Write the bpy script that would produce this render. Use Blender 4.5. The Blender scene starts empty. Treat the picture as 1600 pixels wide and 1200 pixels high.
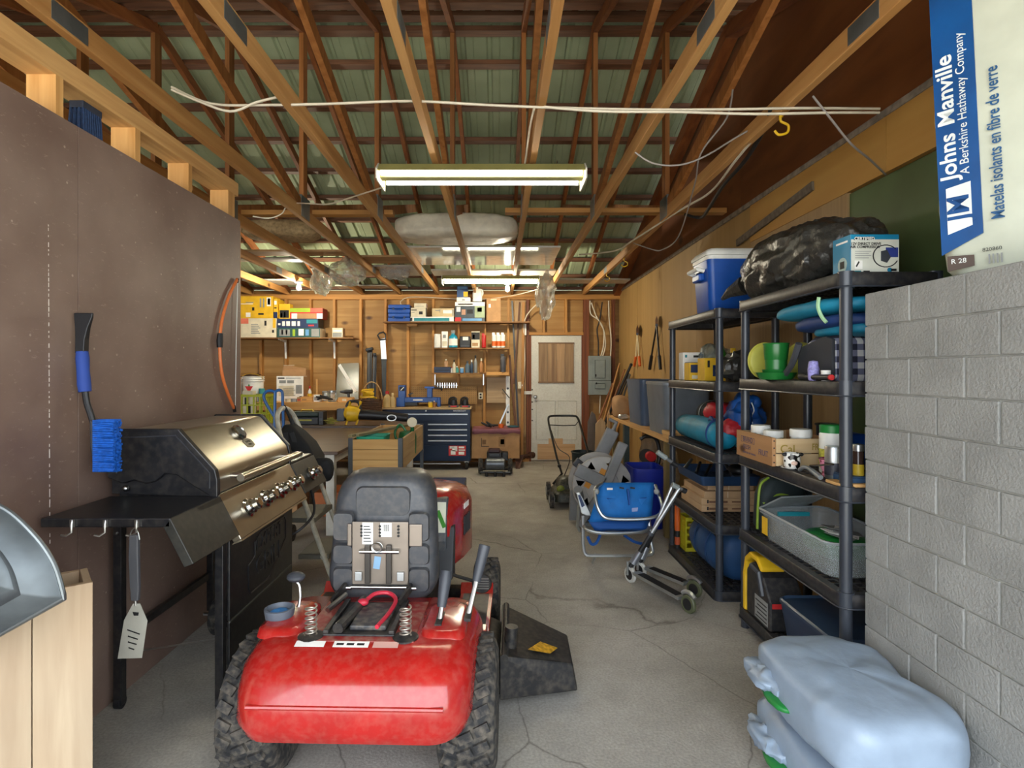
import bpy, math, random
from mathutils import Vector, Matrix, noise
random.seed(7)
R = math.radians
SC = bpy.context.scene
COL = SC.collection

# ---------------------------------------------------------------- camera, world, exposure
F, CX, HY, EYE = 890.0, 780.0, 581.0, 1.45      # focal length and vanishing point in photo pixels, eye height
cd = bpy.data.cameras.new('camera'); cam = bpy.data.objects.new('camera', cd); COL.objects.link(cam)
cam.location = (0, 0, EYE); cam.rotation_euler = (R(90), 0, 0)
cd.sensor_width = 36; cd.lens = F / 1600 * 36
cd.shift_x = (800 - CX) / 1600; cd.shift_y = -(600 - HY) / 1600
cd.clip_start = 0.05; cd.clip_end = 200
SC.camera = cam
wd = bpy.data.worlds.new('world'); SC.world = wd; wd.use_nodes = True
bgn = wd.node_tree.nodes['Background']
bgn.inputs[0].default_value = (0.86, 0.93, 1.0, 1); bgn.inputs[1].default_value = 3.2   # bright overcast sky outside the open front
vs = SC.view_settings
vs.view_transform = 'Standard'; vs.look = 'None'; vs.gamma = 1; vs.exposure = 0.95
try: vs.use_curve_mapping = False
except Exception: pass
sd = bpy.data.lights.new('sun', 'SUN'); sd.energy = 15.0; sd.angle = R(1.5); sd.color = (1, .96, .88)
sun = bpy.data.objects.new('sun', sd); COL.objects.link(sun); sun.rotation_euler = (R(-34), R(10), 0)   # from behind the garage: lights the driveway outside the open front
TUBE_W, BULB_W = 16.0, 850.0

# ---------------------------------------------------------------- pixel helpers
def U(px, py, Y): return Vector(((px - CX) * Y / F, Y, EYE - (py - HY) * Y / F))
def XX(px, Y): return (px - CX) * Y / F
def ZZ(py, Y): return EYE - (py - HY) * Y / F

# ---------------------------------------------------------------- materials
def lin(c):
    if isinstance(c, str):
        c = c.lstrip('#'); c = [int(c[i:i+2], 16) / 255 for i in (0, 2, 4)]
        c = [x / 12.92 if x <= .04045 else ((x + .055) / 1.055) ** 2.4 for x in c]
    return (c[0], c[1], c[2], 1)
MC = {}
def nd(nt, t, **k):
    n = nt.nodes.new(t)
    for a, b in k.items(): setattr(n, a, b)
    return n
def base(name):
    m = bpy.data.materials.new(name); m.use_nodes = True
    nt = m.node_tree; return m, nt, nt.nodes['Principled BSDF']
def ramp(nt, stops):
    r = nd(nt, 'ShaderNodeValToRGB'); e = r.color_ramp.elements
    while len(e) < len(stops): e.new(.5)
    for i, (p, c) in enumerate(stops): e[i].position = p; e[i].color = lin(c) if isinstance(c, str) else (tuple(c) + (1,))[:4]
    return r
def mat(name, c, rough=.55, metal=0, var=.10, scale=9, bump=0, bscale=40, c2=None, dust=0, coat=0, trans=0, alpha=1, emis=0, rnd=0, ior=1.45, spec=None):
    if name in MC: return MC[name]
    m, nt, p = base(name); L = nt.links
    col = Vector(lin(c)[:3])
    a = tuple(max(0, x * (1 - var)) for x in col); b = tuple(min(1, x * (1 + var)) for x in col) if not c2 else lin(c2)[:3]
    tc = nd(nt, 'ShaderNodeTexCoord'); n = nd(nt, 'ShaderNodeTexNoise'); n.inputs['Scale'].default_value = scale; n.inputs['Detail'].default_value = 4
    L.new(tc.outputs['Object'], n.inputs['Vector'])
    r = ramp(nt, [(.34, a), (.66, b)]); L.new(n.outputs['Fac'], r.inputs[0]); out = r.outputs[0]
    if rnd:
        oi = nd(nt, 'ShaderNodeObjectInfo'); mr = nd(nt, 'ShaderNodeMapRange'); mr.inputs[3].default_value = 1 - rnd; mr.inputs[4].default_value = 1 + rnd
        L.new(oi.outputs['Random'], mr.inputs[0]); h = nd(nt, 'ShaderNodeHueSaturation'); L.new(mr.outputs[0], h.inputs['Value']); L.new(out, h.inputs['Color']); out = h.outputs[0]
    if dust:
        n2 = nd(nt, 'ShaderNodeTexNoise'); n2.inputs['Scale'].default_value = 38; n2.inputs['Detail'].default_value = 8; L.new(tc.outputs['Object'], n2.inputs['Vector'])
        r2 = ramp(nt, [(.42, (0, 0, 0)), (.75, (dust, dust, dust))]); L.new(n2.outputs['Fac'], r2.inputs[0])
        mx = nd(nt, 'ShaderNodeMixRGB'); mx.inputs[2].default_value = lin('#a89a86'); L.new(r2.outputs[0], mx.inputs[0]); L.new(out, mx.inputs[1]); out = mx.outputs[0]
    L.new(out, p.inputs['Base Color'])
    p.inputs['Roughness'].default_value = rough; p.inputs['Metallic'].default_value = metal
    if coat: p.inputs['Coat Weight'].default_value = coat; p.inputs['Coat Roughness'].default_value = .08
    if trans: p.inputs['Transmission Weight'].default_value = trans; p.inputs['IOR'].default_value = ior
    if alpha < 1: p.inputs['Alpha'].default_value = alpha
    if spec is not None: p.inputs['Specular IOR Level'].default_value = spec
    if emis: p.inputs['Emission Color'].default_value = lin(c); p.inputs['Emission Strength'].default_value = emis
    if bump:
        n3 = nd(nt, 'ShaderNodeTexNoise'); n3.inputs['Scale'].default_value = bscale; n3.inputs['Detail'].default_value = 6; L.new(tc.outputs['Object'], n3.inputs['Vector'])
        bp = nd(nt, 'ShaderNodeBump'); bp.inputs['Strength'].default_value = bump; bp.inputs['Distance'].default_value = .01
        L.new(n3.outputs['Fac'], bp.inputs['Height']); L.new(bp.outputs[0], p.inputs['Normal'])
    MC[name] = m; return m
def wood(name, c1, c2, axis='z', across=26, along=1.2, rough=.65, knots=0, rnd=.12, bump=.15, mid=None, stain=None):
    if name in MC: return MC[name]
    m, nt, p = base(name); L = nt.links
    tc = nd(nt, 'ShaderNodeTexCoord'); mp = nd(nt, 'ShaderNodeMapping')
    s = [across, across, across]; s['xyz'.index(axis)] = along; mp.inputs['Scale'].default_value = s
    oi = nd(nt, 'ShaderNodeObjectInfo'); ad = nd(nt, 'ShaderNodeVectorMath', operation='ADD'); L.new(tc.outputs['Object'], ad.inputs[0])
    ml = nd(nt, 'ShaderNodeMath', operation='MULTIPLY'); ml.inputs[1].default_value = 17; L.new(oi.outputs['Random'], ml.inputs[0]); L.new(ml.outputs[0], ad.inputs[1])
    L.new(ad.outputs[0], mp.inputs['Vector'])
    n = nd(nt, 'ShaderNodeTexNoise'); n.inputs['Scale'].default_value = 1; n.inputs['Detail'].default_value = 5; n.inputs['Distortion'].default_value = .6
    L.new(mp.outputs[0], n.inputs['Vector'])
    r = ramp(nt, [(.3, c1), (.7, c2)]); L.new(n.outputs['Fac'], r.inputs[0]); out = r.outputs[0]
    if knots or stain:
        n4 = nd(nt, 'ShaderNodeTexNoise'); n4.inputs['Scale'].default_value = 1.6; n4.inputs['Detail'].default_value = 3; L.new(ad.outputs[0], n4.inputs['Vector'])
        r4 = ramp(nt, [(.35, (0, 0, 0)), (.7, (.5, .5, .5))]); L.new(n4.outputs['Fac'], r4.inputs[0])
        mx = nd(nt, 'ShaderNodeMixRGB'); mx.inputs[2].default_value = lin(stain or c1); L.new(r4.outputs[0], mx.inputs[0]); L.new(out, mx.inputs[1]); out = mx.outputs[0]
    if knots:
        m2 = nd(nt, 'ShaderNodeMapping'); s2 = [knots, knots, knots]; s2['xyz'.index(axis)] = knots * .6; m2.inputs['Scale'].default_value = s2; L.new(ad.outputs[0], m2.inputs['Vector'])
        v = nd(nt, 'ShaderNodeTexVoronoi'); v.inputs['Scale'].default_value = 1; L.new(m2.outputs[0], v.inputs['Vector'])
        r3 = ramp(nt, [(.05, (1, 1, 1)), (.11, (0, 0, 0))]); L.new(v.outputs['Distance'], r3.inputs[0])
        mk = nd(nt, 'ShaderNodeMixRGB'); mk.inputs[2].default_value = lin('#4a2a14'); L.new(r3.outputs[0], mk.inputs[0]); L.new(out, mk.inputs[1]); out = mk.outputs[0]
    if rnd:
        mr = nd(nt, 'ShaderNodeMapRange'); mr.inputs[3].default_value = 1 - rnd; mr.inputs[4].default_value = 1 + rnd
        L.new(oi.outputs['Random'], mr.inputs[0]); h = nd(nt, 'ShaderNodeHueSaturation'); L.new(mr.outputs[0], h.inputs['Value']); L.new(out, h.inputs['Color']); out = h.outputs[0]
    L.new(out, p.inputs['Base Color']); p.inputs['Roughness'].default_value = rough
    bp = nd(nt, 'ShaderNodeBump'); bp.inputs['Strength'].default_value = bump; bp.inputs['Distance'].default_value = .004
    L.new(n.outputs['Fac'], bp.inputs['Height']); L.new(bp.outputs[0], p.inputs['Normal'])
    MC[name] = m; return m
def emit(name, c, s):
    m, nt, p = base(name); p.inputs['Base Color'].default_value = lin(c); p.inputs['Emission Color'].default_value = lin(c); p.inputs['Emission Strength'].default_value = s
    return m

# ---------------------------------------------------------------- mesh builder
class MB:
    def __init__(s): s.v = []; s.f = []
    def add(s, vs, fs):
        o = len(s.v); s.v += [Vector(q) for q in vs]; s.f += [tuple(i + o for i in g) for g in fs]; return s
    def box(s, x0, x1, y0, y1, z0, z1):
        return s.add([(x0,y0,z0),(x1,y0,z0),(x1,y1,z0),(x0,y1,z0),(x0,y0,z1),(x1,y0,z1),(x1,y1,z1),(x0,y1,z1)],
                     [(0,3,2,1),(4,5,6,7),(0,1,5,4),(1,2,6,5),(2,3,7,6),(3,0,4,7)])
    def cbox(s, c, d, rz=0, rx=0, ry=0):
        m = Matrix.Translation(Vector(c)) @ Matrix.Rotation(rz, 4, 'Z') @ Matrix.Rotation(ry, 4, 'Y') @ Matrix.Rotation(rx, 4, 'X')
        b = MB().box(-d[0]/2, d[0]/2, -d[1]/2, d[1]/2, -d[2]/2, d[2]/2)
        return s.add([m @ q for q in b.v], b.f)
    def bar(s, p0, p1, w, h, up=(0,0,1)):
        p0, p1 = Vector(p0), Vector(p1); d = (p1 - p0).normalized(); up = Vector(up)
        if abs(d.dot(up)) > .99: up = Vector((0,1,0))
        a = d.cross(up).normalized() * (w/2); b = a.cross(d).normalized() * (h/2)
        vs = [p0-a-b, p0+a-b, p0+a+b, p0-a+b, p1-a-b, p1+a-b, p1+a+b, p1-a+b]
        return s.add(vs, [(0,1,2,3),(7,6,5,4),(0,4,5,1),(1,5,6,2),(2,6,7,3),(3,7,4,0)])
    def ring(s, c, d, r, n, ref):
        a = d.cross(ref)
        if a.length < 1e-4: a = d.orthogonal()
        a.normalize(); b = d.cross(a).normalized()
        return [c + a*(r*math.cos(2*math.pi*i/n)) + b*(r*math.sin(2*math.pi*i/n)) for i in range(n)]
    def tube(s, pts, r, n=8, closed=False, cap=True):
        pts = [Vector(p) for p in pts]; k = len(pts); rr = r if isinstance(r, (list, tuple)) else [r]*k
        ref = None; rows = []
        for i, p in enumerate(pts):
            if closed: d = pts[(i+1) % k] - pts[i-1]
            else: d = pts[min(i+1, k-1)] - pts[max(i-1, 0)]
            d.normalize()
            if ref is None: ref = d.orthogonal()
            ref = (ref - d*ref.dot(d)); ref = ref.normalized() if ref.length > 1e-5 else d.orthogonal().normalized()
            b = d.cross(ref).normalized()
            rows.append([p + ref*(rr[i]*math.cos(2*math.pi*j/n)) + b*(rr[i]*math.sin(2*math.pi*j/n)) for j in range(n)])
        vs = [q for row in rows for q in row]; fs = []
        for i in range(k if closed else k-1):
            for j in range(n):
                a, b2 = i*n+j, i*n+(j+1) % n; c, d2 = ((i+1) % k)*n+(j+1) % n, ((i+1) % k)*n+j
                fs.append((a, b2, c, d2))
        if cap and not closed: fs.append(tuple(range(n-1, -1, -1))); fs.append(tuple((k-1)*n + j for j in range(n)))
        return s.add(vs, fs)
    def cyl(s, p0, p1, r0, r1=None, n=14): return s.tube([p0, p1], [r0, r0 if r1 is None else r1], n)
    def lathe(s, prof, c=(0,0,0), n=20, axis='z', cap=True):
        c = Vector(c); vs = []; fs = []; k = len(prof)
        for r, z in prof:
            for j in range(n):
                a = 2*math.pi*j/n; u, w = r*math.cos(a), r*math.sin(a)
                vs.append(c + Vector({'z': (u, w, z), 'x': (z, u, w), 'y': (w, z, u)}[axis]))
        for i in range(k-1):
            for j in range(n): fs.append((i*n+j, i*n+(j+1) % n, (i+1)*n+(j+1) % n, (i+1)*n+j))
        if cap:
            if prof[0][0] > 1e-6: fs.append(tuple(range(n-1, -1, -1)))
            if prof[-1][0] > 1e-6: fs.append(tuple((k-1)*n+j for j in range(n)))
        return s.add(vs, fs)
    def prism(s, poly, axis, a, b):
        n = len(poly)
        def P(u, v, t): return {'x': (t, u, v), 'y': (u, t, v), 'z': (u, v, t)}[axis]
        vs = [P(u, v, a) for u, v in poly] + [P(u, v, b) for u, v in poly]
        fs = [tuple(range(n-1, -1, -1)), tuple(range(n, 2*n))] + [(i, (i+1) % n, (i+1) % n + n, i+n) for i in range(n)]
        return s.add(vs, fs)
    def hull2(s, A, B):      # two matching loops joined
        n = len(A); return s.add(list(A)+list(B), [tuple(range(n-1,-1,-1)), tuple(range(n,2*n))] + [(i,(i+1)%n,(i+1)%n+n,i+n) for i in range(n)])
    def loft(s, loops, cap=True):
        n = len(loops[0]); k = len(loops); fs = []
        for i in range(k-1):
            for j in range(n): fs.append((i*n+j, i*n+(j+1)%n, (i+1)*n+(j+1)%n, (i+1)*n+j))
        if cap: fs += [tuple(range(n-1,-1,-1)), tuple((k-1)*n+j for j in range(n))]
        return s.add([q for l in loops for q in l], fs)
    def blob(s, c, d, p=2.6, amp=.05, fr=6, seed=0, n=28, ridge=0, flat=None):
        c = Vector(c); vs = []; fs = []; h = n//2
        for i in range(h+1):
            th = math.pi*i/h - math.pi/2
            for j in range(n):
                ph = 2*math.pi*j/n
                def e(x, q): return math.copysign(abs(x)**(2/q), x)
                q = Vector((e(math.cos(th), p)*e(math.cos(ph), p), e(math.cos(th), p)*e(math.sin(ph), p), e(math.sin(th), p)))
                w = Vector((q.x*d[0]/2, q.y*d[1]/2, q.z*d[2]/2)); o = Vector((seed*3.1, seed*1.7, seed*.9))
                nz = noise.noise(w*fr + o) + .5*noise.noise(w*fr*2.3 + o)
                if ridge: nz += ridge*(1 - 2.2*abs(noise.noise(w*fr*1.3 + o*2)))
                w += w.normalized()*amp*nz if w.length > 1e-6 else Vector()
                if flat is not None: w.z = max(w.z, flat)
                vs.append(c + w)
        for i in range(h):
            for j in range(n): fs.append((i*n+j, i*n+(j+1)%n, (i+1)*n+(j+1)%n, (i+1)*n+j))
        return s.add(vs, fs)
    def ball(s, c, r, n=14): 
        r = (r, r, r) if isinstance(r, (int, float)) else r
        return s.blob(c, (2*r[0], 2*r[1], 2*r[2]), 2, 0, 1, 0, n)
    def xf(s, m, start=0):
        s.v = s.v[:start] + [m @ q for q in s.v[start:]]; return s
    def rot(s, ang, axis, piv=(0,0,0)):
        m = Matrix.Translation(Vector(piv)) @ Matrix.Rotation(ang, 4, axis) @ Matrix.Translation(-Vector(piv)); return s.xf(m)

ORG = {}
def mesh_of(name, mb, org, smooth, sharp):
    me = bpy.data.meshes.new(name); me.from_pydata([q - org for q in mb.v], [], mb.f); me.validate(); me.update()
    if smooth:
        for q in me.polygons: q.use_smooth = True
        me.set_sharp_from_angle(angle=R(sharp))
    return me
def finish(o, m, bevel):
    if m:
        o.data.materials.clear(); o.data.materials.append(m)
    if bevel:
        b = o.modifiers.new('bevel', 'BEVEL'); b.width = bevel; b.segments = 2; b.limit_method = 'ANGLE'; b.angle_limit = R(40)
    return o
def root_org(p):
    while p.parent: p = p.parent
    return ORG.get(p.name, Vector())
def part(name, mb, m, parent, smooth=False, bevel=0, sharp=35, label=None, kind=None, local=False):
    org = Vector() if local else root_org(parent)
    o = bpy.data.objects.new(name, mesh_of(name, mb, org, smooth, sharp)); COL.objects.link(o); o.parent = parent
    if label: o['label'] = label
    if kind: o['kind'] = kind
    return finish(o, m, bevel)
def thing(name, label, cat, loc=(0,0,0), group=None, rotz=0):
    o = bpy.data.objects.new(name, None); COL.objects.link(o); o.location = loc; o.rotation_euler = (0, 0, rotz); o.empty_display_size = .1
    o['label'] = label; o['category'] = cat
    if group: o['group'] = group
    ORG[o.name] = Vector(loc); return o
def solo(name, mb, m, label, cat, group=None, smooth=False, bevel=0, sharp=35, kind=None):
    xs = [q.x for q in mb.v]; ys = [q.y for q in mb.v]; zs = [q.z for q in mb.v]
    org = Vector(((min(xs)+max(xs))/2, (min(ys)+max(ys))/2, min(zs)))
    o = bpy.data.objects.new(name, mesh_of(name, mb, org, smooth, sharp)); COL.objects.link(o); o.location = org; ORG[o.name] = org
    if label: o['label'] = label
    if cat: o['category'] = cat
    if group: o['group'] = group
    if kind: o['kind'] = kind
    return finish(o, m, bevel)
def struct(name, mb, m, label=None, smooth=False, bevel=0):
    o = solo(name, mb, m, label, None, smooth=smooth, bevel=bevel, kind='structure'); return o
def copy_tree(o, parent=None, **kw):
    c = o.copy(); COL.objects.link(c); c.parent = parent
    for ch in o.children: copy_tree(ch, c)
    for k, w in kw.items(): c[k] = w
    return c
def text(parent, s, size, org, xd, yd, m, name='lettering', bold=.0, center=True, depth=.0004, sx=1.0, local=False):
    cu = bpy.data.curves.new(name, 'FONT'); cu.body = s; cu.size = size; cu.offset = bold*size; cu.extrude = depth; cu.resolution_u = 3
    cu.align_x = 'CENTER' if center else 'LEFT'; cu.align_y = 'CENTER'
    o = bpy.data.objects.new(name, cu); COL.objects.link(o); bpy.context.view_layer.update()
    me = bpy.data.meshes.new_from_object(o.evaluated_get(bpy.context.evaluated_depsgraph_get())); bpy.data.objects.remove(o)
    xd, yd = Vector(xd).normalized(), Vector(yd).normalized(); zd = xd.cross(yd)
    M3 = Matrix((xd, yd, zd)).transposed().to_4x4(); M3.translation = Vector(org) - (Vector() if local else root_org(parent))
    me.transform(M3 @ Matrix.Diagonal((sx, 1, 1, 1)))
    me.materials.clear(); me.materials.append(m)
    t = bpy.data.objects.new(name, me); COL.objects.link(t); t.parent = parent; return t
def arc(c, r, a0, a1, n, plane='xz'):
    out = []
    for i in range(n+1):
        a = R(a0 + (a1-a0)*i/n); u, v = r*math.cos(a), r*math.sin(a)
        out.append(Vector(c) + Vector({'xz': (u,0,v), 'xy': (u,v,0), 'yz': (0,u,v)}[plane]))
    return out
def rrect(w, h, r, n=4):      # rounded rectangle outline, centred
    pts = []
    for cx, cy, a in ((w/2-r, h/2-r, 0), (-w/2+r, h/2-r, 90), (-w/2+r, -h/2+r, 180), (w/2-r, -h/2+r, 270)):
        for i in range(n+1):
            t = R(a + 90*i/n); pts.append((cx + r*math.cos(t), cy + r*math.sin(t)))
    return pts
def smoothpath(pts, k=6):
    P = [Vector(p) for p in pts]; out = []
    for i in range(len(P)-1):
        p0 = P[max(i-1, 0)]; p1 = P[i]; p2 = P[i+1]; p3 = P[min(i+2, len(P)-1)]
        for j in range(k):
            t = j/k; out.append(.5*((2*p1) + (p2-p0)*t + (2*p0-5*p1+4*p2-p3)*t*t + (3*p1-p0-3*p2+p3)*t**3))
    out.append(P[-1]); return out

# common materials
BLACK = mat('black_plastic', '#1b1b1e', .45, bump=.05); DKGREY = mat('dark_grey_plastic', '#3a3d44', .45)
STEEL = mat('steel', '#b9b9b6', .3, 1); CHROME = mat('chrome', '#d6d6d6', .15, 1); GALV = mat('galvanized', '#8d9498', .5, .9, var=.22, scale=5)
ALU = mat('aluminium', '#c0c4c6', .35, .9); WHITE = mat('white_plastic', '#e4e4de', .45); RED = mat('red_plastic', '#b3201f', .4)
BLUE = mat('blue_plastic', '#12489c', .4); YEL = mat('yellow_plastic', '#d9ad1c', .45); CARD = mat('cardboard', '#a9825a', .85, bump=.08)
CREAM = mat('cream_card', '#d6cdb4', .7); TEAL = mat('teal_print', '#17808c', .5); NAVY = mat('navy_print', '#152a52', .5); GREEN = mat('green_plastic', '#1a7a35', .4)
INK = mat('black_ink', '#141416', .6); GREYP = mat('grey_print', '#8b8d8c', .6); LBLUE = mat('light_blue', '#5d93c4', .5); ORANGE = mat('orange_plastic', '#d2601f', .45)
WHITEP = mat('white_print', '#eceae4', .6); REDP = mat('red_print', '#c22a2a', .55); YELP = mat('yellow_print', '#dcae1e', .55); LIME = mat('lime_print', '#97b52a', .55)
RUBBER = mat('rubber', '#242425', .85, bump=.15, bscale=60, dust=.3)
PINE = wood('pine', '#c08a48', '#d9a968', 'x', knots=3.2); PINEZ = wood('pine_z', '#b98545', '#d3a262', 'z'); PINEY = wood('pine_y', '#b88a52', '#d2a76c', 'y')
# ================================================================ the shell
YB, XR, XL = 9.27, 1.95, -1.70
TRX = [-4.6, -4.0, -3.4, -2.8, -2.2, -1.6, -.99, -.38, .2, .78, 1.36]
CH0, CH1 = 2.69, 2.78                 # bottom chords of the trusses
RIDGE = 4.65
def roofz(y): return 2.79 + .33*(YB - y) if y > RIDGE else 2.79 + .33*(y - (2*RIDGE - YB))

def concrete():
    m, nt, p = base('concrete'); L = nt.links; tc = nd(nt, 'ShaderNodeTexCoord')
    n = nd(nt, 'ShaderNodeTexNoise'); n.inputs['Scale'].default_value = 1.3; n.inputs['Detail'].default_value = 9; n.inputs['Roughness'].default_value = .68; L.new(tc.outputs['Object'], n.inputs[0])
    r = ramp(nt, [(.28, '#827d76'), (.5, '#a09b93'), (.72, '#b8b4ad')]); L.new(n.outputs['Fac'], r.inputs[0])
    g = nd(nt, 'ShaderNodeTexNoise'); g.inputs['Scale'].default_value = 90; g.inputs['Detail'].default_value = 4; L.new(tc.outputs['Object'], g.inputs[0])
    rg = ramp(nt, [(.3, (.78, .78, .78)), (.7, (1.08, 1.08, 1.08))]); L.new(g.outputs['Fac'], rg.inputs[0])
    mu = nd(nt, 'ShaderNodeMixRGB', blend_type='MULTIPLY'); mu.inputs[0].default_value = 1; L.new(r.outputs[0], mu.inputs[1]); L.new(rg.outputs[0], mu.inputs[2])
    w = nd(nt, 'ShaderNodeTexNoise'); w.inputs['Scale'].default_value = 3; w.inputs['Detail'].default_value = 6; L.new(tc.outputs['Object'], w.inputs[0])
    mxv = nd(nt, 'ShaderNodeMixRGB'); mxv.inputs[0].default_value = .10; L.new(tc.outputs['Object'], mxv.inputs[1]); L.new(w.outputs['Color'], mxv.inputs[2])
    v = nd(nt, 'ShaderNodeTexVoronoi', feature='DISTANCE_TO_EDGE'); v.inputs['Scale'].default_value = 1.05; L.new(mxv.outputs[0], v.inputs['Vector'])
    rc = ramp(nt, [(.0010, (1, 1, 1)), (.0045, (0, 0, 0))]); L.new(v.outputs['Distance'], rc.inputs[0])
    br = nd(nt, 'ShaderNodeTexNoise'); br.inputs['Scale'].default_value = 1.1; L.new(tc.outputs['Object'], br.inputs[0]); rb = ramp(nt, [(.42, (0, 0, 0)), (.56, (.6, .6, .6))]); L.new(br.outputs['Fac'], rb.inputs[0])
    cm = nd(nt, 'ShaderNodeMixRGB', blend_type='MULTIPLY'); cm.inputs[0].default_value = 1; L.new(rc.outputs[0], cm.inputs[1]); L.new(rb.outputs[0], cm.inputs[2])
    mk = nd(nt, 'ShaderNodeMixRGB'); mk.inputs[2].default_value = lin('#423d34'); L.new(cm.outputs[0], mk.inputs[0]); L.new(mu.outputs[0], mk.inputs[1])
    L.new(mk.outputs[0], p.inputs['Base Color']); p.inputs['Roughness'].default_value = .82
    bp = nd(nt, 'ShaderNodeBump'); bp.inputs['Strength'].default_value = .25; bp.inputs['Distance'].default_value = .01; L.new(g.outputs['Fac'], bp.inputs['Height']); L.new(bp.outputs[0], p.inputs['Normal'])
    return m
CONC = concrete()
struct('floor', MB().box(-5, 2.1, -.3, YB+.1, -.1, 0), CONC, 'cracked grey concrete garage floor')
struct('driveway', MB().box(-12, 12, -14, -.3, -.12, -.02), mat('gravel', '#b9b5aa', .9, var=.25, scale=30, bump=.4, bscale=60), 'pale gravel driveway outside the open garage front')

PLY = wood('plywood', '#98703a', '#b38c52', 'x', across=16, along=.8, knots=2.3, rnd=.08, stain='#86561f')
STUD = wood('stud', '#9c6a30', '#c08a48', 'z', rnd=.15); STUDX = wood('stud_x', '#97662e', '#b98442', 'x', rnd=.12)
REDW = wood('red_brown_framing', '#5a2c14', '#7e4522', 'z', rnd=.15)
# back wall: sheathing boards, studs, plates
wb = struct('wall_back', MB().box(-5, XR+.1, YB+.03, YB+.09, 0, 2.78), wood('sheath_under', '#7d5526', '#94682f', 'x'), 'back wall of bare plywood between exposed studs')
x = -5.0; 
for i, xe in enumerate((-4.3, -3.08, -1.86, -.64, .52)):
    part('plywood_sheet', MB().box(x+.002, xe-.002, YB+.018, YB+.03, 0, 1.42), PLY, wb); part('plywood_sheet', MB().box(x+.002, xe-.002, YB+.018, YB+.03, 1.424, 2.62), PLY, wb); x = xe
part('plywood_sheet', MB().box(.522, XR+.05, YB+.018, YB+.03, 2.05, 2.62), PLY, wb); part('plywood_sheet', MB().box(1.36, XR+.05, YB+.018, YB+.03, 0, 2.046), PLY, wb)
for xs in [(p-780)/96.0 for p in (372, 410, 448.6, 487, 524, 565, 603.5, 638.5, 677.5, 716.5, 757, 794.5)]:
    part('stud', MB().box(xs-.019, xs+.019, YB-.072, YB+.018, .04, 2.62), STUD, wb)
for xs in (-4.9, -4.5): part('stud', MB().box(xs-.019, xs+.019, YB-.072, YB+.018, .04, 2.62), STUD, wb)
for xs in (.46, 1.385, 1.43, 1.85): part('stud', MB().box(xs-.022, xs+.022, YB-.072, YB+.018, .04, 2.62), REDW, wb)
for xs in (.72, 1.08): part('stud', MB().box(xs-.019, xs+.019, YB-.072, YB+.018, 2.09, 2.62), STUD, wb)
part('top_plate', MB().box(-5, XR, YB-.075, YB+.018, 2.62, 2.70), STUDX, wb); part('bottom_plate', MB().box(-5, .48, YB-.072, YB+.018, 0, .04), STUDX, wb)
part('header', MB().box(.48, 1.36, YB-.07, YB+.018, 2.045, 2.09), STUDX, wb)
# pale board patches fixed to the studs beside the door
part('backing_board', MB().box(-.2, .13, YB-.085, YB-.073, .95, 1.36), wood('greyboard', '#9d8260', '#b59a76', 'x', rnd=0), wb)
part('backing_board', MB().box(.25, .43, YB-.085, YB-.073, .4, 2.6), wood('greyboard2', '#96754e', '#ae8d63', 'z', rnd=0), wb)
pg = part('pegboard', MB().box(-1.42, -.36, YB-.088, YB-.074, .93, 1.22), mat('pegboard_tan', '#9c7748', .8), wb)
holes = MB()
for i in range(34):
    for j in range(9): holes.box(-1.41+i*.031, -1.402+i*.031, YB-.0885, YB-.086, .95+j*.03, .958+j*.03)
part('peg_hole', holes, INK, pg, kind='stuff')

# right wall: tan panelling below, dark boards in the gable
TAN = wood('tan_panelling', '#9a7a45', '#aa8852', 'z', across=9, along=.5, rnd=.05, bump=.05, stain='#927040')
OCH = wood('ochre_board', '#b1803a', '#c79a52', 'y', across=6, along=.6, rnd=.04, bump=.05, knots=1.6)
wr = struct('wall_right', MB().box(XR+.02, XR+.1, 0, YB+.1, 0, 2.75), mat('wall_core', '#5d4022', .8), 'right wall of tan panelling under dark gable boards')
y = 3.18
for k, ye in enumerate((4.4, 5.62, 6.84, 8.06, 9.27)):
    mm = wood('grain_panel', '#987a52', '#aa8c60', 'z', across=40, along=.8, rnd=0) if k == 0 else TAN
    part('wall_panel', MB().box(XR+(-.006 if k == 0 else 0), XR+.02, y+.003, ye-.003, 0, 2.45 if k < 1 else 2.73), mm, wr); y = ye
GRN = mat('green_panel', '#4c5a33', .55, var=.12, scale=2, c2='#55683f')
part('wall_panel', MB().box(XR+.004, XR+.02, 1.9, 3.175, 0, 2.44), GRN, wr, label='olive green wall panel'); part('wall_panel', MB().box(XR+.004, XR+.02, 0, 1.896, 0, 2.44), GRN, wr)
for a, b in ((0, 1.4), (1.404, 2.85), (2.854, 4.4)): part('upper_board', MB().box(XR-.012, XR+.02, a, b, 2.45, 2.73), OCH, wr)
part('grey_capping', MB().box(XR-.02, XR+.03, 0, YB, 2.73, 2.765), mat('weathered_cap', '#8b7f70', .85, var=.3, scale=20), wr)
GBL = wood('gable_plywood', '#6b3a1a', '#8a5228', 'y', across=5, along=.9, rnd=.1, knots=1.8, stain='#54290f')
g0 = 2*RIDGE-YB
for a, b in ((0.03, 2.4), (2.404, 4.65), (4.654, 6.9), (6.904, YB)):
    mid = [(b, 2.77), (a, 2.77), (a, roofz(a)), (b, roofz(b))]
    if a < RIDGE < b: mid = [(b, 2.77), (a, 2.77), (a, roofz(a)), (RIDGE, roofz(RIDGE)), (b, roofz(b))]
    part('gable_board', MB().prism(mid, 'x', XR+.02, XR+.04), GBL, wr)
part('grey_strip', MB().bar((XR-.022, 4.62, ZZ(380, 4.62)), (XR-.022, 3.5, ZZ(290, 3.5)), .016, .055), mat('weathered_strip', '#6e6252', .9, var=.25, scale=30), wr, label='weathered grey wooden strip')

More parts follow.
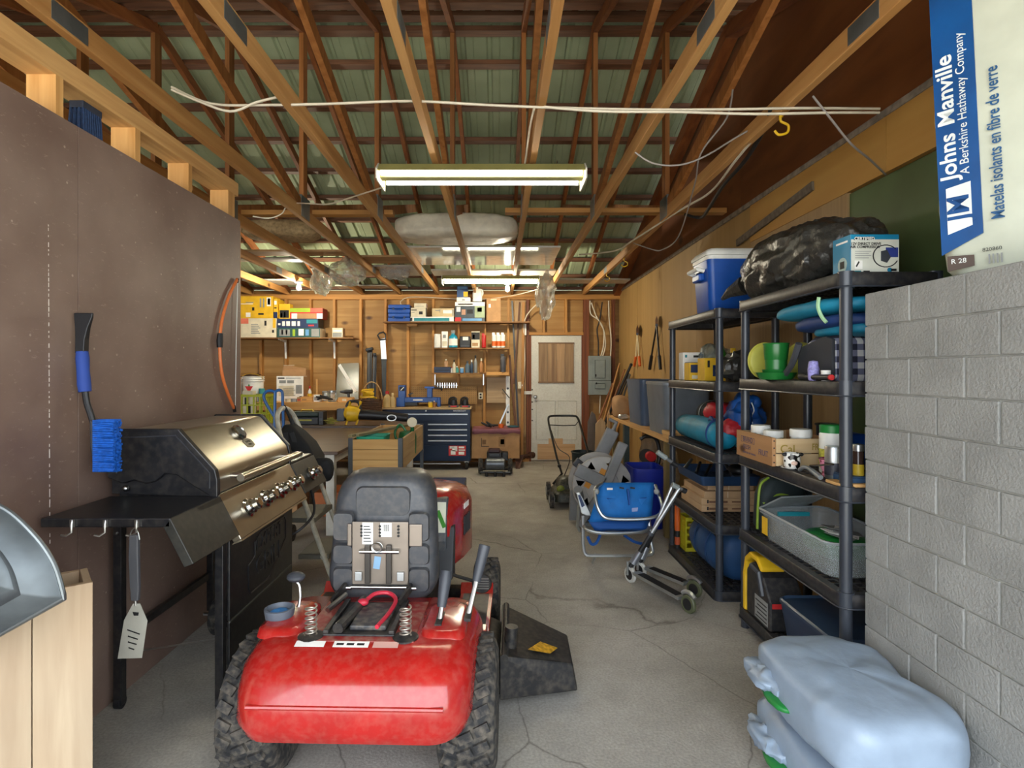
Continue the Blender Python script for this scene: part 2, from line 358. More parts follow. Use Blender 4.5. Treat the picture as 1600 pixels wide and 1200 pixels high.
# left partition: brown painted plywood on studs
BRN = None
def brown_paint():
    m, nt, p = base('brown_paint'); L = nt.links; tc = nd(nt, 'ShaderNodeTexCoord')
    n = nd(nt, 'ShaderNodeTexNoise'); n.inputs['Scale'].default_value = 2.2; n.inputs['Detail'].default_value = 7; L.new(tc.outputs['Object'], n.inputs[0])
    r = ramp(nt, [(.3, '#6a5349'), (.7, '#857064')]); L.new(n.outputs['Fac'], r.inputs[0])
    mp = nd(nt, 'ShaderNodeMapping'); mp.inputs['Scale'].default_value = (1, 14, 40); mp.inputs['Rotation'].default_value = (.5, 0, 0); L.new(tc.outputs['Object'], mp.inputs[0])
    s = nd(nt, 'ShaderNodeTexNoise'); s.inputs['Scale'].default_value = 1.6; s.inputs['Detail'].default_value = 9; s.inputs['Roughness'].default_value = .75; L.new(mp.outputs[0], s.inputs[0])
    rs = ramp(nt, [(.585, (0, 0, 0)), (.68, (.55, .55, .55))]); L.new(s.outputs['Fac'], rs.inputs[0])
    v = nd(nt, 'ShaderNodeTexVoronoi'); v.inputs['Scale'].default_value = 13; L.new(tc.outputs['Object'], v.inputs['Vector']); rv = ramp(nt, [(.05, (.85, .85, .85)), (.08, (0, 0, 0))]); L.new(v.outputs['Distance'], rv.inputs[0])
    ad = nd(nt, 'ShaderNodeMixRGB', blend_type='LIGHTEN'); ad.inputs[0].default_value = 1; L.new(rs.outputs[0], ad.inputs[1]); L.new(rv.outputs[0], ad.inputs[2])
    mk = nd(nt, 'ShaderNodeMixRGB'); mk.inputs[2].default_value = lin('#a89788'); L.new(ad.outputs[0], mk.inputs[0]); L.new(r.outputs[0], mk.inputs[1])
    L.new(mk.outputs[0], p.inputs['Base Color']); p.inputs['Roughness'].default_value = .5
    bp = nd(nt, 'ShaderNodeBump'); bp.inputs['Strength'].default_value = .1; bp.inputs['Distance'].default_value = .005; L.new(n.outputs['Fac'], bp.inputs['Height']); L.new(bp.outputs[0], p.inputs['Normal'])
    return m
BRN = brown_paint()
YE = 3.74
wl = struct('wall_left', MB().box(XL-.012, XL-.010, .05, YE, 0, 2.44), BRN, 'brown painted plywood partition on bare studs')
part('plywood_panel', MB().box(XL-.012, XL, 2.302, YE, 0, 2.44), BRN, wl, bevel=.001); part('plywood_panel', MB().box(XL-.012, XL, 1.08, 2.298, 0, 2.44), BRN, wl, bevel=.001); part('plywood_panel', MB().box(XL-.012, XL, .05, 1.076, 0, 2.44), BRN, wl, bevel=.001)
part('plywood_panel', MB().box(XL-.14, XL-.128, .05, YE, 0, 2.44), PLY, wl)
paint = MB()
yy = ZZ
for k in range(64):
    z = 2.0 - k*.019 + random.uniform(-.004, .004)
    if random.random() < .8: paint.box(XL, XL+.0006, 2.146+.0006*k*.2, 2.1485+.0006*k*.2+random.uniform(0, .0015), z, z+random.uniform(.006, .018))
part('paint_drip_line', paint, mat('drip', '#d8cfc4', .7), wl, kind='stuff', label='dotted line of white paint specks')
for ys in (.3, .75, 1.3, 1.76, 2.22, 2.70, 3.16, 3.62):
    part('stud', MB().box(XL-.128, XL-.013, ys-.019, ys+.019+.05*(ys > 3.5), 0, 2.60), PINEZ, wl)
part('top_plate', MB().box(XL-.128, XL-.013, .05, YE, 2.60, 2.685), PINEY, wl)
part('end_trim', MB().box(XL-.125, XL-.002, YE+.001, YE+.012, 0, 2.40), wood('raw_edge', '#b9825a', '#c99a72', 'z'), wl)
struct('wall_left_far', MB().box(-5.1, -5, -.3, YB+.1, 0, 2.78), PLY, 'far left workshop wall of bare plywood')
struct('wall_left_gable', MB().prism([(YB, 2.78), (2*RIDGE-YB, 2.78), (RIDGE, roofz(RIDGE))], 'x', -5.1, -5.06), GBL, 'dark plywood gable at the far left end')

# concrete block stub wall on the right
BLK = mat('block_paint', '#8f8f8c', .85, var=.10, scale=6, bump=.5, bscale=110, rnd=.05)
MORT = mat('block_mortar', '#96968f', .9, bump=.3, bscale=60)
BX, BY1, BY0, BH, BW, BT = 1.435, 2.235, .7, .1297, .236, 1.757
wk = struct('wall_block', MB().box(BX+.006, XR+.0, BY0, BY1-.004, 0, BT-.004), MORT, 'grey painted concrete block stub wall')
for k in range(14):
    z1 = BT - k*BH; z0 = max(0, z1 - BH)
    if z1 - z0 < .02: continue
    ys = BY1; first = True
    while ys > BY0 + .01:
        w = (.243 if k % 2 == 0 else .131) if first else BW; first = False
        y0 = max(BY0, ys - w); t = random.uniform(-.002, .002)
        part('block', MB().box(BX+t, BX+.05, y0+.0035, ys-(.0035 if ys < BY1 else 0), z0+.0022, z1-.0022), BLK, wk, bevel=.0035); ys = y0
for ys in (2.235, 1.99, 1.75, 1.51, 1.27, 1.03): part('cap_block', MB().box(BX+.05, XR, max(BY0, ys-.234), ys, BT-.13, BT), BLK, wk, bevel=.003)

# roof: ribbed green sheets, purlins, trusses
ROOF = mat('green_roof_metal', '#98a584', .7, var=.14, scale=1.5, c2='#aab896', rnd=.06)
ce = struct('ceiling', MB().box(-5, XR, RIDGE-.08, RIDGE+.08, roofz(RIDGE)+.02, roofz(RIDGE)+.05), ROOF, 'green ribbed metal roof on dark purlins')
def sheet(x0, x1, ya, yb):
    prof = [(x0, 0)]; q = x0
    while q + .1 < x1:
        for dx, h in ((.06, 0), (.075, .02), (.10, .02), (.115, 0)):
            if q+dx < x1: prof.append((q+dx, h))
        if q+.19 < x1: prof += [(q+.17, 0), (q+.176, .005), (q+.182, 0)]
        q += .2286
    prof.append((x1, 0)); vs = []
    za, zb = roofz(ya)+.04, roofz(yb)+.04
    for px_, h in prof: vs += [(px_, ya, za+h), (px_, yb, zb+h)]
    return MB().add(vs, [(2*i, 2*i+1, 2*i+3, 2*i+2) for i in range(len(prof)-1)])
for i in range(8):
    a = -5.2 + i*.914; b = min(a + .914, XR+.1)
    part('roof_sheet', sheet(a, b, RIDGE, YB+.3), ROOF, ce); part('roof_sheet', sheet(a, b, RIDGE, 2*RIDGE-YB-.3), ROOF, ce)
PURL = wood('purlin', '#4a2a1a', '#7d5238', 'x', across=30, along=3, rnd=.15, stain='#7d5a44')
for yp in (4.75, 5.07, 5.55, 5.99, 6.46, 6.93, 7.39, 7.87, 8.37, 8.85, 9.25):
    for ys in (yp, 2*RIDGE-yp):
        part('purlin', MB().box(-5, XR, ys-.045, ys+.045, roofz(ys)-.012, roofz(ys)+.03), PURL, ce)
CHORD = wood('chord_wood', '#a8743c', '#c99a5e', 'y', across=22, along=.9, rnd=.1, knots=2.6)
RAFT = wood('rafter_wood', '#7a4420', '#9c6032', 'y', across=20, along=1, rnd=.2); RAFTZ = wood('web_wood', '#84501f', '#a86e3a', 'z', across=20, along=1, rnd=.25)
def bev_chord(x, w=.038):
    return MB().box(x-w/2, x+w/2, 2*RIDGE-YB+.02, YB-.02, CH0, CH1)
def truss(x, label, first=None):
    t = thing('roof_truss', label, 'truss', (x, RIDGE, CH0), 'roof trusses')
    part('bottom_chord', bev_chord(x), CHORD, t, bevel=.003, label='pale lower chord')
    for s in (1, -1):
        ye = YB if s > 0 else 2*RIDGE-YB
        part('rafter', MB().bar((x, ye-.05*s, roofz(ye)-.0445-.017+.016), (x, RIDGE, roofz(RIDGE)-.061), .038, .085), RAFT, t)
        ym = RIDGE + s*2.31
        part('web', MB().bar((x, RIDGE+.06*s, CH1), (x, ym, roofz(ym)-.1), .036, .085), RAFTZ, t)
    part('king_post', MB().box(x-.018, x+.018, RIDGE-.045, RIDGE+.045, CH1, roofz(RIDGE)-.1), RAFTZ, t)
    part('gusset_plate', MB().box(x-.021, x+.021, RIDGE-.1, RIDGE+.1, CH0+.01, CH1+.09), GALV, t)
    for yy2 in (7.2, 2.1): part('gusset_plate', MB().box(x-.0205, x+.0205, yy2-.09, yy2+.09, CH0+.01, CH1-.01), GALV, t)
    return t
TL = {-1.6: 'wooden roof truss beside the top plate of the brown partition', -.99: 'wooden roof truss just clear of the near shop light, towards the partition', -.38: 'wooden roof truss crossing over the partition-side end of the near shop light', .2: 'wooden roof truss crossing over the shelf-side end of the near shop light', .78: 'wooden roof truss between the near shop light and the truss with yellow hooks', 1.36: 'wooden roof truss with yellow hooks next to the right gable'}
t0 = truss(TRX[0], 'wooden roof truss over the workshop bay behind the partition')
for xx in TRX[1:]:
    c = copy_tree(t0, label=TL.get(xx, t0['label'])); c.location.x = xx; ORG[c.name] = Vector((xx, RIDGE, CH0))
gt = thing('gable_truss', 'dark rafters fixed against the right gable boards', 'rafter', (1.9, RIDGE, 2.76))
for s in (1, -1):
    ye = YB if s > 0 else 2*RIDGE-YB
    part('rafter', MB().bar((1.9, ye, roofz(ye)-.075), (1.9, RIDGE, roofz(RIDGE)-.075), .1, .12), wood('gable_rafter', '#743c1a', '#9a5a2c', 'y', across=14, rnd=0), gt)
for (a, b, yr) in ((-2.45, -.9, 4.86), (.05, 1.9, 4.80)):
    solo('bracing_board', MB().box(a, b, yr-.045, yr+.045, CH1+.001, CH1+.04), STUDX, 'brown bracing board lying across trusses, ' + ('over the ladder side' if a < -1 else 'ending at the right gable'), 'board', 'bracing boards')

# entrance door in the back wall
dr = struct('door_1', MB().box(.521, 1.333, YB-.035, YB+.01, .015, 2.04), mat('door_white', '#c9c8be', .5, var=.08, scale=3, dust=.35), 'worn white door with boarded window')
DW = MC['door_white']
for (a, b, c_, d_) in ((.60, .9, .55, 1.28), (.95, 1.25, .55, 1.28)):
    part('door_panel', MB().box(a, b, YB-.037, YB-.034, c_-.2, d_-.3), DW, dr)
    part('panel_bead', MB().tube([(a, YB-.038, c_-.2), (b, YB-.038, c_-.2), (b, YB-.038, d_-.3), (a, YB-.038, d_-.3)], .007, 6, True), DW, dr)
for i in range(4):
    part('window_board', MB().box(.638+i*.143, .778+i*.143, YB-.05, YB-.035, 1.29, 1.905), wood('door_board', '#7d5f44', '#a78863', 'z', across=18, rnd=.2), dr, bevel=.002)
for z in (1.27, 1.905): part('window_trim', MB().box(.63, 1.215, YB-.055, YB-.035, z, z+.02), wood('trim_board', '#5d4530', '#7a5d42', 'x'), dr)
part('repair_patch', MB().box(.62, 1.23, YB-.045, YB-.035, .03, .28), wood('patch_ply', '#b08a60', '#c9a57c', 'x', rnd=0), dr); part('repair_patch', MB().box(.80, 1.03, YB-.045, YB-.035, .28, .37), MC['patch_ply'], dr)
part('door_knob', MB().lathe([(.012, 0), (.014, -.03), (.03, -.045), (.032, -.06), (.02, -.075), (0, -.078)], (.585, YB-.035, 1.045), 14, 'y'), STEEL, dr, True)
for z in (1.16, .96, .84, .66): part('bolt_hole', MB().cyl((.535, YB-.037, z), (.535, YB-.034, z), .012), INK, dr)
part('slide_latch', MB().box(.40, .53, YB-.095, YB-.075, 1.115, 1.135).box(.40, .53, YB-.095, YB-.075, 1.09, 1.105), WHITE, dr)
for a, b in ((.485, .518), (1.336, 1.365)): struct('trim_1' if a < 1 else 'trim_2', MB().box(a, b, YB-.05, YB+.015, 0, 2.045), REDW)

# lights
def fixture(cx, cy, z, label):
    t = thing('shop_light', label, 'light', (cx, cy, z), 'fluorescent shop lights'); h = .605
    part('reflector', MB().prism([(cy-.11, z+.0), (cy-.06, z+.05), (cy+.06, z+.05), (cy+.11, z+.0), (cy+.108, z-.005), (cy+.055, z+.043), (cy-.055, z+.043), (cy-.108, z-.005)], 'x', cx-h, cx+h), mat('lamp_white', '#938c52', .6), t)
    part('ballast_cover', MB().prism([(cy-.05, z+.043), (cy-.035, z-.02), (cy+.035, z-.02), (cy+.05, z+.043)], 'x', cx-h, cx+h), MC['lamp_white'], t)
    for s in (-1, 1):
        part('end_plate', MB().prism([(cy-.125, z-.055), (cy-.09, z-.06), (cy+.09, z-.06), (cy+.125, z-.055), (cy+.125, z+.005), (cy+.06, z+.055), (cy-.06, z+.055), (cy-.125, z+.005)], 'x', cx+s*h-.004, cx+s*h+.004), mat('lamp_plate', '#c9c6b8', .5), t)
        part('tube', MB().cyl((cx-h+.02, cy+s*.088, z-.012), (cx+h-.02, cy+s*.088, z-.012), .0145, n=14), emit('tube_glow', '#fdf6dc', TUBE_W) if 'tube' not in MC else MC['tube'], t, True)
    for s in (-.45, .45): part('hanger', MB().tube([(cx+s, cy, z+.05), (cx+s, cy, z+.09)], .003, 5), STEEL, t)
    return t
MC['tube'] = emit('tube_glow', '#fdf6dc', TUBE_W)
fixture(-.103, 3.40, 2.62, 'fluorescent shop light with perforated end plates hanging nearest the open front')
fixture(-.107, 7.15, 2.60, 'fluorescent shop light hanging by the plastic wrapped insulation')
MC['bulbm'] = emit('bulb_glow', '#fff4d8', BULB_W)
for px_, py_, Y, lb in ((467, 449, 7.83, 'bare light bulb in white socket above the left workbench'), (793, 451, 7.8, 'bare light bulb in white socket beside the hanging plastic')):
    p = U(px_, py_, Y); t = thing('light_bulb', lb, 'bulb', p, 'bare bulbs')
    part('bulb', MB().lathe([(0, -.04), (.018, -.036), (.029, -.018), (.03, 0), (.022, .025), (.014, .04)], p, 14), MC['bulbm'], t, True)
    part('socket', MB().lathe([(.016, .03), (.02, .06), (.05, .065), (.055, .085), (.04, CH0-p.z), (0, CH0-p.z)], p, 16), WHITE, t, True)
# ================================================================ left foreground
SS = mat('brushed_stainless', '#a29a88', .3, .9, var=.10, scale=4); GBLK = mat('grill_black', '#15161a', .35, var=.15, dust=.06); GENAM = mat('grill_grey', '#2c2c29', .45, .3, dust=.05)
def grill():
    t = thing('gas_grill', 'stainless and black gas grill against the brown partition', 'grill', (-1.42, 2.85, 0))
    sh = part('side_shelf', MB().box(-1.66, -1.19, 2.06, 2.43, .887, .92), GBLK, t, bevel=.004)
    fa = [(-1.19, .92), (-1.105, .755), (-1.14, .742), (-1.215, .887)]
    part('shelf_fascia', MB().prism(fa, 'y', 2.06, 2.43), GENAM, sh, bevel=.003)
    for px_ in (113, 165, 214):
        hx = XX(px_, 2.055)
        part('hook', MB().tube([(hx, 2.055, .915), (hx, 2.05, .90), (hx, 2.05, .872), (hx-.012, 2.04, .862), (hx-.024, 2.03, .868)], .004, 6).box(hx-.008, hx+.008, 2.052, 2.058, .89, .917), STEEL, sh, True)
    cp = part('control_panel', MB().prism([(-1.20, .928), (-1.10, .735), (-1.135, .72), (-1.225, .88)], 'y', 2.432, 3.258), SS, t, bevel=.004)
    part('panel_lip', MB().prism([(-1.10, .735), (-1.096, .728), (-1.14, .712), (-1.135, .72)], 'y', 2.432, 3.258), SS, cp)
    nrm = Vector((.887, 0, .46)); 
    def knob(y, par, x=-1.148, z=.828):
        c = Vector((x, y, z)); K = MB().lathe([(0, -.004), (.042, -.004), (.044, .007), (.034, .014), (.032, .024), (.035, .03), (.027, .038), (.028, .06), (.02, .066), (0, .066)], (0,0,0), 18)
        K.xf(Matrix.Translation(c) @ nrm.to_track_quat('Z', 'Y').to_matrix().to_4x4()); k = part('knob', K, CHROME, par, True)
        G = MB().box(-.004, .004, -.024, .024, .04, .064).xf(Matrix.Translation(c) @ nrm.to_track_quat('Z', 'Y').to_matrix().to_4x4()); part('knob_grip', G, CHROME, k, bevel=.002)
    for y in (2.60, 2.79, 2.98, 3.16): knob(y, cp)
    sb = part('side_burner', MB().box(-1.66, -1.20, 3.262, 3.65, .87, .928), GBLK, t, bevel=.006)
    part('burner_fascia', MB().prism(fa, 'y', 3.262, 3.65), GENAM, sb, bevel=.003); knob(3.46, sb, -1.142, .832)
    part('burner_lid', MB().box(-1.63, -1.24, 3.30, 3.61, .928, .945), GBLK, sb, bevel=.008)
    prof = [(-1.66, .945), (-1.66, 1.15), (-1.625, 1.2), (-1.37, 1.2), (-1.215, 1.03), (-1.205, .99), (-1.205, .92), (-1.3, .93)]
    ld = part('lid', MB().prism(prof, 'y', 2.447, 3.263), SS, t, bevel=.012, smooth=True, sharp=30)
    capp = [(-1.665, 1.0), (-1.665, 1.155), (-1.63, 1.207), (-1.365, 1.207), (-1.208, 1.033), (-1.198, .99), (-1.198, .912), (-1.215, .912), (-1.30, .965), (-1.37, 1.01), (-1.42, 1.018), (-1.46, .985), (-1.50, .975), (-1.55, .99), (-1.60, .975)]
    for a, b in ((2.42, 2.45), (3.262, 3.29)):
        e = part('end_cap', MB().prism(capp, 'y', a, b), GBLK, ld, bevel=.004)
    part('cap_trim', MB().tube([(-1.625, 2.418, 1.02), (-1.625, 2.418, 1.17), (-1.375, 2.418, 1.18), (-1.23, 2.418, 1.02), (-1.23, 2.418, .955)], .003, 6), mat('cap_edge', '#33343a', .4), ld)
    part('hinge_bolt', MB().ball((-1.585, 2.418, .955), .013), STEEL, ld, True)
    part('firebox', MB().prism([(-1.63, .78), (-1.64, .99), (-1.24, .93), (-1.24, .78)], 'y', 2.455, 3.255), GBLK, t)
    for a, b in ((2.436, 2.4465), (3.2635, 3.274)): part('inner_end', MB().prism([(-1.655, .93), (-1.655, 1.14), (-1.4, 1.14), (-1.215, .97), (-1.215, .915)], 'y', a, b), GBLK, ld)
    hd = part('handle', MB().tube([(-1.135, 2.50, .985), (-1.135, 3.21, .985)], .017, 12), SS, ld, True)
    for y in (2.56, 3.15): part('handle_mount', MB().cyl((-1.21, y, .985), (-1.135, y, .985), .013), CHROME, hd, True)
    sl = Vector((.74, 0, .672)); q = sl.to_track_quat('Z', 'Y').to_matrix().to_4x4()
    th = part('thermometer', MB().lathe([(0, 0), (.042, 0), (.044, .012), (.036, .02), (.034, .016), (0, .016)], (0,0,0), 22).xf(Matrix.Translation((-1.316, 2.87, 1.141)) @ q), CHROME, ld, True)
    part('dial', MB().lathe([(0, .0165), (.032, .0165)], (0,0,0), 20).xf(Matrix.Translation((-1.316, 2.87, 1.141)) @ q), mat('dial_face', '#8d8c86', .4, .6), th)
    hexa = [(-.045, -.02), (-.045, .02), (-.02, .028), (.02, .028), (.045, .02), (.045, -.02), (0, -.03)]
    qy = Matrix((Vector((0, 1, 0)), Vector((-.672, 0, .74)), Vector((.74, 0, .672)))).transposed().to_4x4(); qy.translation = (-1.268, 2.885, 1.089)
    bd = part('badge', MB().prism(hexa, 'z', 0, .003).xf(qy), mat('badge_metal', '#7f7a6c', .4, .8), ld, bevel=.001)
    for s_, dz in (('EXPERT', .008), ('GRILL', -.008)): text(bd, s_, .016, qy @ Vector((0, dz, .0032)), (0,1,0), (-.672, 0, .74), INK, bold=.01)
    for x in (-1.635, -1.2):
        for y in (2.455, 3.235):
            part('leg', MB().box(x-.018, x+.018, y-.018, y+.018, .02 if x > -1.5 or y < 3 else .10, .88), GBLK, t, bevel=.003)
    for z in (.83,):
        for y in (2.455, 3.235): part('side_rail', MB().box(-1.618, -1.218, y-.012, y+.012, z-.012, z+.012), GBLK, t)
    for z in (.30, .80): part('back_rail', MB().box(-1.65, -1.63, 2.47, 3.22, z-.018, z+.018), GBLK, t)
    part('wire_rail', MB().tube([(-1.62, 2.46, .235), (-1.2, 2.46, .30)], .004, 6), STEEL, t)
    for (y, z) in ((2.44, .80), (2.44, .76)):
        for x in (-1.635, -1.2): part('screw', MB().ball((x, y-.004, z), .008, 8), STEEL, t, True)
    dp = part('front_door', MB().box(-1.186, -1.172, 2.478, 3.215, .365, .735), GBLK, t, bevel=.004); part('lower_panel', MB().box(-1.186, -1.172, 2.478, 3.215, .06, .36), GBLK, t, bevel=.004)
    part('door_seam', MB().box(-1.175, -1.170, 2.48, 3.215, .357, .365), mat('seam_grey', '#4a4a44', .4), dp)
    ol = [(2.66, .44), (2.66, .545), (2.73, .57), (2.73, .635), (2.80, .665), (3.10, .665), (3.12, .64), (3.12, .57), (3.12, .545), (2.90, .405), (2.68, .405)]
    part('emblem_outline', MB().tube([(-1.1715, a, b) for a, b in ol], .0045, 6, True), GBLK, dp, True)
    EMB = mat('emboss_black', '#1d1d20', .3)
    for s_, zz, sz in (('EXPERT', .615, .095), ('GRILL', .505, .13)): text(dp, s_, sz, (-1.1715, 2.91, zz), (0,1,0), (0,0,1), EMB, depth=.004, bold=.012, name='embossed_lettering')
    wh = part('wheel', MB().lathe([(.05, -.025), (.095, -.022), (.105, -.012), (.105, .012), (.095, .022), (.05, .025)], (-1.55, 3.16, .105), 26, 'x'), RUBBER, t, True)
    part('hub', MB().lathe([(0, -.02), (.05, -.02), (.05, .027), (0, .027)], (-1.55, 3.16, .105), 16, 'x'), BLACK, wh, True)
    part('wheel', MB().lathe([(.05, -.025), (.095, -.022), (.105, -.012), (.105, .012), (.095, .022), (.05, .025)], (-1.28, 3.16, .105), 26, 'x'), RUBBER, t, True)
    part('axle', MB().cyl((-1.64, 3.16, .105), (-1.2, 3.16, .105), .008), STEEL, t)
    for x in (-1.635, -1.2): part('caster', MB().lathe([(0, -.012), (.028, -.012), (.028, .012), (0, .012)], (x, 2.455, .028), 14, 'x'), BLACK, t, True)
    part('gas_hose', MB().tube(smoothpath([(-1.22, 3.5, .87), (-1.17, 3.55, .7), (-1.14, 3.5, .58), (-1.2, 3.42, .5), (-1.3, 3.4, .45)]), .008, 6), BLACK, t, True)
grill()

def spatula():
    Y = 2.03; s = F/Y; t = thing('spatula', 'grill spatula with slotted steel blade hanging from the side shelf', 'spatula', U(208, 1028, Y))
    part('hanging_ring', MB().tube([U(202, 843, Y), U(204, 833, Y), U(206, 829, Y), U(210, 825, Y), U(214, 829, Y), U(216, 833, Y), U(218, 843, Y)], .0025, 6), STEEL, t, True)
    part('handle', MB().loft([[Vector((U(a, b, Y).x, Y+dy, U(a, b, Y).z)) for a, dy in ((c-w, -.008), (c+w, -.008), (c+w, .008), (c-w, .008))] for c, b, w in ((210.5, 836, 6.5), (210, 870, 7.5), (211.5, 915, 7), (212, 938, 5.5))]), mat('handle_grey', '#4b4c50', .4), t, bevel=.003)
    part('neck', MB().tube([U(212, 936, Y), U(212.5, 946, Y)], .005, 8), STEEL, t)
    ol = [(208, 943), (219, 943), (230.5, 970), (222, 1028), (184, 1029), (194, 969)]
    vs = [U(a, b, Y) for a, b in ol]; bl = part('blade', MB().hull2([v + Vector((0, -.001, 0)) for v in vs], [v + Vector((0, .001, 0)) for v in vs]), mat('spatula_steel', '#b4b2a6', .5, .3), t)
    for q in (((207, 956), (217, 957), (216, 962), (209, 962)), ((199, 983), (219, 990), (218, 992), (198.5, 985)), ((200, 993), (216, 998), (215, 1000), (199.5, 995)), ((200, 1002), (214, 1006), (213, 1008), (199.5, 1004)), ((201, 1011), (210, 1014), (209.5, 1016), (200.5, 1013))):
        part('slot', MB().hull2([U(a, b, Y-.0018) for a, b in q], [U(a, b, Y+.0018) for a, b in q]), INK, bl)
spatula()

def snow_brush():
    Y = 2.25; t = thing('snow_brush', 'snow brush and ice scraper with blue foam grip on the brown partition', 'brush', U(150, 745, Y))
    def prof(ws, dep, m, nm, par=t, **k):
        L = [[Vector((U(c-w, y, Y).x, Y-d, U(c, y, Y).z)) if j == 0 else None for j in (0,)] for c, y, w, d in ws]
        loops = []
        for c, y, w, d in ws:
            z = ZZ(y, Y); x0, x1 = XX(c-w, Y), XX(c+w, Y); loops.append([Vector((x0, Y-d, z)), Vector((x1, Y-d, z)), Vector((x1, Y+d, z)), Vector((x0, Y+d, z))])
        return part(nm, MB().loft(loops), m, par, **k)
    prof([(131, 489, 15, .004), (131, 496, 14, .006), (129.5, 512, 10, .01), (128.5, 530, 7.5, .014), (128, 552, 7, .015)], 0, BLACK, 'scraper_blade', bevel=.003)
    part('grip', MB().tube([U(128.5, 549, Y), U(129, 560, Y), U(130, 580, Y), U(131.5, 600, Y), U(133, 612, Y)], [.021, .024, .022, .024, .022], 14), mat('blue_foam', '#23408c', .75), t, True)
    part('shaft', MB().tube(smoothpath([U(133, 610, Y), U(136, 630, Y), U(142, 648, Y), U(146, 662, Y)]), .012, 10), BLACK, t, True)
    part('brush_head', MB().hull2([U(a, b, Y-.022) for a, b in ((140, 658), (150, 655), (153, 738), (148, 734), (141, 700))], [U(a, b, Y+.022) for a, b in ((140, 658), (150, 655), (153, 738), (148, 734), (141, 700))]), DKGREY, t, bevel=.004)
    br = MB()
    for i in range(26):
        for j in range(5):
            z = ZZ(657 + i*3.1, Y); y = Y - .02 + j*.01
            br.tube([(XX(151, Y), y, z), (XX(184 + random.uniform(-2, 1), Y), y + random.uniform(-.004, .004), z + random.uniform(-.006, .003))], [.0045, .0052], 5)
    part('bristles', br, mat('blue_bristle', '#0f55b0', .6, var=.25, scale=60), t, kind='stuff')
snow_brush()

def bow():
    X = XL+.016; P = lambda px_, py_: Vector((X, F*(-X)/(CX-px_), EYE-(py_-HY)*(-X)/(CX-px_)))
    t = thing('toy_bow', 'orange toy archery bow hung at the partition edge', 'bow', P(368, 643))
    pts = smoothpath([P(371, 436), P(357, 465), P(346, 505), P(343.5, 545), P(347, 585), P(356, 615), P(367, 641)], 5)
    part('limb', MB().tube(pts, .0095, 8), mat('bow_orange', '#d8743a', .45), t, True)
    part('grip', MB().tube([P(344.3, 521), P(343.6, 533), P(343.6, 543)], [.016, .019, .016], 10), BLACK, t, True)
    part('string', MB().tube([P(371.5, 437), P(369, 540), P(367.5, 642)], .0022, 5), WHITE, t)
    for a, b in (((371, 436), (370, 441)), ((367, 643), (365, 634))): part('tip', MB().tube([P(*a), P(*b)], .011, 8), BLACK, t)
bow()

def crate():
    t = thing('pine_box', 'pale pine plank box standing by the grill side shelf', 'box', (-1.245, 1.745, 0), rotz=R(40))
    m = wood('pale_pine', '#a08b72', '#bca98e', 'z', across=14, knots=7, rnd=.08, stain='#a88460')
    for a, b in ((-.42, -.29), (-.288, -.145), (-.143, 0)): part('plank', MB().box(a, b, 0, .02, 0, .806), m, t, bevel=.002, local=True)
    part('plank', MB().box(-.021, 0, .021, .19, 0, .80), m, t, bevel=.002, local=True); part('plank', MB().box(-.42, -.399, .021, .19, 0, .80), m, t, bevel=.002, local=True)
    part('plank', MB().box(-.398, -.022, .17, .19, 0, .80), m, t, bevel=.002, local=True)
crate()
def basin():
    # half-round galvanized pan leaning on the pine box: D-shaped rim, dished sheet with pressed ribs
    Y = 1.46; t = thing('galvanized_pan', 'galvanized half-round metal pan leaning on the pine box', 'pan', U(10, 1000, Y))
    arcp = smoothpath([(-150, 1075, 0), (-190, 950, 0), (-150, 835, 0), (-70, 775, 0), (0, 791, 0), (50, 832, 0), (84, 880, 0), (101, 935, 0)], 6)
    outline = [U(p.x, p.y, Y + .05*(p.y-935)/935) for p in arcp]; c = sum(outline, Vector())/len(outline)
    loops = []
    for k, (f, d) in enumerate(((1, 0), (.97, -.006), (.9, -.03), (.72, -.055), (.68, -.048), (.62, -.048), (.58, -.058), (.3, -.066), (.002, -.068))):
        loops.append([c + (q-c)*f + Vector((0, d, 0)) for q in outline])
    back = [[q + Vector((0, .004, 0)) for q in l] for l in loops[::-1]]
    part('sheet', MB().loft(loops + back), mat('pan_zinc', '#63696d', .55, .85, var=.3, scale=6), t, True, sharp=50)
    part('rolled_rim', MB().tube(outline, .006, 8, True), mat('rim_zinc', '#7d8386', .45, .9), t, True)
basin()

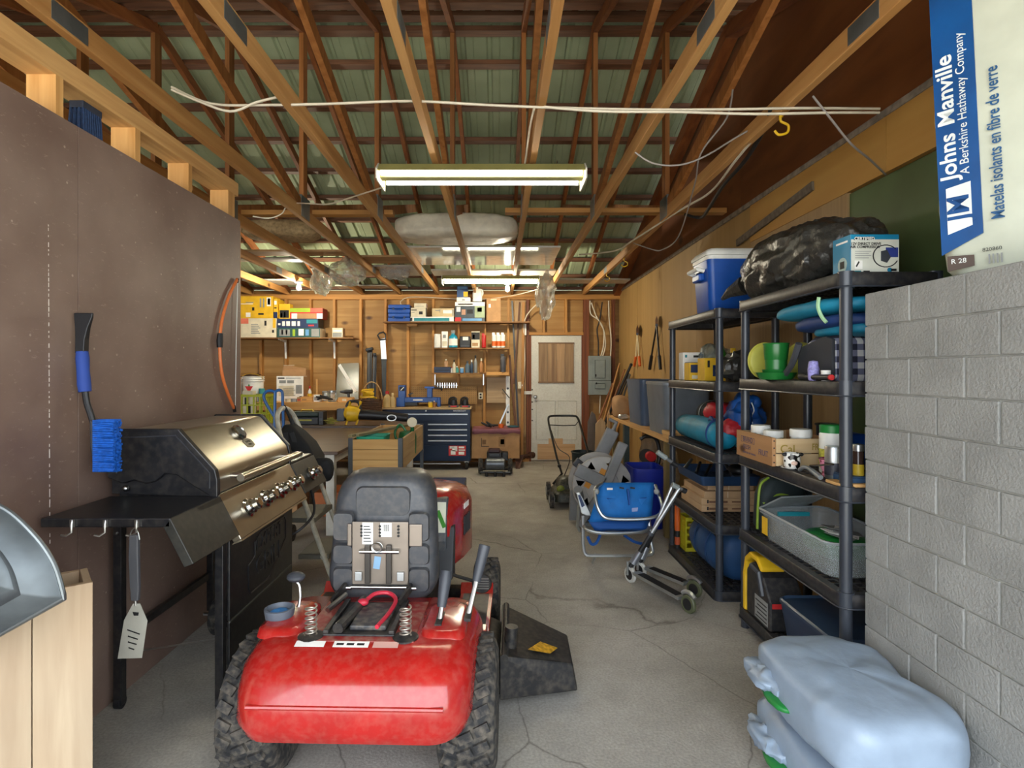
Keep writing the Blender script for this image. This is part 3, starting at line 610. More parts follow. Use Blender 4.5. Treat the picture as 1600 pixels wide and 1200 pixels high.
# ---------------------------------------------------------------- lawn tractor
def tractor():
    t = thing('lawn_tractor', 'red riding lawn tractor with its grey seat tipped forward', 'lawn tractor', (-.485, 2.12, 0), rotz=R(-1.5))
    off = [Vector()]
    def P(nm, mb, m, par=t, *a, **k): return part(nm, mb.xf(Matrix.Translation(off[0])), m, par, *a, local=True, **k)
    RP = mat('tractor_red', '#a31d1a', .22, var=.1, dust=.10, coat=.5); BK = mat('tractor_black', '#1a1a1c', .5, dust=.12)
    SEAT = mat('seat_grey', '#3b3d42', .45, dust=.10, bump=.05); PL = mat('seat_plate', '#8a7f74', .4, .55)
    def lvl(z, w, yf, yr, r): return [Vector((a*(.95 - .10*(.5 - b/(yf-yr))) + .012, b + (yf+yr)/2, z)) for a, b in rrect(w, yf-yr, r, 6)]
    body = MB().loft([lvl(.28, .85, .20, -.33, .12), lvl(.33, .89, .21, -.355, .13), lvl(.41, .89, .215, -.345, .13), lvl(.47, .875, .22, -.31, .12), lvl(.505, .835, .22, -.255, .11), lvl(.524, .79, .215, -.205, .09), lvl(.53, .75, .21, -.18, .08)])
    fd = P('rear_fender', body, RP, t, True, sharp=60)
    P('fender_crease', MB().tube([(-.30, -.345, .40), (.32, -.345, .40)], .008, 8), RP, fd, True)
    off[0] = Vector((0, -.045, -.028))
    P('seat_pan', MB().box(-.20, .20, -.135, .205, .55, .561), mat('pan_dark_red', '#8f1f1e', .5, dust=.5), fd, bevel=.004)
    for s in (1, -1): P('fender_pad', MB().loft([[Vector((a+s*.29, b+.04, z)) for a, b in rrect(w, h, .05, 4)] for z, w, h in ((.55, .16, .30), (.572, .15, .28), (.578, .12, .24))]), RP, fd, True, sharp=60)
    tr = P('battery_tray', MB().box(-.125, .125, -.10, .18, .556, .567).box(-.125, -.105, -.10, .18, .567, .58).box(.105, .125, -.10, .18, .567, .58), BK, fd, bevel=.003)
    P('battery', MB().box(-.04, .09, -.07, .13, .566, .585), mat('battery_grey', '#2c2d31', .5, dust=.35), tr, bevel=.006)
    P('hold_down', MB().tube([(-.075, -.09, .582), (-.06, .0, .585), (-.045, .15, .585)], .02, 10), BK, tr, True)
    P('battery_cable', MB().tube(smoothpath([(-.03, .10, .60), (.0, .14, .615), (.05, .16, .61), (.085, .12, .60), (.08, .03, .59), (.06, -.08, .585)]), .008, 8), mat('cable_red', '#c0283c', .45), tr, True)
    P('terminal_cap', MB().ball((-.035, .095, .60), (.022, .016, .014)), MC['cable_red'], tr, True)
    for s in (-.165, .165):
        P('spring_seat', MB().lathe([(0, 0), (.045, 0), (.045, .006), (.03, .01), (0, .01)], (s, -.10, .556), 18), BK, fd, True)
        P('seat_spring', MB().tube([(s+.019*math.cos(a), -.10+.019*math.sin(a), .565+a*.0026) for a in [i*.4 for i in range(98)]], .003, 6), mat('spring_steel', '#b3aca2', .35, .8), fd, True)
    for a, b, m_ in ((-.2, -.10, WHITEP), (-.07, .05, WHITEP), (.065, .15, mat('decal_red', '#c79a90', .5))): P('warning_label', MB().box(a, b, -.165, -.137, .5605, .5612).rot(R(14), 'X', (0, -.137, .56)), m_, fd)
    for i in range(3): P('warning_print', MB().box(-.06+i*.035, -.035+i*.035, -.156, -.146, .5613, .5616).rot(R(14), 'X', (0, -.137, .56)), INK, fd)
    cu = P('cup_holder', MB().lathe([(.034, .0), (.048, .0), (.054, .035), (.054, .042), (.047, .044), (.042, .036), (.038, .01), (0, .01)], (-.325, .02, .565), 24), mat('cup_grey', '#5a616c', .5), fd, True)
    P('blue_rag', MB().blob((-.325, .02, .588), (.07, .07, .03), 2, .008, 30, 3, 16), mat('rag_blue', '#2b6da8', .8), cu, True)
    lv = P('throttle_lever', MB().tube(smoothpath([(-.285, .10, .575), (-.283, .11, .61), (-.29, .12, .65), (-.30, .12, .665)]), .006, 8), CHROME, fd, True)
    P('knob', MB().ball((-.303, .12, .685), (.036, .03, .02)), DKGREY, lv, True)
    for x, y, x2, y2, z2 in ((.27, .0, .285, .07, .72), (.37, .05, .425, .12, .80)):
        P('lever_slot', MB().box(x-.012, x+.012, y-.05, y+.06, .572, .583), BK, fd)
        l = P('shift_lever', MB().tube([(x, y, .575), (x2, y2, z2)], .009, 8), STEEL, fd, True)
        d = Vector((x2-x, y2-y, z2-.575)); a = Vector((x, y, .575)) + d*.28
        if x > .3: a = Vector((x, y, .575)) + d*.5
        P('lever_grip', MB().tube([a, a+d*.25, a+d*.55, Vector((x2, y2, z2))+d*.06], [.016, .02, .023, .02], 12), DKGREY, l, True)
    off[0] = Vector((0, 0, -.012))
    # seat tipped up on its front hinge, underside towards the rear
    def out(w0, w1, h, z0, y, lean): # tapered rounded outline
        pts = []
        for a, b in rrect(1, 1, .22, 6):
            v = b+.5; w = w0 + (w1-w0)*v; pts.append(Vector((a*w - .002, y + lean*v, z0 + v*h)))
        return pts
    st = P('seat', MB().loft([out(.38, .30, .44, .56, .20, .05), out(.44, .36, .49, .535, .205, .06), out(.465, .395, .515, .52, .225, .07), out(.47, .41, .525, .515, .27, .08), out(.45, .39, .51, .525, .33, .1), out(.36, .3, .44, .56, .36, .11)]), SEAT, t, True, sharp=70)
    for s in (-1, 1):
        for z, h in ((.565, .10), (.675, .085), (.77, .12)): P('seat_rib_panel', MB().loft([[Vector((a*1 + s*.155 - .002, y, b+z+h/2)) for a, b in rrect(w, hh, .018, 3)] for y, w, hh in ((.212, .085, h), (.196, .078, h-.012))]), SEAT, st, True, sharp=50)
    P('seat_back_panel', MB().loft([[Vector((a - .002, y+.012, b+.925)) for a, b in rrect(w, hh, .03, 4)] for y, w, hh in ((.245, .24, .13), (.222, .22, .115))]), SEAT, st, True, sharp=50)
    off[0] = Vector((-.022, 0, -.012))
    pl = P('mounting_plate', MB().box(-.095, .135, .184, .192, .60, .855), PL, st, bevel=.004)
    for a, b in ((-.115, -.097), (.137, .19)): P('plate_tab', MB().box(a, b, .186, .194, .755, .845), PL, st, bevel=.006)
    for a, b, c_, d_ in ((-.052, -.008, .765, .852), (.022, .068, .795, .852)): P('label', MB().box(a, b, .182, .184, c_, d_), WHITEP, pl)
    for i in range(6): P('label_print', MB().box(-.047, -.015-.003*(i % 3), .1812, .182, .775+i*.012, .779+i*.012), INK, pl)
    for i in range(6): P('barcode', MB().box(.036+i*.004, .038+i*.004, .1812, .182, .818, .845), INK, pl)
    P('label', MB().box(-.005, .022, .182, .184, .665, .715).rot(R(8), 'Y', (.01, .183, .69)), mat('sticker_blue', '#7fa6c6', .5), pl)
    for x in (-.075, .0, .075):
        for k in range(4): P('slot_hole', MB().cyl((x+.02, .1815, .838-k*.013), (x+.02, .185, .838-k*.013), .0055, n=8), INK, pl)
    P('adjust_rod', MB().cyl((-.06, .172, .738), (.10, .172, .738), .0085), CHROME, pl, True)
    P('coil_spring', MB().tube([(.012+.02*math.cos(a), .17-.001*a, .758+.018*math.sin(a)) for a in [i*.5 for i in range(32)]], .003, 5), STEEL, pl, True)
    for x in (-.028, .058): P('slide_rail', MB().box(x-.011, x+.011, .166, .184, .61, .765), mat('rail_dark', '#4a4642', .4, .6), pl, bevel=.003)
    for x in (-.065, .105): P('bracket', MB().box(x-.014, x+.014, .17, .184, .62, .655), ALU, pl, bevel=.002)
    P('hinge_rod', MB().cyl((-.105, .18, .592), (.145, .18, .592), .006), STEEL, pl)
    for x in (-.115, .15):
        P('hinge_arm', MB().bar((x, .175, .60), (x-.03, .09, .565), .012, .03), BK, t); P('hinge_bolt', MB().cyl((x-.02, .17, .593), (x+.02, .17, .593), .007), CHROME, t)
    P('gas_strut', MB().tube([(-.10, .12, .585), (-.14, .02, .565)], .011, 8), STEEL, t, True)
    off[0] = Vector()
    # wheels
    def wheel(x, y, r, w, hub):
        o = P('tire', MB().lathe([(r*.55, -w*.46), (r*.8, -w*.5), (r*.94, -w*.45), (r, -w*.3), (r, w*.3), (r*.94, w*.45), (r*.8, w*.5), (r*.55, w*.46)], (x, y, r), 36, 'x', False), RUBBER, t, True, sharp=60)
        P('hub', MB().lathe([(0, -w*.3), (r*.55, -w*.42), (r*.57, w*.42), (0, w*.3)], (x, y, r), 20, 'x'), hub, o, True)
        tr = MB(); n = int(30*r/.25)
        for i in range(n):
            for k in (-1, 0, 1):
                a = 2*math.pi*(i + .5*(k == 0))/n; m = Matrix.Translation((x, y, r)) @ Matrix.Rotation(a, 4, 'X'); b = MB()
                b.cbox((k*w*.27, 0, r+.003), (w*.24, 2*math.pi*r/n*.55, .014), R(25)*(k if k else 1)); tr.add([m @ q for q in b.v], b.f)
        P('tread', tr, RUBBER, o, kind='stuff')
    for s in (-1, 1): wheel(s*.378, 0, .228, .205, WHITE); wheel(s*.385, 1.15, .185, .15, WHITE)
    P('front_axle', MB().box(-.32, .32, 1.12, 1.18, .16, .22), BK, t)
    for s in (-1, 1):
        P('running_board', MB().prism([(.16, .42), (.16, .30), (.30, .28), (.86, .28), (.90, .32), (.90, .34), (.86, .295), (.30, .30), (.22, .42)], 'x', s*.36-.10, s*.36+.07), RP, t, bevel=.004)
        P('foot_mat', MB().box(s*.36-.08, s*.36+.05, .34, .84, .295, .302), BK, t)
    P('pedal', MB().lathe([(0, -.008), (.045, -.008), (.05, 0), (.045, .008), (0, .008)], (.38, .72, .40), 20, 'y'), BK, t, True); 
    for i in range(5): P('pedal_rib', MB().box(.345, .415, .708, .712, .375+i*.012, .38+i*.012), STEEL, t)
    P('pedal_arm', MB().tube([(.38, .72, .40), (.25, .76, .42), (.15, .8, .45)], .009, 8), BK, t, True)
    P('frame', MB().box(-.16, .16, .2, 1.45, .22, .40), BK, t)
    # hood, dash
    def hs(y, w, zt, zb, r=.09):
        pts = [(-w/2, zb), (-w/2, zt-r), (-w/2+r*.3, zt-r*.3), (-w/2+r, zt), (0, zt+.02), (w/2-r, zt), (w/2-r*.3, zt-r*.3), (w/2, zt-r), (w/2, zb)]
        return [Vector((a+.02, y, b)) for a, b in pts]
    hd = P('hood', MB().loft([hs(.78, .38, .78, .47), hs(.86, .43, .815, .45), hs(1.0, .49, .815, .44), hs(1.2, .55, .80, .43), hs(1.45, .50, .765, .42), hs(1.62, .44, .72, .42), hs(1.68, .36, .66, .44)]), RP, t, True, sharp=45)
    for i in range(5): P('vent_slot', MB().hull2([Vector((.265+.15*(i*.032), .99+i*.032+a_, z_)) for a_, z_ in ((0, .56), (.014, .56), (.014, .66), (0, .66))], [Vector((.272+.15*(i*.032), .99+i*.032+a_, z_)) for a_, z_ in ((0, .56), (.014, .56), (.014, .66), (0, .66))]), INK, hd)
    P('hood_decal', MB().hull2([Vector((x_, y_, z_)) for x_, y_, z_ in ((.266, 1.0, .70), (.282, 1.1, .70), (.282, 1.1, .73), (.266, 1.0, .73))], [Vector((x_+.003, y_, z_)) for x_, y_, z_ in ((.266, 1.0, .70), (.282, 1.1, .70), (.282, 1.1, .73), (.266, 1.0, .73))]), WHITEP, hd)
    ds = P('dash', MB().prism([(.74, .60), (.80, .80), (.87, .80), (.87, .46), (.78, .46)], 'x', -.17, .20), mat('dash_grey', '#4a4d52', .55, dust=.2), t, bevel=.01)
    P('dash_decal', MB().box(.10, .195, .757, .76, .64, .79).rot(R(-14), 'X', (.17, .76, .70)), mat('decal_cream', '#d8d8c4', .5), ds)
    P('decal_stripe', MB().box(.165, .185, .755, .757, .66, .75).rot(R(-14), 'X', (.17, .76, .70)).rot(R(-25), 'Y', (.17, .76, .7)), mat('decal_green', '#3f8a2c', .5), ds)
    P('dash_skirt', MB().prism([(.70, .42), (.80, .66), (.86, .66), (.84, .40)], 'x', .12, .235), mat('skirt_dark', '#2e3034', .5), t, bevel=.008)
    P('steering_column', MB().cyl((0, .70, .62), (0, .60, .80), .025), BK, t); P('steering_wheel', MB().tube([(.16*math.cos(a), .60-.06*math.sin(a), .80+.145*math.sin(a)-.04) for a in [2*math.pi*i/24 for i in range(24)]], .014, 8, True), BK, t, True)
    # deck with discharge chute
    P('mower_deck', MB().loft([[Vector((a, b+.55, z)) for a, b in rrect(w, h, .14, 5)] for z, w, h in ((.09, 1.02, .62), (.18, 1.0, .6), (.22, .9, .5))]), BK, t, True, sharp=50)
    ch = P('discharge_chute', MB().add([(.48, .28, .26), (.80, .42, .16), (.80, .70, .16), (.48, .82, .26), (.48, .28, .07), (.82, .40, .05), (.82, .72, .05), (.48, .82, .07)], [(0,1,2,3), (7,6,5,4), (0,4,5,1), (1,5,6,2), (2,6,7,3), (3,7,4,0)]), BK, t, bevel=.008)
    P('chute_hinge', MB().cyl((.50, .28, .25), (.50, .82, .25), .016), BK, ch); P('chute_spring', MB().cyl((.52, .40, .20), (.53, .40, .33), .03, .028), BK, ch, True)
    P('warning_sticker', MB().add([(.60, .395, .232), (.70, .43, .198), (.74, .50, .190), (.66, .50, .218)], [(0,1,2,3)]), mat('sticker_amber', '#b98a1e', .5, var=.4, scale=60), ch)
tractor()

def ladder():
    t = thing('step_ladder', 'white tubular step ladder with rounded top handle behind the grill', 'ladder', (-1.2, 3.95, 0))
    LT = mat('ladder_tube', '#bdb9a8', .5, var=.2, scale=25); TOP = U(447, 641, 3.95)
    a0, b0 = Vector((-1.06, 3.72, .01)), Vector((-1.06, 4.14, .01)); a1, b1 = Vector((-1.44, 3.74, 1.04)), Vector((-1.44, 4.12, 1.04))
    part('front_rail', MB().tube([a0] + smoothpath([a0.lerp(a1, .9), a1, (-1.48, 3.80, 1.16), (-1.49, 3.93, 1.2), (-1.48, 4.06, 1.16), b1, b0.lerp(b1, .9)], 6) + [b0], .0165, 10), LT, t, True)
    for y in (3.76, 4.10): part('rear_leg', MB().tube([(-1.42, y, .98), (-1.64, y, .01)], .0135, 8), LT, t, True)
    part('rear_brace', MB().tube([(-1.6, 3.76, .2), (-1.6, 4.10, .2)], .01, 8), LT, t)
    for z in (.24, .48, .72):
        x = -1.06 - .38*z/1.03; part('step', MB().box(x-.17, x+.03, 3.735, 4.125, z-.02, z+.012), mat('step_grey', '#6e6b60', .7, bump=.2), t, bevel=.004)
        for y in (3.735, 4.125): part('step_bracket', MB().cyl((x, y-.012, z), (x, y+.012, z), .022, n=10), LT, t)
    for p in (a0, b0): part('foot', MB().cyl(p + Vector((0, 0, -.01)), p + Vector((-.01, 0, .04)), .02), BLACK, t)
    bg = thing('black_bag', 'black fabric tool bag hung on the step ladder handle', 'bag', (-1.40, 3.95, .80))
    BF = mat('bag_black', '#17181b', .8, bump=.25, bscale=200)
    part('body', MB().loft([[Vector((cx+a, 3.94+b, z)) for a, b in rrect(w, d, .03, 4)] for z, cx, w, d in ((.80, -1.36, .26, .2), (.86, -1.365, .26, .24), (.96, -1.39, .2, .22), (1.04, -1.43, .13, .18), (1.085, -1.445, .06, .12))]), BF, bg, True, sharp=60)
    for dx in (-.05, .05): part('strap', MB().bar((-1.37+dx, 3.83, .82), (-1.42+dx*.4, 3.84, 1.04), .03, .006, (0,1,0)), mat('strap_grey', '#2b2c30', .7), bg)
    part('handle', MB().tube(smoothpath([(-1.43, 3.94, 1.06), (-1.45, 3.94, 1.14), (-1.485, 3.94, 1.215), (-1.47, 3.98, 1.14), (-1.44, 3.98, 1.06)]), .008, 6), BF, bg, True)
    part('side_pocket', MB().blob((-1.18, 3.80, .80), (.14, .1, .16), 3, .01, 12, 2, 20), BF, bg, True)
ladder()
# ================================================================ helpers for small goods
def carton(name, label, cat, x0, y0, x1, y1, Y, dep, m, prints=(), group=None, bevel=.003, side=None, flap=True):
    """box whose front face covers photo pixels x0..x1, y0..y1 at depth Y; prints = (u0, v0, u1, v1, material) on that face"""
    a, b = XX(x0, Y), XX(x1, Y); z1, z0 = ZZ(y0, Y), ZZ(y1, Y)
    return wbox(name, label, cat, a, b, Y, Y+dep, z0, z1, m, prints, group, bevel, side, flap)
def wbox(name, label, cat, a, b, y0, y1, z0, z1, m, prints=(), group=None, bevel=.003, side=None, flap=True):
    t = thing(name, label, cat, ((a+b)/2, (y0+y1)/2, z0), group)
    part('carton', MB().box(a, b, y0, y1, z0, z1), m, t, bevel=bevel)
    if flap: part('lid_flap', MB().box(a+.002, b-.002, y0+.002, (y0+y1)/2-.001, z1, z1+.002).box(a+.002, b-.002, (y0+y1)/2+.001, y1-.002, z1, z1+.002), m, t)
    for u0, v0, u1, v1, pm in prints: part('print', MB().box(a+(b-a)*u0, a+(b-a)*u1, y0-.0012, y0, z0+(z1-z0)*v0, z0+(z1-z0)*v1), pm, t)
    if side: part('side_print', MB().box(b, b+.0012, y0+.003, y1-.003, z0+.003, z1-.003), side, t)
    return t
def lines(n, u0, u1, v0, v1, m, f=.5): return [(u0, v0+(v1-v0)*i/n, u1-(.12*(i % 3))*(u1-u0), v0+(v1-v0)*(i+f)/n, m) for i in range(n)]
def bottle(name, label, px_, ytop, ybot, wpx, Y, m, capm, labm=None, style='bottle', group=None, cat='bottle'):
    c = U(px_, ybot, Y); H = (ybot-ytop)*Y/F; r = wpx*Y/F/2; t = thing(name, label, cat, c, group)
    if style == 'bottle': pr = [(r*.9, 0), (r, .02*H), (r, .55*H), (r*.85, .66*H), (r*.42, .76*H), (r*.4, .86*H), (0, .86*H)]
    elif style == 'jar': pr = [(r*.92, 0), (r, .03*H), (r, .8*H), (r*.88, .85*H), (0, .85*H)]
    else: pr = [(r*.95, 0), (r, .02*H), (r, .96*H), (r*.93, H), (0, H)]
    part('body', MB().lathe(pr, c, 16), m, t, True, sharp=40)
    if style == 'bottle': part('cap', MB().lathe([(r*.46, .82*H), (r*.46, .98*H), (r*.3, H), (0, H)], c, 12), capm, t, True, sharp=40)
    if style == 'jar': part('lid', MB().lathe([(r*.97, .83*H), (r*.99, .98*H), (r*.9, H), (0, H)], c, 16), capm, t, True, sharp=40)
    if labm: part('label', MB().lathe([(r*1.02, .12*H), (r*1.02, .5*H)], c, 16, cap=False), labm, t, True)
    if style == 'spray':
        part('trigger_head', MB().box(c.x-r*.9, c.x+r*.35, c.y-r*.35, c.y+r*.35, c.z+.98*H, c.z+1.16*H).box(c.x-r*.8, c.x-r*.55, c.y-r*.2, c.y+r*.2, c.z+.8*H, c.z+.98*H), capm, t, bevel=.003)
    return t
def frustum(c, r0, r1, h, n=24, wall=.004): # open container profile
    return MB().lathe([(0, .004), (r0-wall, .004), (r1-wall, h), (r1, h), (r0, 0), (0, 0)], c, n, cap=False)

# ================================================================ back wall left: shelf with boxes
SHELF = wood('shelf_board', '#6e4a24', '#8f6334', 'x')
def shelf_left():
    z = 1.985; t = thing('wall_shelf', 'long brown wall shelf on white brackets carrying power tool boxes', 'shelf', (-3.2, 9.0, z))
    part('board', MB().box(-4.35, -2.26, 8.84, 9.195, z-.02, z), SHELF, t, bevel=.002)
    for px_ in (447, 523):
        x = XX(px_, 9.19); part('bracket', MB().prism([(9.192, z-.02), (8.9, z-.02), (8.9, z-.032), (9.15, z-.06), (9.18, z-.32), (9.192, z-.32)], 'x', x-.014, x+.014), WHITE, t)
shelf_left()
Y0 = 8.87
def zY(Y, z): return HY - (z-EYE)*F/Y
zs = zY(Y0, 1.985)
G = 'boxes on the left wall shelf'
carton('power_tool_box', 'white and navy product box under the yellow box on the left wall shelf', 'box', 366, 497.5, 431.5, zs, Y0, .3, CREAM, [(0, 0, .14, 1, NAVY), (.16, .72, .34, 1, mat('coral', '#d8735c', .6)), (.72, .62, .77, .88, INK), (.9, .25, .95, .4, INK), (.92, .5, .99, 1, YELP)] + lines(6, .4, .62, .2, .75, GREYP), G)
carton('power_tool_box', 'large yellow trimmer box stacked on the left wall shelf', 'box', 366, 463, 426.5, 497.4, Y0, .3, YELP, [(.84, .55, .95, .95, WHITEP), (.86, .62, .93, .9, INK), (.30, .06, .42, .26, WHITEP), (.05, .15, .1, .35, INK), (.46, .35, .52, .5, INK), (.62, .16, .76, .24, INK), (.66, .5, .7, .9, GREYP), (.74, .5, .78, .9, GREYP), (.3, .7, .5, .74, GREYP), (.1, .64, .48, .67, WHITEP)], G)
carton('power_tool_box', 'narrow yellow and navy box beside the large yellow box', 'box', 427.3, 467, 433.5, 497, Y0, .3, YELP, [(0, 0, 1, .32, NAVY), (.2, .5, .8, .56, INK), (.2, .7, .8, .9, WHITEP)], G)
carton('socket_set_box', 'teal green flat product box at the bottom of the left wall shelf', 'box', 433, 512.5, 500, zs, Y0, .28, mat('deepteal', '#25504e', .5), [(.05, .15, .3, .85, GREYP), (.36, .15, .42, .85, LIME), (.5, .2, .62, .9, WHITEP), (.66, .2, .74, .85, LBLUE), (.8, .1, .98, .9, GREYP), (.10, .3, .14, .8, WHITEP), (.2, .3, .24, .8, WHITEP)], G, side=CREAM)
carton('socket_set_box', 'dark navy flat product box lying on the teal box', 'box', 432.5, 498, 497, 512.4, Y0+.02, .28, NAVY, [(.03, .3, .09, .5, WHITEP), (.13, .22, .2, .72, WHITEP), (.23, .22, .32, .72, WHITEP), (.36, .22, .46, .72, WHITEP), (.5, .22, .56, .72, WHITEP), (.72, .5, .98, .9, TEAL), (.76, .2, .9, .34, REDP)], G, side=BLACK)
carton('drill_box', 'small yellow box with black tool picture on the left wall shelf', 'box', 436, 475, 453, 497.9, Y0+.04, .14, YELP, [(.06, .05, .9, .58, INK), (.15, .1, .3, .4, YELP), (.45, .1, .6, .45, WHITEP)], G)
carton('long_tool_box', 'lime green and red long box on the navy box', 'box', 453, 481.5, 504, 497.9, Y0+.04, .25, REDP, [(0, .62, .62, 1, LIME), (.05, .0, .22, .5, WHITEP), (.22, .0, .8, .5, CARD), (.82, 0, 1, .5, WHITEP), (.62, .62, 1, 1, mat('salmon', '#b8604c', .6))], G, side=mat('darkred', '#7a1f1a', .6))
carton('small_white_box', 'small white printed box at the end of the left wall shelf', 'box', 519, 512.5, 535.5, zs, Y0+.03, .14, CREAM, [(.05, .05, .9, .5, GREYP), (.1, .6, .9, .8, WHITEP)], G, side=CARD)

# ---------------------------------------------------------------- wall shelves with bottles
def shelves_mid():
    z1, z2, z3 = ZZ(503, 9.0), ZZ(543.5, 9.0), ZZ(582.5, 9.0)
    t = thing('wall_shelf', 'long thin upper wall shelf holding blue cases and car part boxes', 'shelf', (-.7, 9.0, z1-.02), 'wall shelves left of the door')
    part('board', MB().box(XX(600, 9), XX(828, 9), 8.9, 9.195, z1-.02, z1), SHELF, t, bevel=.002); part('support_block', MB().box(XX(634, 9), XX(650, 9), 9.1, 9.19, z1-.06, z1-.021), PINE, t)
    part('bracket', MB().box(XX(820, 9), XX(823, 9), 9.13, 9.19, z1-.2, z1-.021), WHITE, t)
    t = thing('wall_shelf', 'middle wall shelf holding spray bottles and cleaners', 'shelf', (-.4, 9.0, z2-.02), 'wall shelves left of the door')
    part('board', MB().box(XX(678, 9), XX(796, 9), 8.92, 9.195, z2-.025, z2), SHELF, t, bevel=.002)
    for px_ in (716, 758, 794): part('upright', MB().box(XX(px_, 9)-.012, XX(px_, 9)+.012, 9.12, 9.16, z3, z1-.021), STUD, t)
    t = thing('wall_shelf', 'lower wall shelf lined with small bottles and cans', 'shelf', (-.6, 9.0, z3-.02), 'wall shelves left of the door')
    part('board', MB().box(XX(675, 9), XX(759, 9), 8.92, 9.195, z3-.022, z3), SHELF, t, bevel=.002); part('side_board', MB().box(XX(760, 9), XX(795, 9), 8.94, 9.195, z3-.035, z3+.012), PINE, t)
    for px_ in (678, 755): part('bracket', MB().box(XX(px_, 9)-.008, XX(px_, 9)+.008, 9.15, 9.19, z3-.2, z3-.022), STEEL, t)
    return z1, z2, z3
z1, z2, z3 = shelves_mid(); Y1 = 8.93
p1_, p2_, p3_ = zY(Y1, z1), zY(Y1, z2), zY(Y1, z3)
G = 'goods on the upper wall shelf'
def blue_case(y0, y1, lb):
    a, b = XX(606, Y1), XX(640.5, Y1); zt, zb = ZZ(y0, Y1), ZZ(y1, Y1); t = thing('plastic_case', lb, 'case', ((a+b)/2, Y1+.12, zb), G)
    part('lower_shell', MB().box(a, b, Y1, Y1+.24, zb, zb+(zt-zb)*.48), BLUE, t, bevel=.008); part('upper_shell', MB().box(a+.004, b-.004, Y1+.004, Y1+.236, zb+(zt-zb)*.52, zt), BLUE, t, bevel=.012)
    for u in (.25, .75): part('latch', MB().box(a+(b-a)*u-.015, a+(b-a)*u+.015, Y1-.006, Y1, zb+(zt-zb)*.35, zb+(zt-zb)*.65), NAVY, t)
    part('handle', MB().tube([((a+b)/2-.05, Y1, zb+.05), ((a+b)/2-.045, Y1-.02, zb+.05), ((a+b)/2+.045, Y1-.02, zb+.05), ((a+b)/2+.05, Y1, zb+.05)], .007, 6), BLUE, t, True)
blue_case(489.2, p1_, 'lower of two stacked blue plastic tool cases'); blue_case(475.8, 489, 'upper of two stacked blue plastic tool cases')
carton('flat_box', 'flat teal and white box under the two white boxes on the shelf', 'box', 641.5, 495, 709, p1_, Y1, .2, WHITEP, [(.08, .1, .9, .75, TEAL), (.0, .1, .04, .8, INK), (.2, .75, .3, .95, WHITEP)], G)
carton('white_box', 'white box with black diamond mark beside the blue cases', 'box', 642, 481, 665, 494.8, Y1, .18, CREAM, [(.03, .7, .4, .8, INK), (.55, .25, .8, .6, INK), (.05, .45, .25, .52, GREYP)], G, side=GREYP)
carton('white_box', 'upper white box set on the one with the black diamond', 'box', 647, 474, 666, 480.9, Y1, .17, CREAM, [(.1, .3, .8, .4, GREYP)], G, side=mat('pinkish', '#a88a80', .6))
carton('cream_box', 'long cream box on the flat teal box', 'box', 675, 482, 709.5, 494.8, Y1, .17, mat('creamy', '#cdb78c', .6), [(.15, .7, .35, .8, GREYP), (.5, .4, .9, .8, WHITEP), (.35, .5, .37, .9, GREYP), (.92, .1, .98, .9, GREYP)], G)
carton('car_part_box', 'car part box printed with a driver picture', 'box', 711, 472, 757.5, p1_, Y1-.02, .22, mat('slate', '#39434c', .5), [(0, .8, 1, 1, WHITEP), (.66, .2, 1, .8, mat('greeny', '#8fa07e', .5)), (.0, .0, .2, .22, REDP), (.25, .04, .9, .16, LBLUE), (.05, .5, .18, .75, WHITEP), (.22, .35, .35, .62, mat('skin', '#b58a70', .6)), (.4, .4, .6, .62, INK), (.75, .5, .9, .72, WHITEP), (.1, .86, .6, .92, INK)], G)
carton('small_blue_box', 'navy blue box with yellow sticker standing on the car part box', 'box', 714, 447, 731, 464.5, Y1, .12, mat('bluegrey', '#34507e', .5), [(.6, .05, 1, .5, YELP), (.05, .75, .9, .95, LBLUE)], G)
carton('small_white_carton', 'thin white carton between the car part box and the navy box', 'box', 713.5, 464.8, 735, 471.6, Y1, .13, WHITEP, [(.4, .3, .6, .6, GREYP)], G)
def jug(px_, y0, y1, lb):
    c = U(px_, y1, Y1+.06); H = (y1-y0)*Y1/F; t = thing('plastic_jug', lb, 'jug', c, G); r = .075
    part('body', MB().loft([[Vector((c.x+a*s+.0, c.y+b*s, c.z+z*H)) for a, b in rrect(2*r, 1.5*r, .03, 4)] for z, s in ((0, .95), (.03, 1), (.55, 1), (.75, .85), (.88, .4), (.9, .3))]), WHITE, t, True, sharp=50)
    part('cap', MB().cyl(c+Vector((-.01, 0, .89*H)), c+Vector((-.01, 0, H)), .022), WHITE, t, True); part('handle', MB().tube(smoothpath([c+Vector((.02, 0, .88*H)), c+Vector((.07, 0, .8*H)), c+Vector((.085, 0, .6*H)), c+Vector((.07, 0, .42*H))]), .012, 8), WHITE, t, True)
jug(746, 449, 471.6, 'white plastic jug with handle on the car part box')
carton('cardboard_box', 'plain cardboard box at the end of the upper wall shelf', 'box', 760, 466, 782.5, p1_, Y1, .2, CARD, [(.3, .9, .7, .97, mat('tape', '#c4a47a', .4)), (.15, .6, .3, .75, WHITEP)], G)
G = 'goods on the middle wall shelf'
bottle('jar', 'white plastic jar at the end of the middle wall shelf', 683.5, 522, p2_, 10, Y1, WHITE, WHITE, None, 'jar', G, 'jar')
carton('white_carton', 'tall white carton beside the white jar', 'box', 690, 518, 699.5, p2_, Y1, .08, WHITEP, [(.2, .6, .7, .8, GREYP), (.1, .1, .9, .4, CREAM)], G)
bottle('detergent_bottle', 'turquoise bottle with clear top on the middle wall shelf', 708, 516, p2_, 14, Y1, mat('turq', '#1f8fae', .3), GREYP, WHITEP, 'bottle', G)
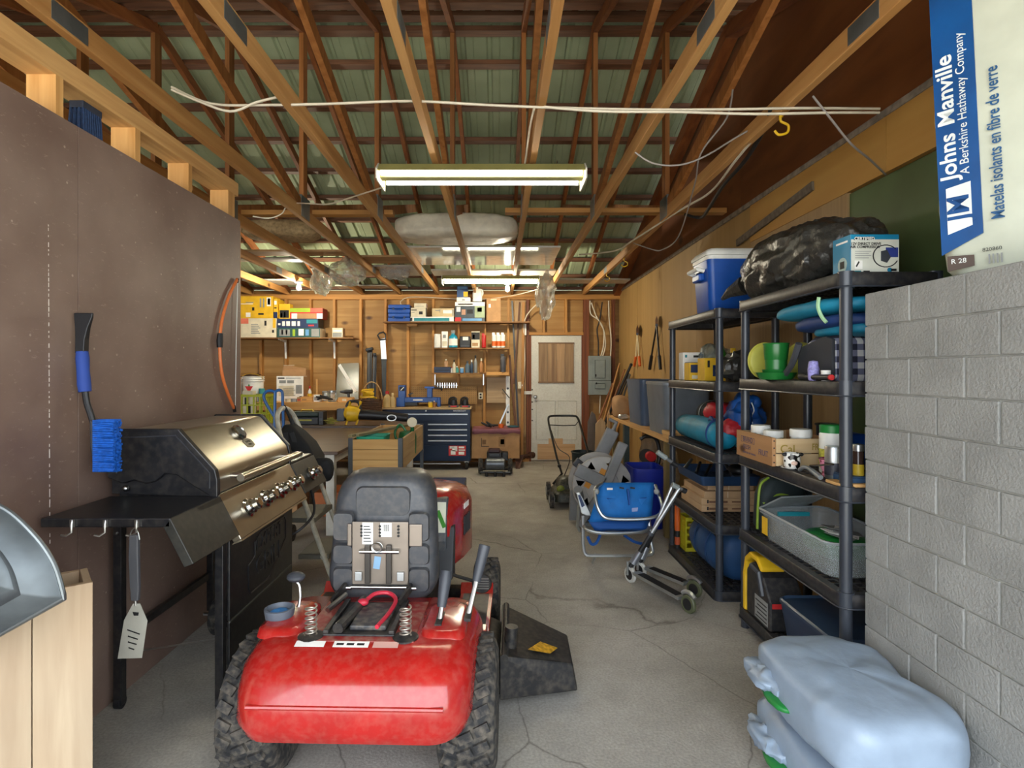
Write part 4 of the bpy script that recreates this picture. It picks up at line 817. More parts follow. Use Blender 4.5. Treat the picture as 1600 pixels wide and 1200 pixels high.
carton('black_case', 'black tool case with white label on the middle wall shelf', 'case', 718, 525.5, 735, p2_, Y1, .12, BLACK, [(.3, .65, .8, .95, WHITEP), (.1, .1, .9, .2, DKGREY)], G, bevel=.012)
carton('drill_box', 'cream box with a black tool picture on the middle wall shelf', 'box', 736.5, 518, 749.5, p2_, Y1, .1, CREAM, [(.0, .5, 1, .95, INK), (.15, .55, .4, .8, GREYP), (.1, .1, .8, .3, CARD)], G)
bottle('spray_can', 'red spray bottle on the middle wall shelf', 756, 524, p2_, 7, Y1, RED, RED, None, 'spray', G)
for i, (px_, m_) in enumerate(((772, WHITE), (779, WHITE), (786, WHITE))): bottle('spray_cleaner', ['white spray bottle with orange label next to the red one', 'white spray bottle between two other orange labelled ones', 'white spray bottle with orange label at the shelf end'][i], px_, 523, p2_, 7, Y1+.02*(i % 2), m_, WHITE, ORANGE, 'spray', G)
G = 'small bottles on the lower wall shelf'
carton('dark_case', 'dark blue flat case on the lower wall shelf', 'case', 678, 573.5, 704, p3_, Y1, .14, mat('nightblue', '#1c2c48', .5), [(.05, .4, .95, .5, INK)], G, bevel=.006)
sm = [(697, 561, 573, 6, mat('flesh', '#b08a68', .6), CREAM, 'cream squeeze bottle standing on the dark blue case', 573), (706, 573, None, 4, WHITE, RED, 'tiny white bottle with red cap', None), (709.5, 562, None, 5, CREAM, INK, 'slim cream tube with black cap', None), (714, 572, None, 6, mat('teal_b', '#3f8f8a', .4), WHITE, 'short teal bottle with white cap', None), (721.5, 574, None, 6, LBLUE, WHITE, 'short pale blue can with white lid', None), (730.5, 564, None, 8, mat('greyblue', '#4d6272', .4), DKGREY, 'grey blue bottle with broad body', None), (737, 562, None, 5, mat('slateb', '#31445a', .4), WHITE, 'slate bottle with white cap', None), (743, 555, None, 6, GREYP, INK, 'tall grey spray can with black cap', None), (752, 560, None, 6, mat('tanb', '#b07a4a', .5), CREAM, 'tan bottle with cream cap', None)]
for i, (px_, yt, yb, w, m_, cm, lb, _) in enumerate(sm): bottle('small_bottle', lb + (' on the lower wall shelf' if i else ''), px_, yt, yb or p3_, w, Y1+.03*(i % 2), m_, cm, None, 'bottle' if i != 4 else 'jar', G)
bottle('spray_bottle', 'dark grey spray bottle on the short side board', 786, 557, zY(Y1+.03, z3+.012), 9, Y1+.03, mat('smoke', '#4a4a50', .4), BLACK, None, 'spray', G)
sr = thing('socket_rail', 'chrome sockets on a rail fixed above the pegboard', 'socket rail', U(698, 606, 9.17))
part('rail', MB().box(XX(682, 9.17), XX(715, 9.17), 9.175, 9.182, ZZ(603, 9.17), ZZ(601, 9.17)), STEEL, sr)
for i in range(9): part('socket', MB().cyl(U(684+i*3.6, 606, 9.165), U(684+i*3.6, 598, 9.165), .013, n=10), CHROME, sr, True)

# ---------------------------------------------------------------- back bench with clutter
BZ = 1.0; BYF = 8.45
def back_bench():
    t = thing('workbench', 'rough timber workbench along the back wall', 'workbench', (-3.3, 8.8, 0))
    for i in range(3): part('top_plank', MB().box(-4.95, -1.86, BYF+.01+i*.236, BYF+.24+i*.236, BZ-.04, BZ), PINE, t, bevel=.003)
    part('front_rail', MB().box(-4.95, -1.86, BYF-.03, BYF+.008, BZ-.12, BZ), PINE, t, bevel=.003)
    for x in (-4.9, -3.4, -1.9):
        for y in (BYF+.05, 9.1): part('leg', MB().box(x-.045, x+.045, y-.045, y+.045, 0, BZ-.041), PINEZ, t)
    part('lower_shelf', MB().box(-4.9, -1.9, BYF+.05, 9.1, .3, .32), SHELF, t)
back_bench()
bb = lambda Y: zY(Y, BZ)
G = 'things on the back workbench'
def bucket(px_, y0, w, Y, lb, mark):
    yb = bb(Y); c = U(px_, yb, Y); H = (yb-y0)*Y/F; r = w*Y/F/2; t = thing('plastic_bucket', lb, 'bucket', c, 'white buckets on the back workbench')
    part('pail', frustum(c, r*.86, r, H), WHITE, t, True, sharp=40)
    for f in (.82, .9, .985): part('rim', MB().tube([c+Vector((r*1.02*math.cos(a), r*1.02*math.sin(a), f*H)) for a in [2*math.pi*i/24 for i in range(24)]], .006, 6, True), WHITE, t, True)
    part('bail_handle', MB().tube([c+Vector((r*1.05*math.cos(a), -r*.3-.25*r*math.sin(a), H*.9 + .5*r*math.sin(a))) for a in [math.pi*i/14 for i in range(15)]], .004, 6), YEL if mark else STEEL, t, True)
    if mark:
        y = c.y - r*.99; part('red_emblem', MB().prism([(c.x-.06, c.z+.62*H), (c.x+.06, c.z+.62*H), (c.x, c.z+.36*H)], 'y', y-.004, y), REDP, t); part('green_leaf', MB().prism([(c.x-.014, c.z+.62*H), (c.x+.014, c.z+.62*H), (c.x, c.z+.72*H)], 'y', y-.004, y), GREEN, t)
    part('cloth_inside', MB().blob(c+Vector((0, 0, H*.96)), (1.7*r, 1.7*r, .12), 2, .03, 9, 3, 20), mat('brown_cloth', '#3d2a20', .9), t, True)
bucket(396, 588, 32, 8.62, 'white plastic bucket with red triangle emblem on the back workbench', True)
bucket(366, 590, 30, 8.72, 'plain white plastic bucket half hidden by the partition edge', False)
carton('cardboard_box', 'open brown cardboard box behind the white instruction box', 'box', 441, 578, 478, bb(8.95), 8.95, .2, CARD, [], G)
_f = thing('cardboard_flap', 'raised cardboard sheet sticking up behind the white box', 'cardboard', U(460, 578, 9.0)); part('sheet', MB().hull2([U(a, b, 9.0) for a, b in ((441, 578), (478, 578), (478, 575), (460, 573), (460, 570.5), (443, 571))], [U(a, b, 9.015) for a, b in ((441, 578), (478, 578), (478, 575), (460, 573), (460, 570.5), (443, 571))]), CARD, _f)
part('torn_edge', MB().bar(U(443, 571, 9.0), U(460, 570.5, 9.0), .006, .006), CREAM, _f)
carton('instruction_box', 'white box printed with black line drawings on the back workbench', 'box', 432, 588, 474, bb(8.75), 8.75, .17, WHITEP, [(.05, .9, .3, .95, INK), (.35, .91, .9, .94, GREYP), (.1, .72, .35, .84, GREYP), (.4, .72, .65, .84, GREYP), (.08, .2, .64, .62, CREAM), (.72, .3, .95, .65, GREYP), (.85, .1, .95, .2, INK)] + lines(5, .25, .7, .22, .58, GREYP, .3), G, side=CARD)
# leaning glass sheet
gs = thing('plastic_sheet', 'clear plastic sheet with white diagonal strip leaning on the wall', 'sheet', U(543, 620, 8.98))
part('pane', MB().hull2([U(524, 624, 8.9), U(560, 624, 8.9), U(561, 567, 9.16), U(528, 568, 9.16)], [U(524, 624, 8.908), U(560, 624, 8.908), U(561, 567, 9.168), U(528, 568, 9.168)]), mat('frost_pane', '#94a099', .25, trans=.55, alpha=.6), gs)
part('white_strip', MB().bar(U(530, 570, 9.13), U(556, 612, 8.95), .05, .004, (0, 1, 0)), WHITEP, gs)
def sticks(name, label, pts, r, m, cat='stick', group=None):
    return solo(name, MB().tube(pts, r, 8), m, label, cat, group, smooth=True)
st = thing('wooden_stick', 'short turned stick standing in a base on the back workbench', 'stick', U(495.5, bb(8.7), 8.7)); part('rod', MB().cyl(U(495.5, bb(8.7)-2, 8.7), U(495, 592, 8.7), .016, .018, 10), PINEZ, st, True); part('base', MB().cyl(U(495.5, bb(8.7), 8.7), U(495.5, bb(8.7)-3, 8.7), .05, .045, 14), PINE, st, True)
bottle('glass_jar', 'clear glass jar among the bench clutter', 519, 610, bb(8.6), 13, 8.6, mat('jar_glass', '#cfd8d4', .1, trans=.8), ALU, None, 'jar', G, 'jar')
carton('parts_tray', 'small white parts tray on the back workbench', 'tray', 490, 617, 500, bb(8.55), 8.55, .1, WHITE, [(.1, .2, .9, .7, GREYP)], G, flap=False)
carton('wood_block', 'pale wood offcut lying on the back workbench', 'offcut', 470, 620, 488, bb(8.5), 8.5, .12, PINE, [(.1, .3, .5, .6, CARD)], G, flap=False)
carton('wood_block', 'long wood offcut by the drill on the back workbench', 'offcut', 528, 621, 550, bb(8.5), 8.5, .15, PINE, [(.3, .2, .6, .7, CREAM)], G, flap=False)
pl = thing('hand_plane', 'black pry bar and pliers heap on the back workbench', 'hand tools', U(506, bb(8.5), 8.5))
for a, b in (((494, 620), (516, 624)), ((496, 624), (512, 619.5)), ((500, 618), (520, 624.5))): part('tool', MB().tube([U(a[0], a[1], 8.52), U((a[0]+b[0])/2, (a[1]+b[1])/2-.5, 8.5), U(b[0], b[1], 8.5)], [.012, .018, .01], 8), BLACK, pl, True)
def drill(px_, py_, Y, lb):
    c = U(px_, py_, Y); t = thing('cordless_drill', lb, 'drill', c)
    part('motor_housing', MB().cyl(c+Vector((-.02, 0, .15)), c+Vector((.09, 0, .155)), .035, .03), BLACK, t, True); part('chuck', MB().cyl(c+Vector((-.09, 0, .15)), c+Vector((-.02, 0, .15)), .016, .026), DKGREY, t, True)
    part('grip', MB().bar(c+Vector((.045, 0, .03)), c+Vector((.03, 0, .14)), .035, .045), BLACK, t, bevel=.008); part('battery', MB().box(c.x, c.x+.1, c.y-.035, c.y+.035, c.z, c.z+.045), DKGREY, t, bevel=.006)
drill(541, bb(8.55), 8.55, 'black cordless drill standing on the back workbench')
# basket with yellow cord
bk = thing('wicker_basket', 'dark wicker basket with hoop handle beside the tool chest', 'basket', U(581, 648, 8.2))
c = U(581, 648, 8.2); part('basket', frustum(c, .13, .155, .22), wood('wicker', '#3a2413', '#5c3b20', 'z', across=60, along=30), bk, True)
for k in range(7): part('weave_band', MB().tube([c+Vector(((.133+.0036*k)*math.cos(a), (.133+.0036*k)*math.sin(a), .02+k*.032)) for a in [2*math.pi*i/20 for i in range(20)]], .007, 5, True), MC['wicker'], bk, True)
part('hoop_handle', MB().tube([c+Vector((.15*math.cos(a), 0, .2+.27*math.sin(a))) for a in [math.pi*i/16 for i in range(17)]], .009, 6), wood('hoop', '#9c7a4c', '#b8935f', 'x'), bk, True)
part('stand', MB().box(c.x-.15, c.x+.15, c.y-.15, c.y+.15, .0, c.z), SHELF, bk)
yc = thing('extension_cord', 'coiled yellow extension cord heaped on the basket', 'cord', c+Vector((-.08, 0, .22)))
part('coil', MB().tube(smoothpath([c+Vector((-.06 + .13*math.cos(i*1.9)*(1-.02*i), .08*math.sin(i*1.7), .24+.0055*i)) for i in range(24)], 5), .011, 6), YEL, yc, True)
# long black tools standing against the wall
for px0, y0, px1, y1, r, lb in ((578, 548, 577, 626, .05, 'broad black speaker-stand like post leaning behind the basket'), (586, 556, 584, 626, .035, 'thin dark metal post leaning beside the broad black post')):
    t = thing('black_post', lb, 'post', U(px1, y1, 8.95)); a, b = U(px0, y0, 9.12), U(px1, bb(8.95), 8.95)
    part('bar', MB().bar(b, a, r*1.6, r*.8, (0, 1, 0)), BLACK if r > .04 else mat('gunmetal', '#3c4148', .4, .5), t, bevel=.004); part('rail', MB().bar(b+Vector((0, -.03, 0)), a+Vector((0, -.03, -.04)), .02, .02, (0, 1, 0)), DKGREY, t)
    part('head', MB().cbox(a+Vector((0, -.03, .02)), (.12 if r > .04 else .05, .07, .05), 0, 0, R(-14)), BLACK, t, bevel=.012)
def saw(px_, lb):
    t = thing('hand_saw', lb, 'saw', U(600, 566, 9.17)); Y = 9.17
    part('blade', MB().hull2([U(a, b, Y) for a, b in ((594, 530), (602, 528), (604, 562), (596, 563))], [U(a, b, Y+.003) for a, b in ((594, 530), (602, 528), (604, 562), (596, 563))]), STEEL, t)
    part('handle', MB().tube([U(a, b, Y-.008) for a, b in ((594, 531), (590, 524), (593, 520.5), (599, 519), (602, 522), (602.5, 530))], .014, 8, True), BLACK, t, True); part('sheath', MB().hull2([U(a, b, Y-.012) for a, b in ((595, 561), (605, 561), (604, 566), (603, 618), (597, 618), (596, 566))], [U(a, b, Y+.012) for a, b in ((595, 561), (605, 561), (604, 566), (603, 618), (597, 618), (596, 566))]), mat('sheath_grey', '#3b3f41', .6), t, bevel=.003)
saw(600, 'hand saw with black handle hung on a wall stud')

# ---------------------------------------------------------------- dark tables in the middle
TT = wood('dark_table_top', '#4a3a30', '#5e4a3c', 'x', across=12, along=1, rough=.4, rnd=0); TW = mat('table_white', '#c9c7bd', .5, dust=.15)
def table(name, lb, x0, x1, y0, y1, h, legs=True):
    t = thing(name, lb, 'table', ((x0+x1)/2, (y0+y1)/2, 0)); part('table_top', MB().box(x0, x1, y0, y1, h-.03, h), TT, t, bevel=.005)
    part('apron', MB().box(x0+.05, x1-.05, y0+.05, y0+.075, h-.11, h-.031), TW, t); part('apron', MB().box(x1-.075, x1-.05, y0+.076, y1-.05, h-.11, h-.031), TW, t)
    for x in (x0+.07, x1-.09):
        for y in (y0+.07, y1-.09): part('leg', MB().box(x-.03, x+.045, y-.03, y+.045, 0, h-.031), TW, t, bevel=.004)
    return t
table('work_table', 'dark topped table with white legs behind the step ladder', -3.25, -1.415, 5.0, 7.12, .75)
table('side_table', 'second dark topped table under the leaf blower', -4.2, -1.15, 7.16, 7.95, .77)
tz = .77; ty = lambda Y: zY(Y, tz)
# milk crate, hand truck, toolbox, blower on the far table
def milk_crate(name, lb, x0, x1, y0, y1, z0, h, m, n=5, rows=3, grp=None):
    t = thing(name, lb, 'crate', ((x0+x1)/2, (y0+y1)/2, z0), grp)
    part('floor', MB().box(x0, x1, y0, y1, z0, z0+.012), m, t); 
    for (a, b, c_, d_) in ((x0, x1, y0, y0+.012), (x0, x1, y1-.012, y1), (x0, x0+.012, y0+.012, y1-.012), (x1-.012, x1, y0+.012, y1-.012)):
        w = MB(); alongx = (b-a) > (d_-c_)
        for k in range(rows+1): zz = z0+.012+(h-.03)*k/rows; w.box(a, b, c_, d_, zz, zz+(.03 if k == rows else .016))
        L = (b-a) if alongx else (d_-c_)
        for k in range(n+1):
            q = L*k/n
            if alongx: w.box(max(a, a+q-.01), min(b, a+q+.01), c_+.001, d_-.001, z0, z0+h)
            else: w.box(a+.001, b-.001, max(c_, c_+q-.01), min(d_, c_+q+.01), z0, z0+h)
        part('lattice_side', w, m, t, kind='stuff')
    return t
LM = mat('lime_crate', '#a9b01c', .45)
a, b = XX(366, 7.35), XX(416, 7.35); milk_crate('milk_crate', 'lime yellow plastic crate in front of the white bucket', a, b, 7.35, 7.62, tz, ZZ(618, 7.35)-tz, LM)
wbox('crate_contents', 'chequered packet standing in the lime crate', 'packet', XX(379, 7.4), XX(395, 7.4), 7.40, 7.5, tz+.013, ZZ(611, 7.4), CREAM, [(.2, .55, .5, .8, INK), (.5, .3, .8, .55, INK), (.1, .1, .4, .3, TEAL)])
bottle('teal_can', 'teal can beside the lime crate', 409, 607, 626, 9, 8.5, mat('teal_can', '#2c8a8c', .4), ALU, None, 'can', None, 'can')
def hand_truck():
    Y = 4.8; t = thing('hand_truck', 'blue tubular hand truck handles standing behind the ladder', 'hand truck', U(440, 850, 4.8)); BM = mat('truck_blue', '#1d4f86', .45)
    r = .0125
    part('loop_handle', MB().tube(smoothpath([U(428, 650, Y), U(418, 634, Y), U(412, 620, Y), U(416, 612, Y), U(424, 610.5, Y), U(430, 613, Y)], 5) + [U(429, 665, Y), (U(429, 665, Y).x, Y, .05)], r, 8), BM, t, True)
    part('frame_tube', MB().tube(smoothpath([U(430, 612, Y), U(436, 609.5, Y), U(441, 613, Y), U(441.5, 625, Y)], 5) + [U(443, 665, Y), (U(443, 665, Y).x, Y, .05)], r, 8), BM, t, True)
    for z in (.35, .7): part('cross_bar', MB().box(U(429, 0, Y).x, U(443, 0, Y).x, Y-.01, Y+.01, z, z+.03), BM, t)
    part('toe_plate', MB().box(U(424, 0, Y).x, U(448, 0, Y).x, Y-.18, Y, .0, .012), BM, t)
    for px_ in (421, 451): part('wheel', MB().lathe([(0, -.02), (.07, -.02), (.075, 0), (.07, .02), (0, .02)], (U(px_, 0, Y).x, Y+.06, .076), 18, 'x'), RUBBER, t, True)
hand_truck()
def toolbox():
    t = thing('tool_box', 'dark green and black toolbox with yellow latch strip on the table', 'toolbox', U(478, ty(7.3), 7.3)); Y = 7.3; z0 = tz; a, b = XX(455, Y), XX(497, Y); zt = ZZ(643.5, Y)
    TG = mat('tool_green', '#1f3128', .5)
    part('body', MB().box(a, b, Y, Y+.2, z0, z0+(zt-z0)*.6), BLACK, t, bevel=.01); part('lid', MB().box(a-.005, b+.005, Y-.005, Y+.2, z0+(zt-z0)*.62, zt), TG, t, bevel=.015)
    part('latch_strip', MB().box(a+.1, b-.08, Y-.008, Y-.004, z0+(zt-z0)*.3, z0+(zt-z0)*.42), mat('olive_y', '#a59b2c', .5), t); part('handle', MB().tube([((a+b)/2-.08, Y+.1, zt-.002), ((a+b)/2-.07, Y+.1, zt+.02), ((a+b)/2+.07, Y+.1, zt+.02), ((a+b)/2+.08, Y+.1, zt-.002)], .01, 6), YEL, t, True)
    wbox('black_box', 'small black case beside the green toolbox', 'case', XX(497.6, Y), XX(505, Y), Y, Y+.16, z0, ZZ(643, Y), BLACK, [(.2, .3, .8, .5, DKGREY)], flap=False)
toolbox()
def blower():
    Y = 7.25; z0 = tz; s = F/Y; t = thing('leaf_blower', 'yellow and black leaf blower lying on the far table', 'leaf blower', U(560, ty(Y), Y)); c = U(556, 648, Y)
    part('motor_housing', MB().tube([c+Vector((-.14, 0, .02)), c+Vector((-.09, 0, .02)), c+Vector((.0, 0, .01)), c+Vector((.05, 0, 0))], [.06, .105, .1, .07], 18), YEL, t, True)
    part('battery', MB().box(c.x-.23, c.x-.13, Y-.06, Y+.06, c.z-.08, c.z+.08), DKGREY, t, bevel=.012)
    part('nozzle_tube', MB().tube([c+Vector((.04, 0, 0)), c+Vector((.16, 0, -.002)), c+Vector((.42, 0, -.02)), U(637, 653, Y)], [.062, .066, .055, .05], 16), BLACK, t, True)
    part('nozzle_ring', MB().tube([U(612+7*math.cos(x_), 653+4.5*math.sin(x_), Y-.07) for x_ in [2*math.pi*i/16 for i in range(16)]], .008, 6, True), STEEL, t, True)
    part('handle', MB().tube(smoothpath([c+Vector((-.12, 0, .10)), c+Vector((-.08, 0, .165)), c+Vector((.03, 0, .16)), c+Vector((.06, 0, .06))]), .02, 10), BLACK, t, True)
    for dx, dz in ((-.10, -.12), (.03, -.12)): part('guard_fin', MB().bar(c+Vector((dx, -.02, -.06)), c+Vector((dx-.02, -.03, z0-c.z+.008)), .03, .02), YEL, t)
    for dx in (-.09, .04): part('guard_fin', MB().bar(c+Vector((dx, 0, .08)), c+Vector((dx+.025, -.01, .17)), .03, .02), YEL, t)
blower()
yn = thing('coiled_rope', 'tangle of thin yellow green cord on the far table', 'rope', U(518, ty(7.3), 7.3))
part('cord', MB().tube(smoothpath([Vector((XX(515, 7.3)+.11*math.cos(i*2.3)*(.5+.5*math.sin(i)), 7.35+.07*math.sin(i*1.9), tz+.012+.003*i)) for i in range(26)], 4), .006, 5), mat('rope_y', '#8f8b3a', .7), yn, True)

# ---------------------------------------------------------------- raised planter
def planter():
    x0, x1, y0, y1, z0, z1 = -1.215, -.785, 4.6, 5.88, .655, .905; t = thing('raised_planter', 'pine raised planter box on dark steel corner legs', 'planter', ((x0+x1)/2, 5.24, 0))
    PW = wood('planter_pine', '#b98c4c', '#d3aa6c', 'x', across=16, knots=3.6, rnd=.06); PY = wood('planter_pine_y', '#a9885a', '#c6a674', 'y', across=16, knots=3.6, rnd=.06)
    for k in range(3):
        za = z0 + k*.0835; zb = za+.081
        for y in (y0, y1-.02): part('plank', MB().box(x0+.012, x1-.012, y, y+.02, za, zb), PW, t, bevel=.002)
        for x in (x0, x1-.02): part('plank', MB().box(x, x+.02, y0+.022, y1-.022, za, zb), PY, t, bevel=.002)
    part('bottom', MB().box(x0+.02, x1-.02, y0+.022, y1-.022, z0+.01, z0+.03), PY, t)
    LG = mat('corner_steel', '#4b4f52', .5, .4)
    for x, sx in ((x0, -1), (x1, 1)):
        for y, sy in ((y0, -1), (y1, 1)):
            part('leg', MB().box(min(x-sx*.0, x-sx*.032+sx*.0), max(x, x-sx*.032), y+sy*.001, y+sy*.004, 0, z1+.01).box(min(x+sx*.001, x+sx*.004), max(x+sx*.001, x+sx*.004), min(y-sy*.032, y+sy*.004), max(y-sy*.032, y+sy*.004), 0, z1+.01), LG, t)
    # things kept in it
    for i, (a, b) in enumerate((((-1.20, 4.58), (-.93, 5.7)), ((-1.15, 4.62), (-.88, 5.75)))): solo('metal_strip', MB().bar((a[0], a[1], z1+.03), (b[0], b[1], z1+.015), .03, .02), mat('strip_metal', '#8c8566', .45, .4), 'long metal strip lying across the planter, ' + ('over its corner post' if i == 0 else 'beside the other strip'), 'metal strip', 'metal strips on the planter')
    wc = thing('watering_can', 'green watering can with white rose inside the planter', 'watering can', (-.86, 5.35, z0+.03)); GP = mat('can_green', '#17683a', .4)
    part('body', MB().lathe([(.08, 0), (.085, .16), (.075, .2), (.04, .21), (0, .21)], (-.86, 5.35, z0+.031), 18), GP, wc, True); part('spout', MB().tube([(-.83, 5.30, z0+.1), (-.80, 5.25, z0+.27), (-.80, 5.22, z0+.31)], [.03, .018, .016], 10), GP, wc, True)
    part('handle', MB().tube(smoothpath([(-.87, 5.35, z0+.23), (-.93, 5.35, z0+.30), (-.98, 5.35, z0+.22), (-.94, 5.35, z0+.1)]), .012, 8), GP, wc, True); part('rose', MB().lathe([(.02, 0), (.045, -.03), (.045, -.04), (0, -.042)], (-.795, 5.23, z0+.335), 16, 'y'), CREAM, wc, True)
    solo('garden_tray', MB().loft([[Vector((-1.06+a, 4.80+b, z)) for a, b in rrect(w, h, .03, 4)] for z, w, h in ((z0+.031, .2, .2), (z1+.012, .24, .26), (z1+.016, .25, .27), (z1+.008, .22, .24), (z0+.06, .19, .19))]), mat('jade', '#2c9a7c', .4), 'jade green plastic tray in the planter', 'tray', None, True)
planter()

# ---------------------------------------------------------------- tool chest with lathe
def chest():
    Y = 8.39; x0, x1 = XX(597, Y), XX(735, Y); z0, z1 = .13, .895; t = thing('tool_chest', 'dark blue rolling tool chest with silver drawer pulls', 'tool chest', ((x0+x1)/2, Y+.25, 0))
    CB = mat('chest_blue', '#10243f', .28, .2, var=.2, scale=2); 
    part('cabinet', MB().box(x0, x1, Y+.012, Y+.5, z0, z1), CB, t, bevel=.006); part('wood_top', MB().box(x0-.01, x1+.01, Y-.01, Y+.51, z1, z1+.025), wood('chest_top', '#a88a5c', '#c0a377', 'x'), t, bevel=.003)
    def drawer(a, b, c_, d_):
        d = part('drawer', MB().box(a, b, Y, Y+.011, c_, d_), CB, t, bevel=.002); part('pull', MB().prism([(Y-.016, d_-.022), (Y-.016, d_-.008), (Y, d_-.002), (Y, d_-.026)], 'x', a+.02, b-.02), ALU, d)
    xm = XX(665.5, Y); drawer(x0+.015, x1-.02, ZZ(657, Y), ZZ(645.5, Y))
    for i, (ya, yb) in enumerate(((669.5, 661.5), (678, 670), (686.5, 678.5), (694.5, 687))):
        drawer(xm+.012, x1-.03, ZZ(ya, Y), ZZ(yb, Y)); drawer(x0+.015, xm-.02, ZZ(ya, Y), ZZ(yb, Y))
    part('lower_door', MB().box(x0+.015, x1-.03, Y, Y+.011, z0+.02, ZZ(696, Y)), CB, t, bevel=.003)
    sx0, sx1, sz0, sz1 = XX(701, Y), XX(728, Y), ZZ(712, Y), ZZ(696.5, Y); sk = part('red_sticker', MB().box(sx0, sx1, Y-.0025, Y, sz0, sz1), REDP, t)
    for u0, v0, u1, v1 in ((.06, .72, .5, .95), (.12, .1, .4, .55), (.2, .45, .5, .75), (.58, .75, .9, .92), (.58, .5, .95, .62), (.58, .1, .9, .4), (.15, .82, .3, .9)): part('sticker_print', MB().box(sx0+(sx1-sx0)*u0, sx0+(sx1-sx0)*u1, Y-.0035, Y-.0026, sz0+(sz1-sz0)*v0, sz0+(sz1-sz0)*v1), WHITEP, sk)
    text(t, 'MASTERCRAFT', .028, (XX(718, Y), Y+.009, ZZ(642.2, Y)), (1,0,0), (0,0,1), WHITEP, bold=.02); part('lock', MB().cyl((xm, Y+.002, ZZ(642, Y)), (xm, Y+.014, ZZ(642, Y)), .012), STEEL, t)
    for x in (x0+.08, x1-.06):
        for y in (Y+.08, Y+.42): part('caster', MB().lathe([(0, -.02), (.055, -.02), (.06, 0), (.055, .02), (0, .02)], (x, y, .06), 16, 'x'), RUBBER, t, True); part('caster_fork', MB().box(x-.03, x+.03, y-.025, y+.025, .10, z0), STEEL, t)
    part('foot_rail', MB().box(x0+.1, x1-.15, Y+.03, Y+.05, .085, .10), ALU, t)
    return z1+.0255
cz = chest(); cy = lambda Y: zY(Y, cz)
def lathe_m():
    Y = 8.62; LB = mat('lathe_blue', '#15468e', .35); t = thing('wood_lathe', 'blue bench wood lathe on the tool chest', 'lathe', U(655, cy(Y), Y))
    def q(nm, a, b, c_, d_, m=LB, dy=0, **k): return part(nm, MB().box(XX(a, Y), XX(c_, Y), Y+dy, Y+dy+.14, ZZ(d_, Y), ZZ(b, Y)), m, t, bevel=.008, **k)
    q('headstock', 622, 602, 633, 622); q('headstock_base', 619, 621, 632, cy(Y)); q('bed', 630, 621, 684, 629, LB, .02); q('tailstock', 667, 606, 675, 622); q('tail_foot', 683, 621, 688, cy(Y)); q('motor', 630, 628, 652, 634.5, BLACK, .03)
    part('tail_crossbar', MB().box(XX(663, Y), XX(678, Y), Y+.02, Y+.12, ZZ(607, Y), ZZ(604, Y)), LB, t, bevel=.004); part('quill', MB().cyl(U(675, 605.5, Y+.07), U(690, 607, Y+.07), .014), BLACK, t, True); part('handwheel', MB().cyl(U(689, 607, Y+.07), U(691, 607, Y+.07), .035), BLACK, t, True)
    part('control_plate', MB().box(XX(624, Y), XX(632, Y), Y-.004, Y, ZZ(611, Y), ZZ(604, Y)), INK, t); part('brand_stroke', MB().bar(U(626, 610, Y-.006), U(631, 605, Y-.006), .012, .003, (0, 1, 0)), WHITEP, t)
    part('tool_rest', MB().bar(U(638, 617, Y+.03), U(645, 614, Y+.03), .02, .02), BLACK, t)
    part('name_plate', MB().box(XX(645, Y), XX(660, Y), Y+.017, Y+.02, ZZ(626, Y), ZZ(624, Y)), WHITEP, t)
lathe_m()
bottle('wood_finish_can', 'short yellow can in front of the lathe tailstock', 672.5, 627, cy(8.5), 7, 8.5, YEL, ALU, None, 'jar', None, 'can'); bottle('glue_bottle', 'tiny brown bottle next to the yellow can', 678.5, 626, cy(8.52), 4.5, 8.52, mat('amber', '#8a5a2a', .4), CREAM, None, 'bottle')
G = 'beige jugs at the tool chest end'
for px_, yt, lb in ((605, 611, 'larger beige plastic jug at the left end of the tool chest'), (613.5, 614, 'smaller beige plastic jug beside the lathe headstock')): bottle('oil_jug', lb, px_, yt, cy(8.5), 12 if px_ < 610 else 8, 8.5, mat('beige_jug', '#b99d68', .45), mat('jugcap', '#d8c08c', .5) if px_ > 610 else RED, None, 'bottle', G, 'jug')
def sander(px_, w, lb):
    Y = 8.55; c = U(px_, cy(Y), Y); k = w*Y/F; t = thing('palm_sander', lb, 'power tool', c, 'sanders on the tool chest')
    part('sole', MB().box(c.x-k*.5, c.x+k*.5, Y-.05, Y+.05, c.z, c.z+.03), DKGREY, t, bevel=.004); part('motor', MB().lathe([(k*.34, .03), (k*.36, .06), (k*.3, .11), (k*.15, .125), (0, .125)], c, 16), BLACK, t, True)
    part('handle', MB().tube(smoothpath([c+Vector((-k*.45, 0, .04)), c+Vector((-k*.4, 0, .12)), c+Vector((0, 0, .145)), c+Vector((k*.3, 0, .11))]), .016, 8), BLACK, t, True); part('name_strip', MB().box(c.x-k*.3, c.x+k*.3, Y-.056, Y-.05, c.z+.008, c.z+.024), REDP, t)
sander(709, 16, 'larger black palm sander on the tool chest'); sander(727, 15, 'black palm sander at the tool chest edge')
wbox('feed_box', 'blue and white flat carton on the floor beyond the tractor hood', 'box', -.80, -.40, 6.5, 6.95, .001, .16, NAVY, [(0, .55, .75, 1, WHITEP), (.1, .1, .5, .4, LBLUE)], bevel=.004)
for a, b, y0, y1, h, m_, lb in ((-2.3, -1.95, 5.5, 5.85, .3, CARD, 'brown cardboard box stored under the dark table'), (-1.85, -1.55, 5.7, 6.1, .24, mat('orange_box', '#b0602a', .6), 'orange brown box stored under the dark table edge'), (-2.9, -2.45, 5.4, 5.9, .4, BLACK, 'black lidded box stored deep under the dark table')): wbox('stored_box', lb, 'box', a, b, y0, y1, .001, h, m_, [(.2, .3, .7, .5, GREYP)], 'boxes under the dark table')
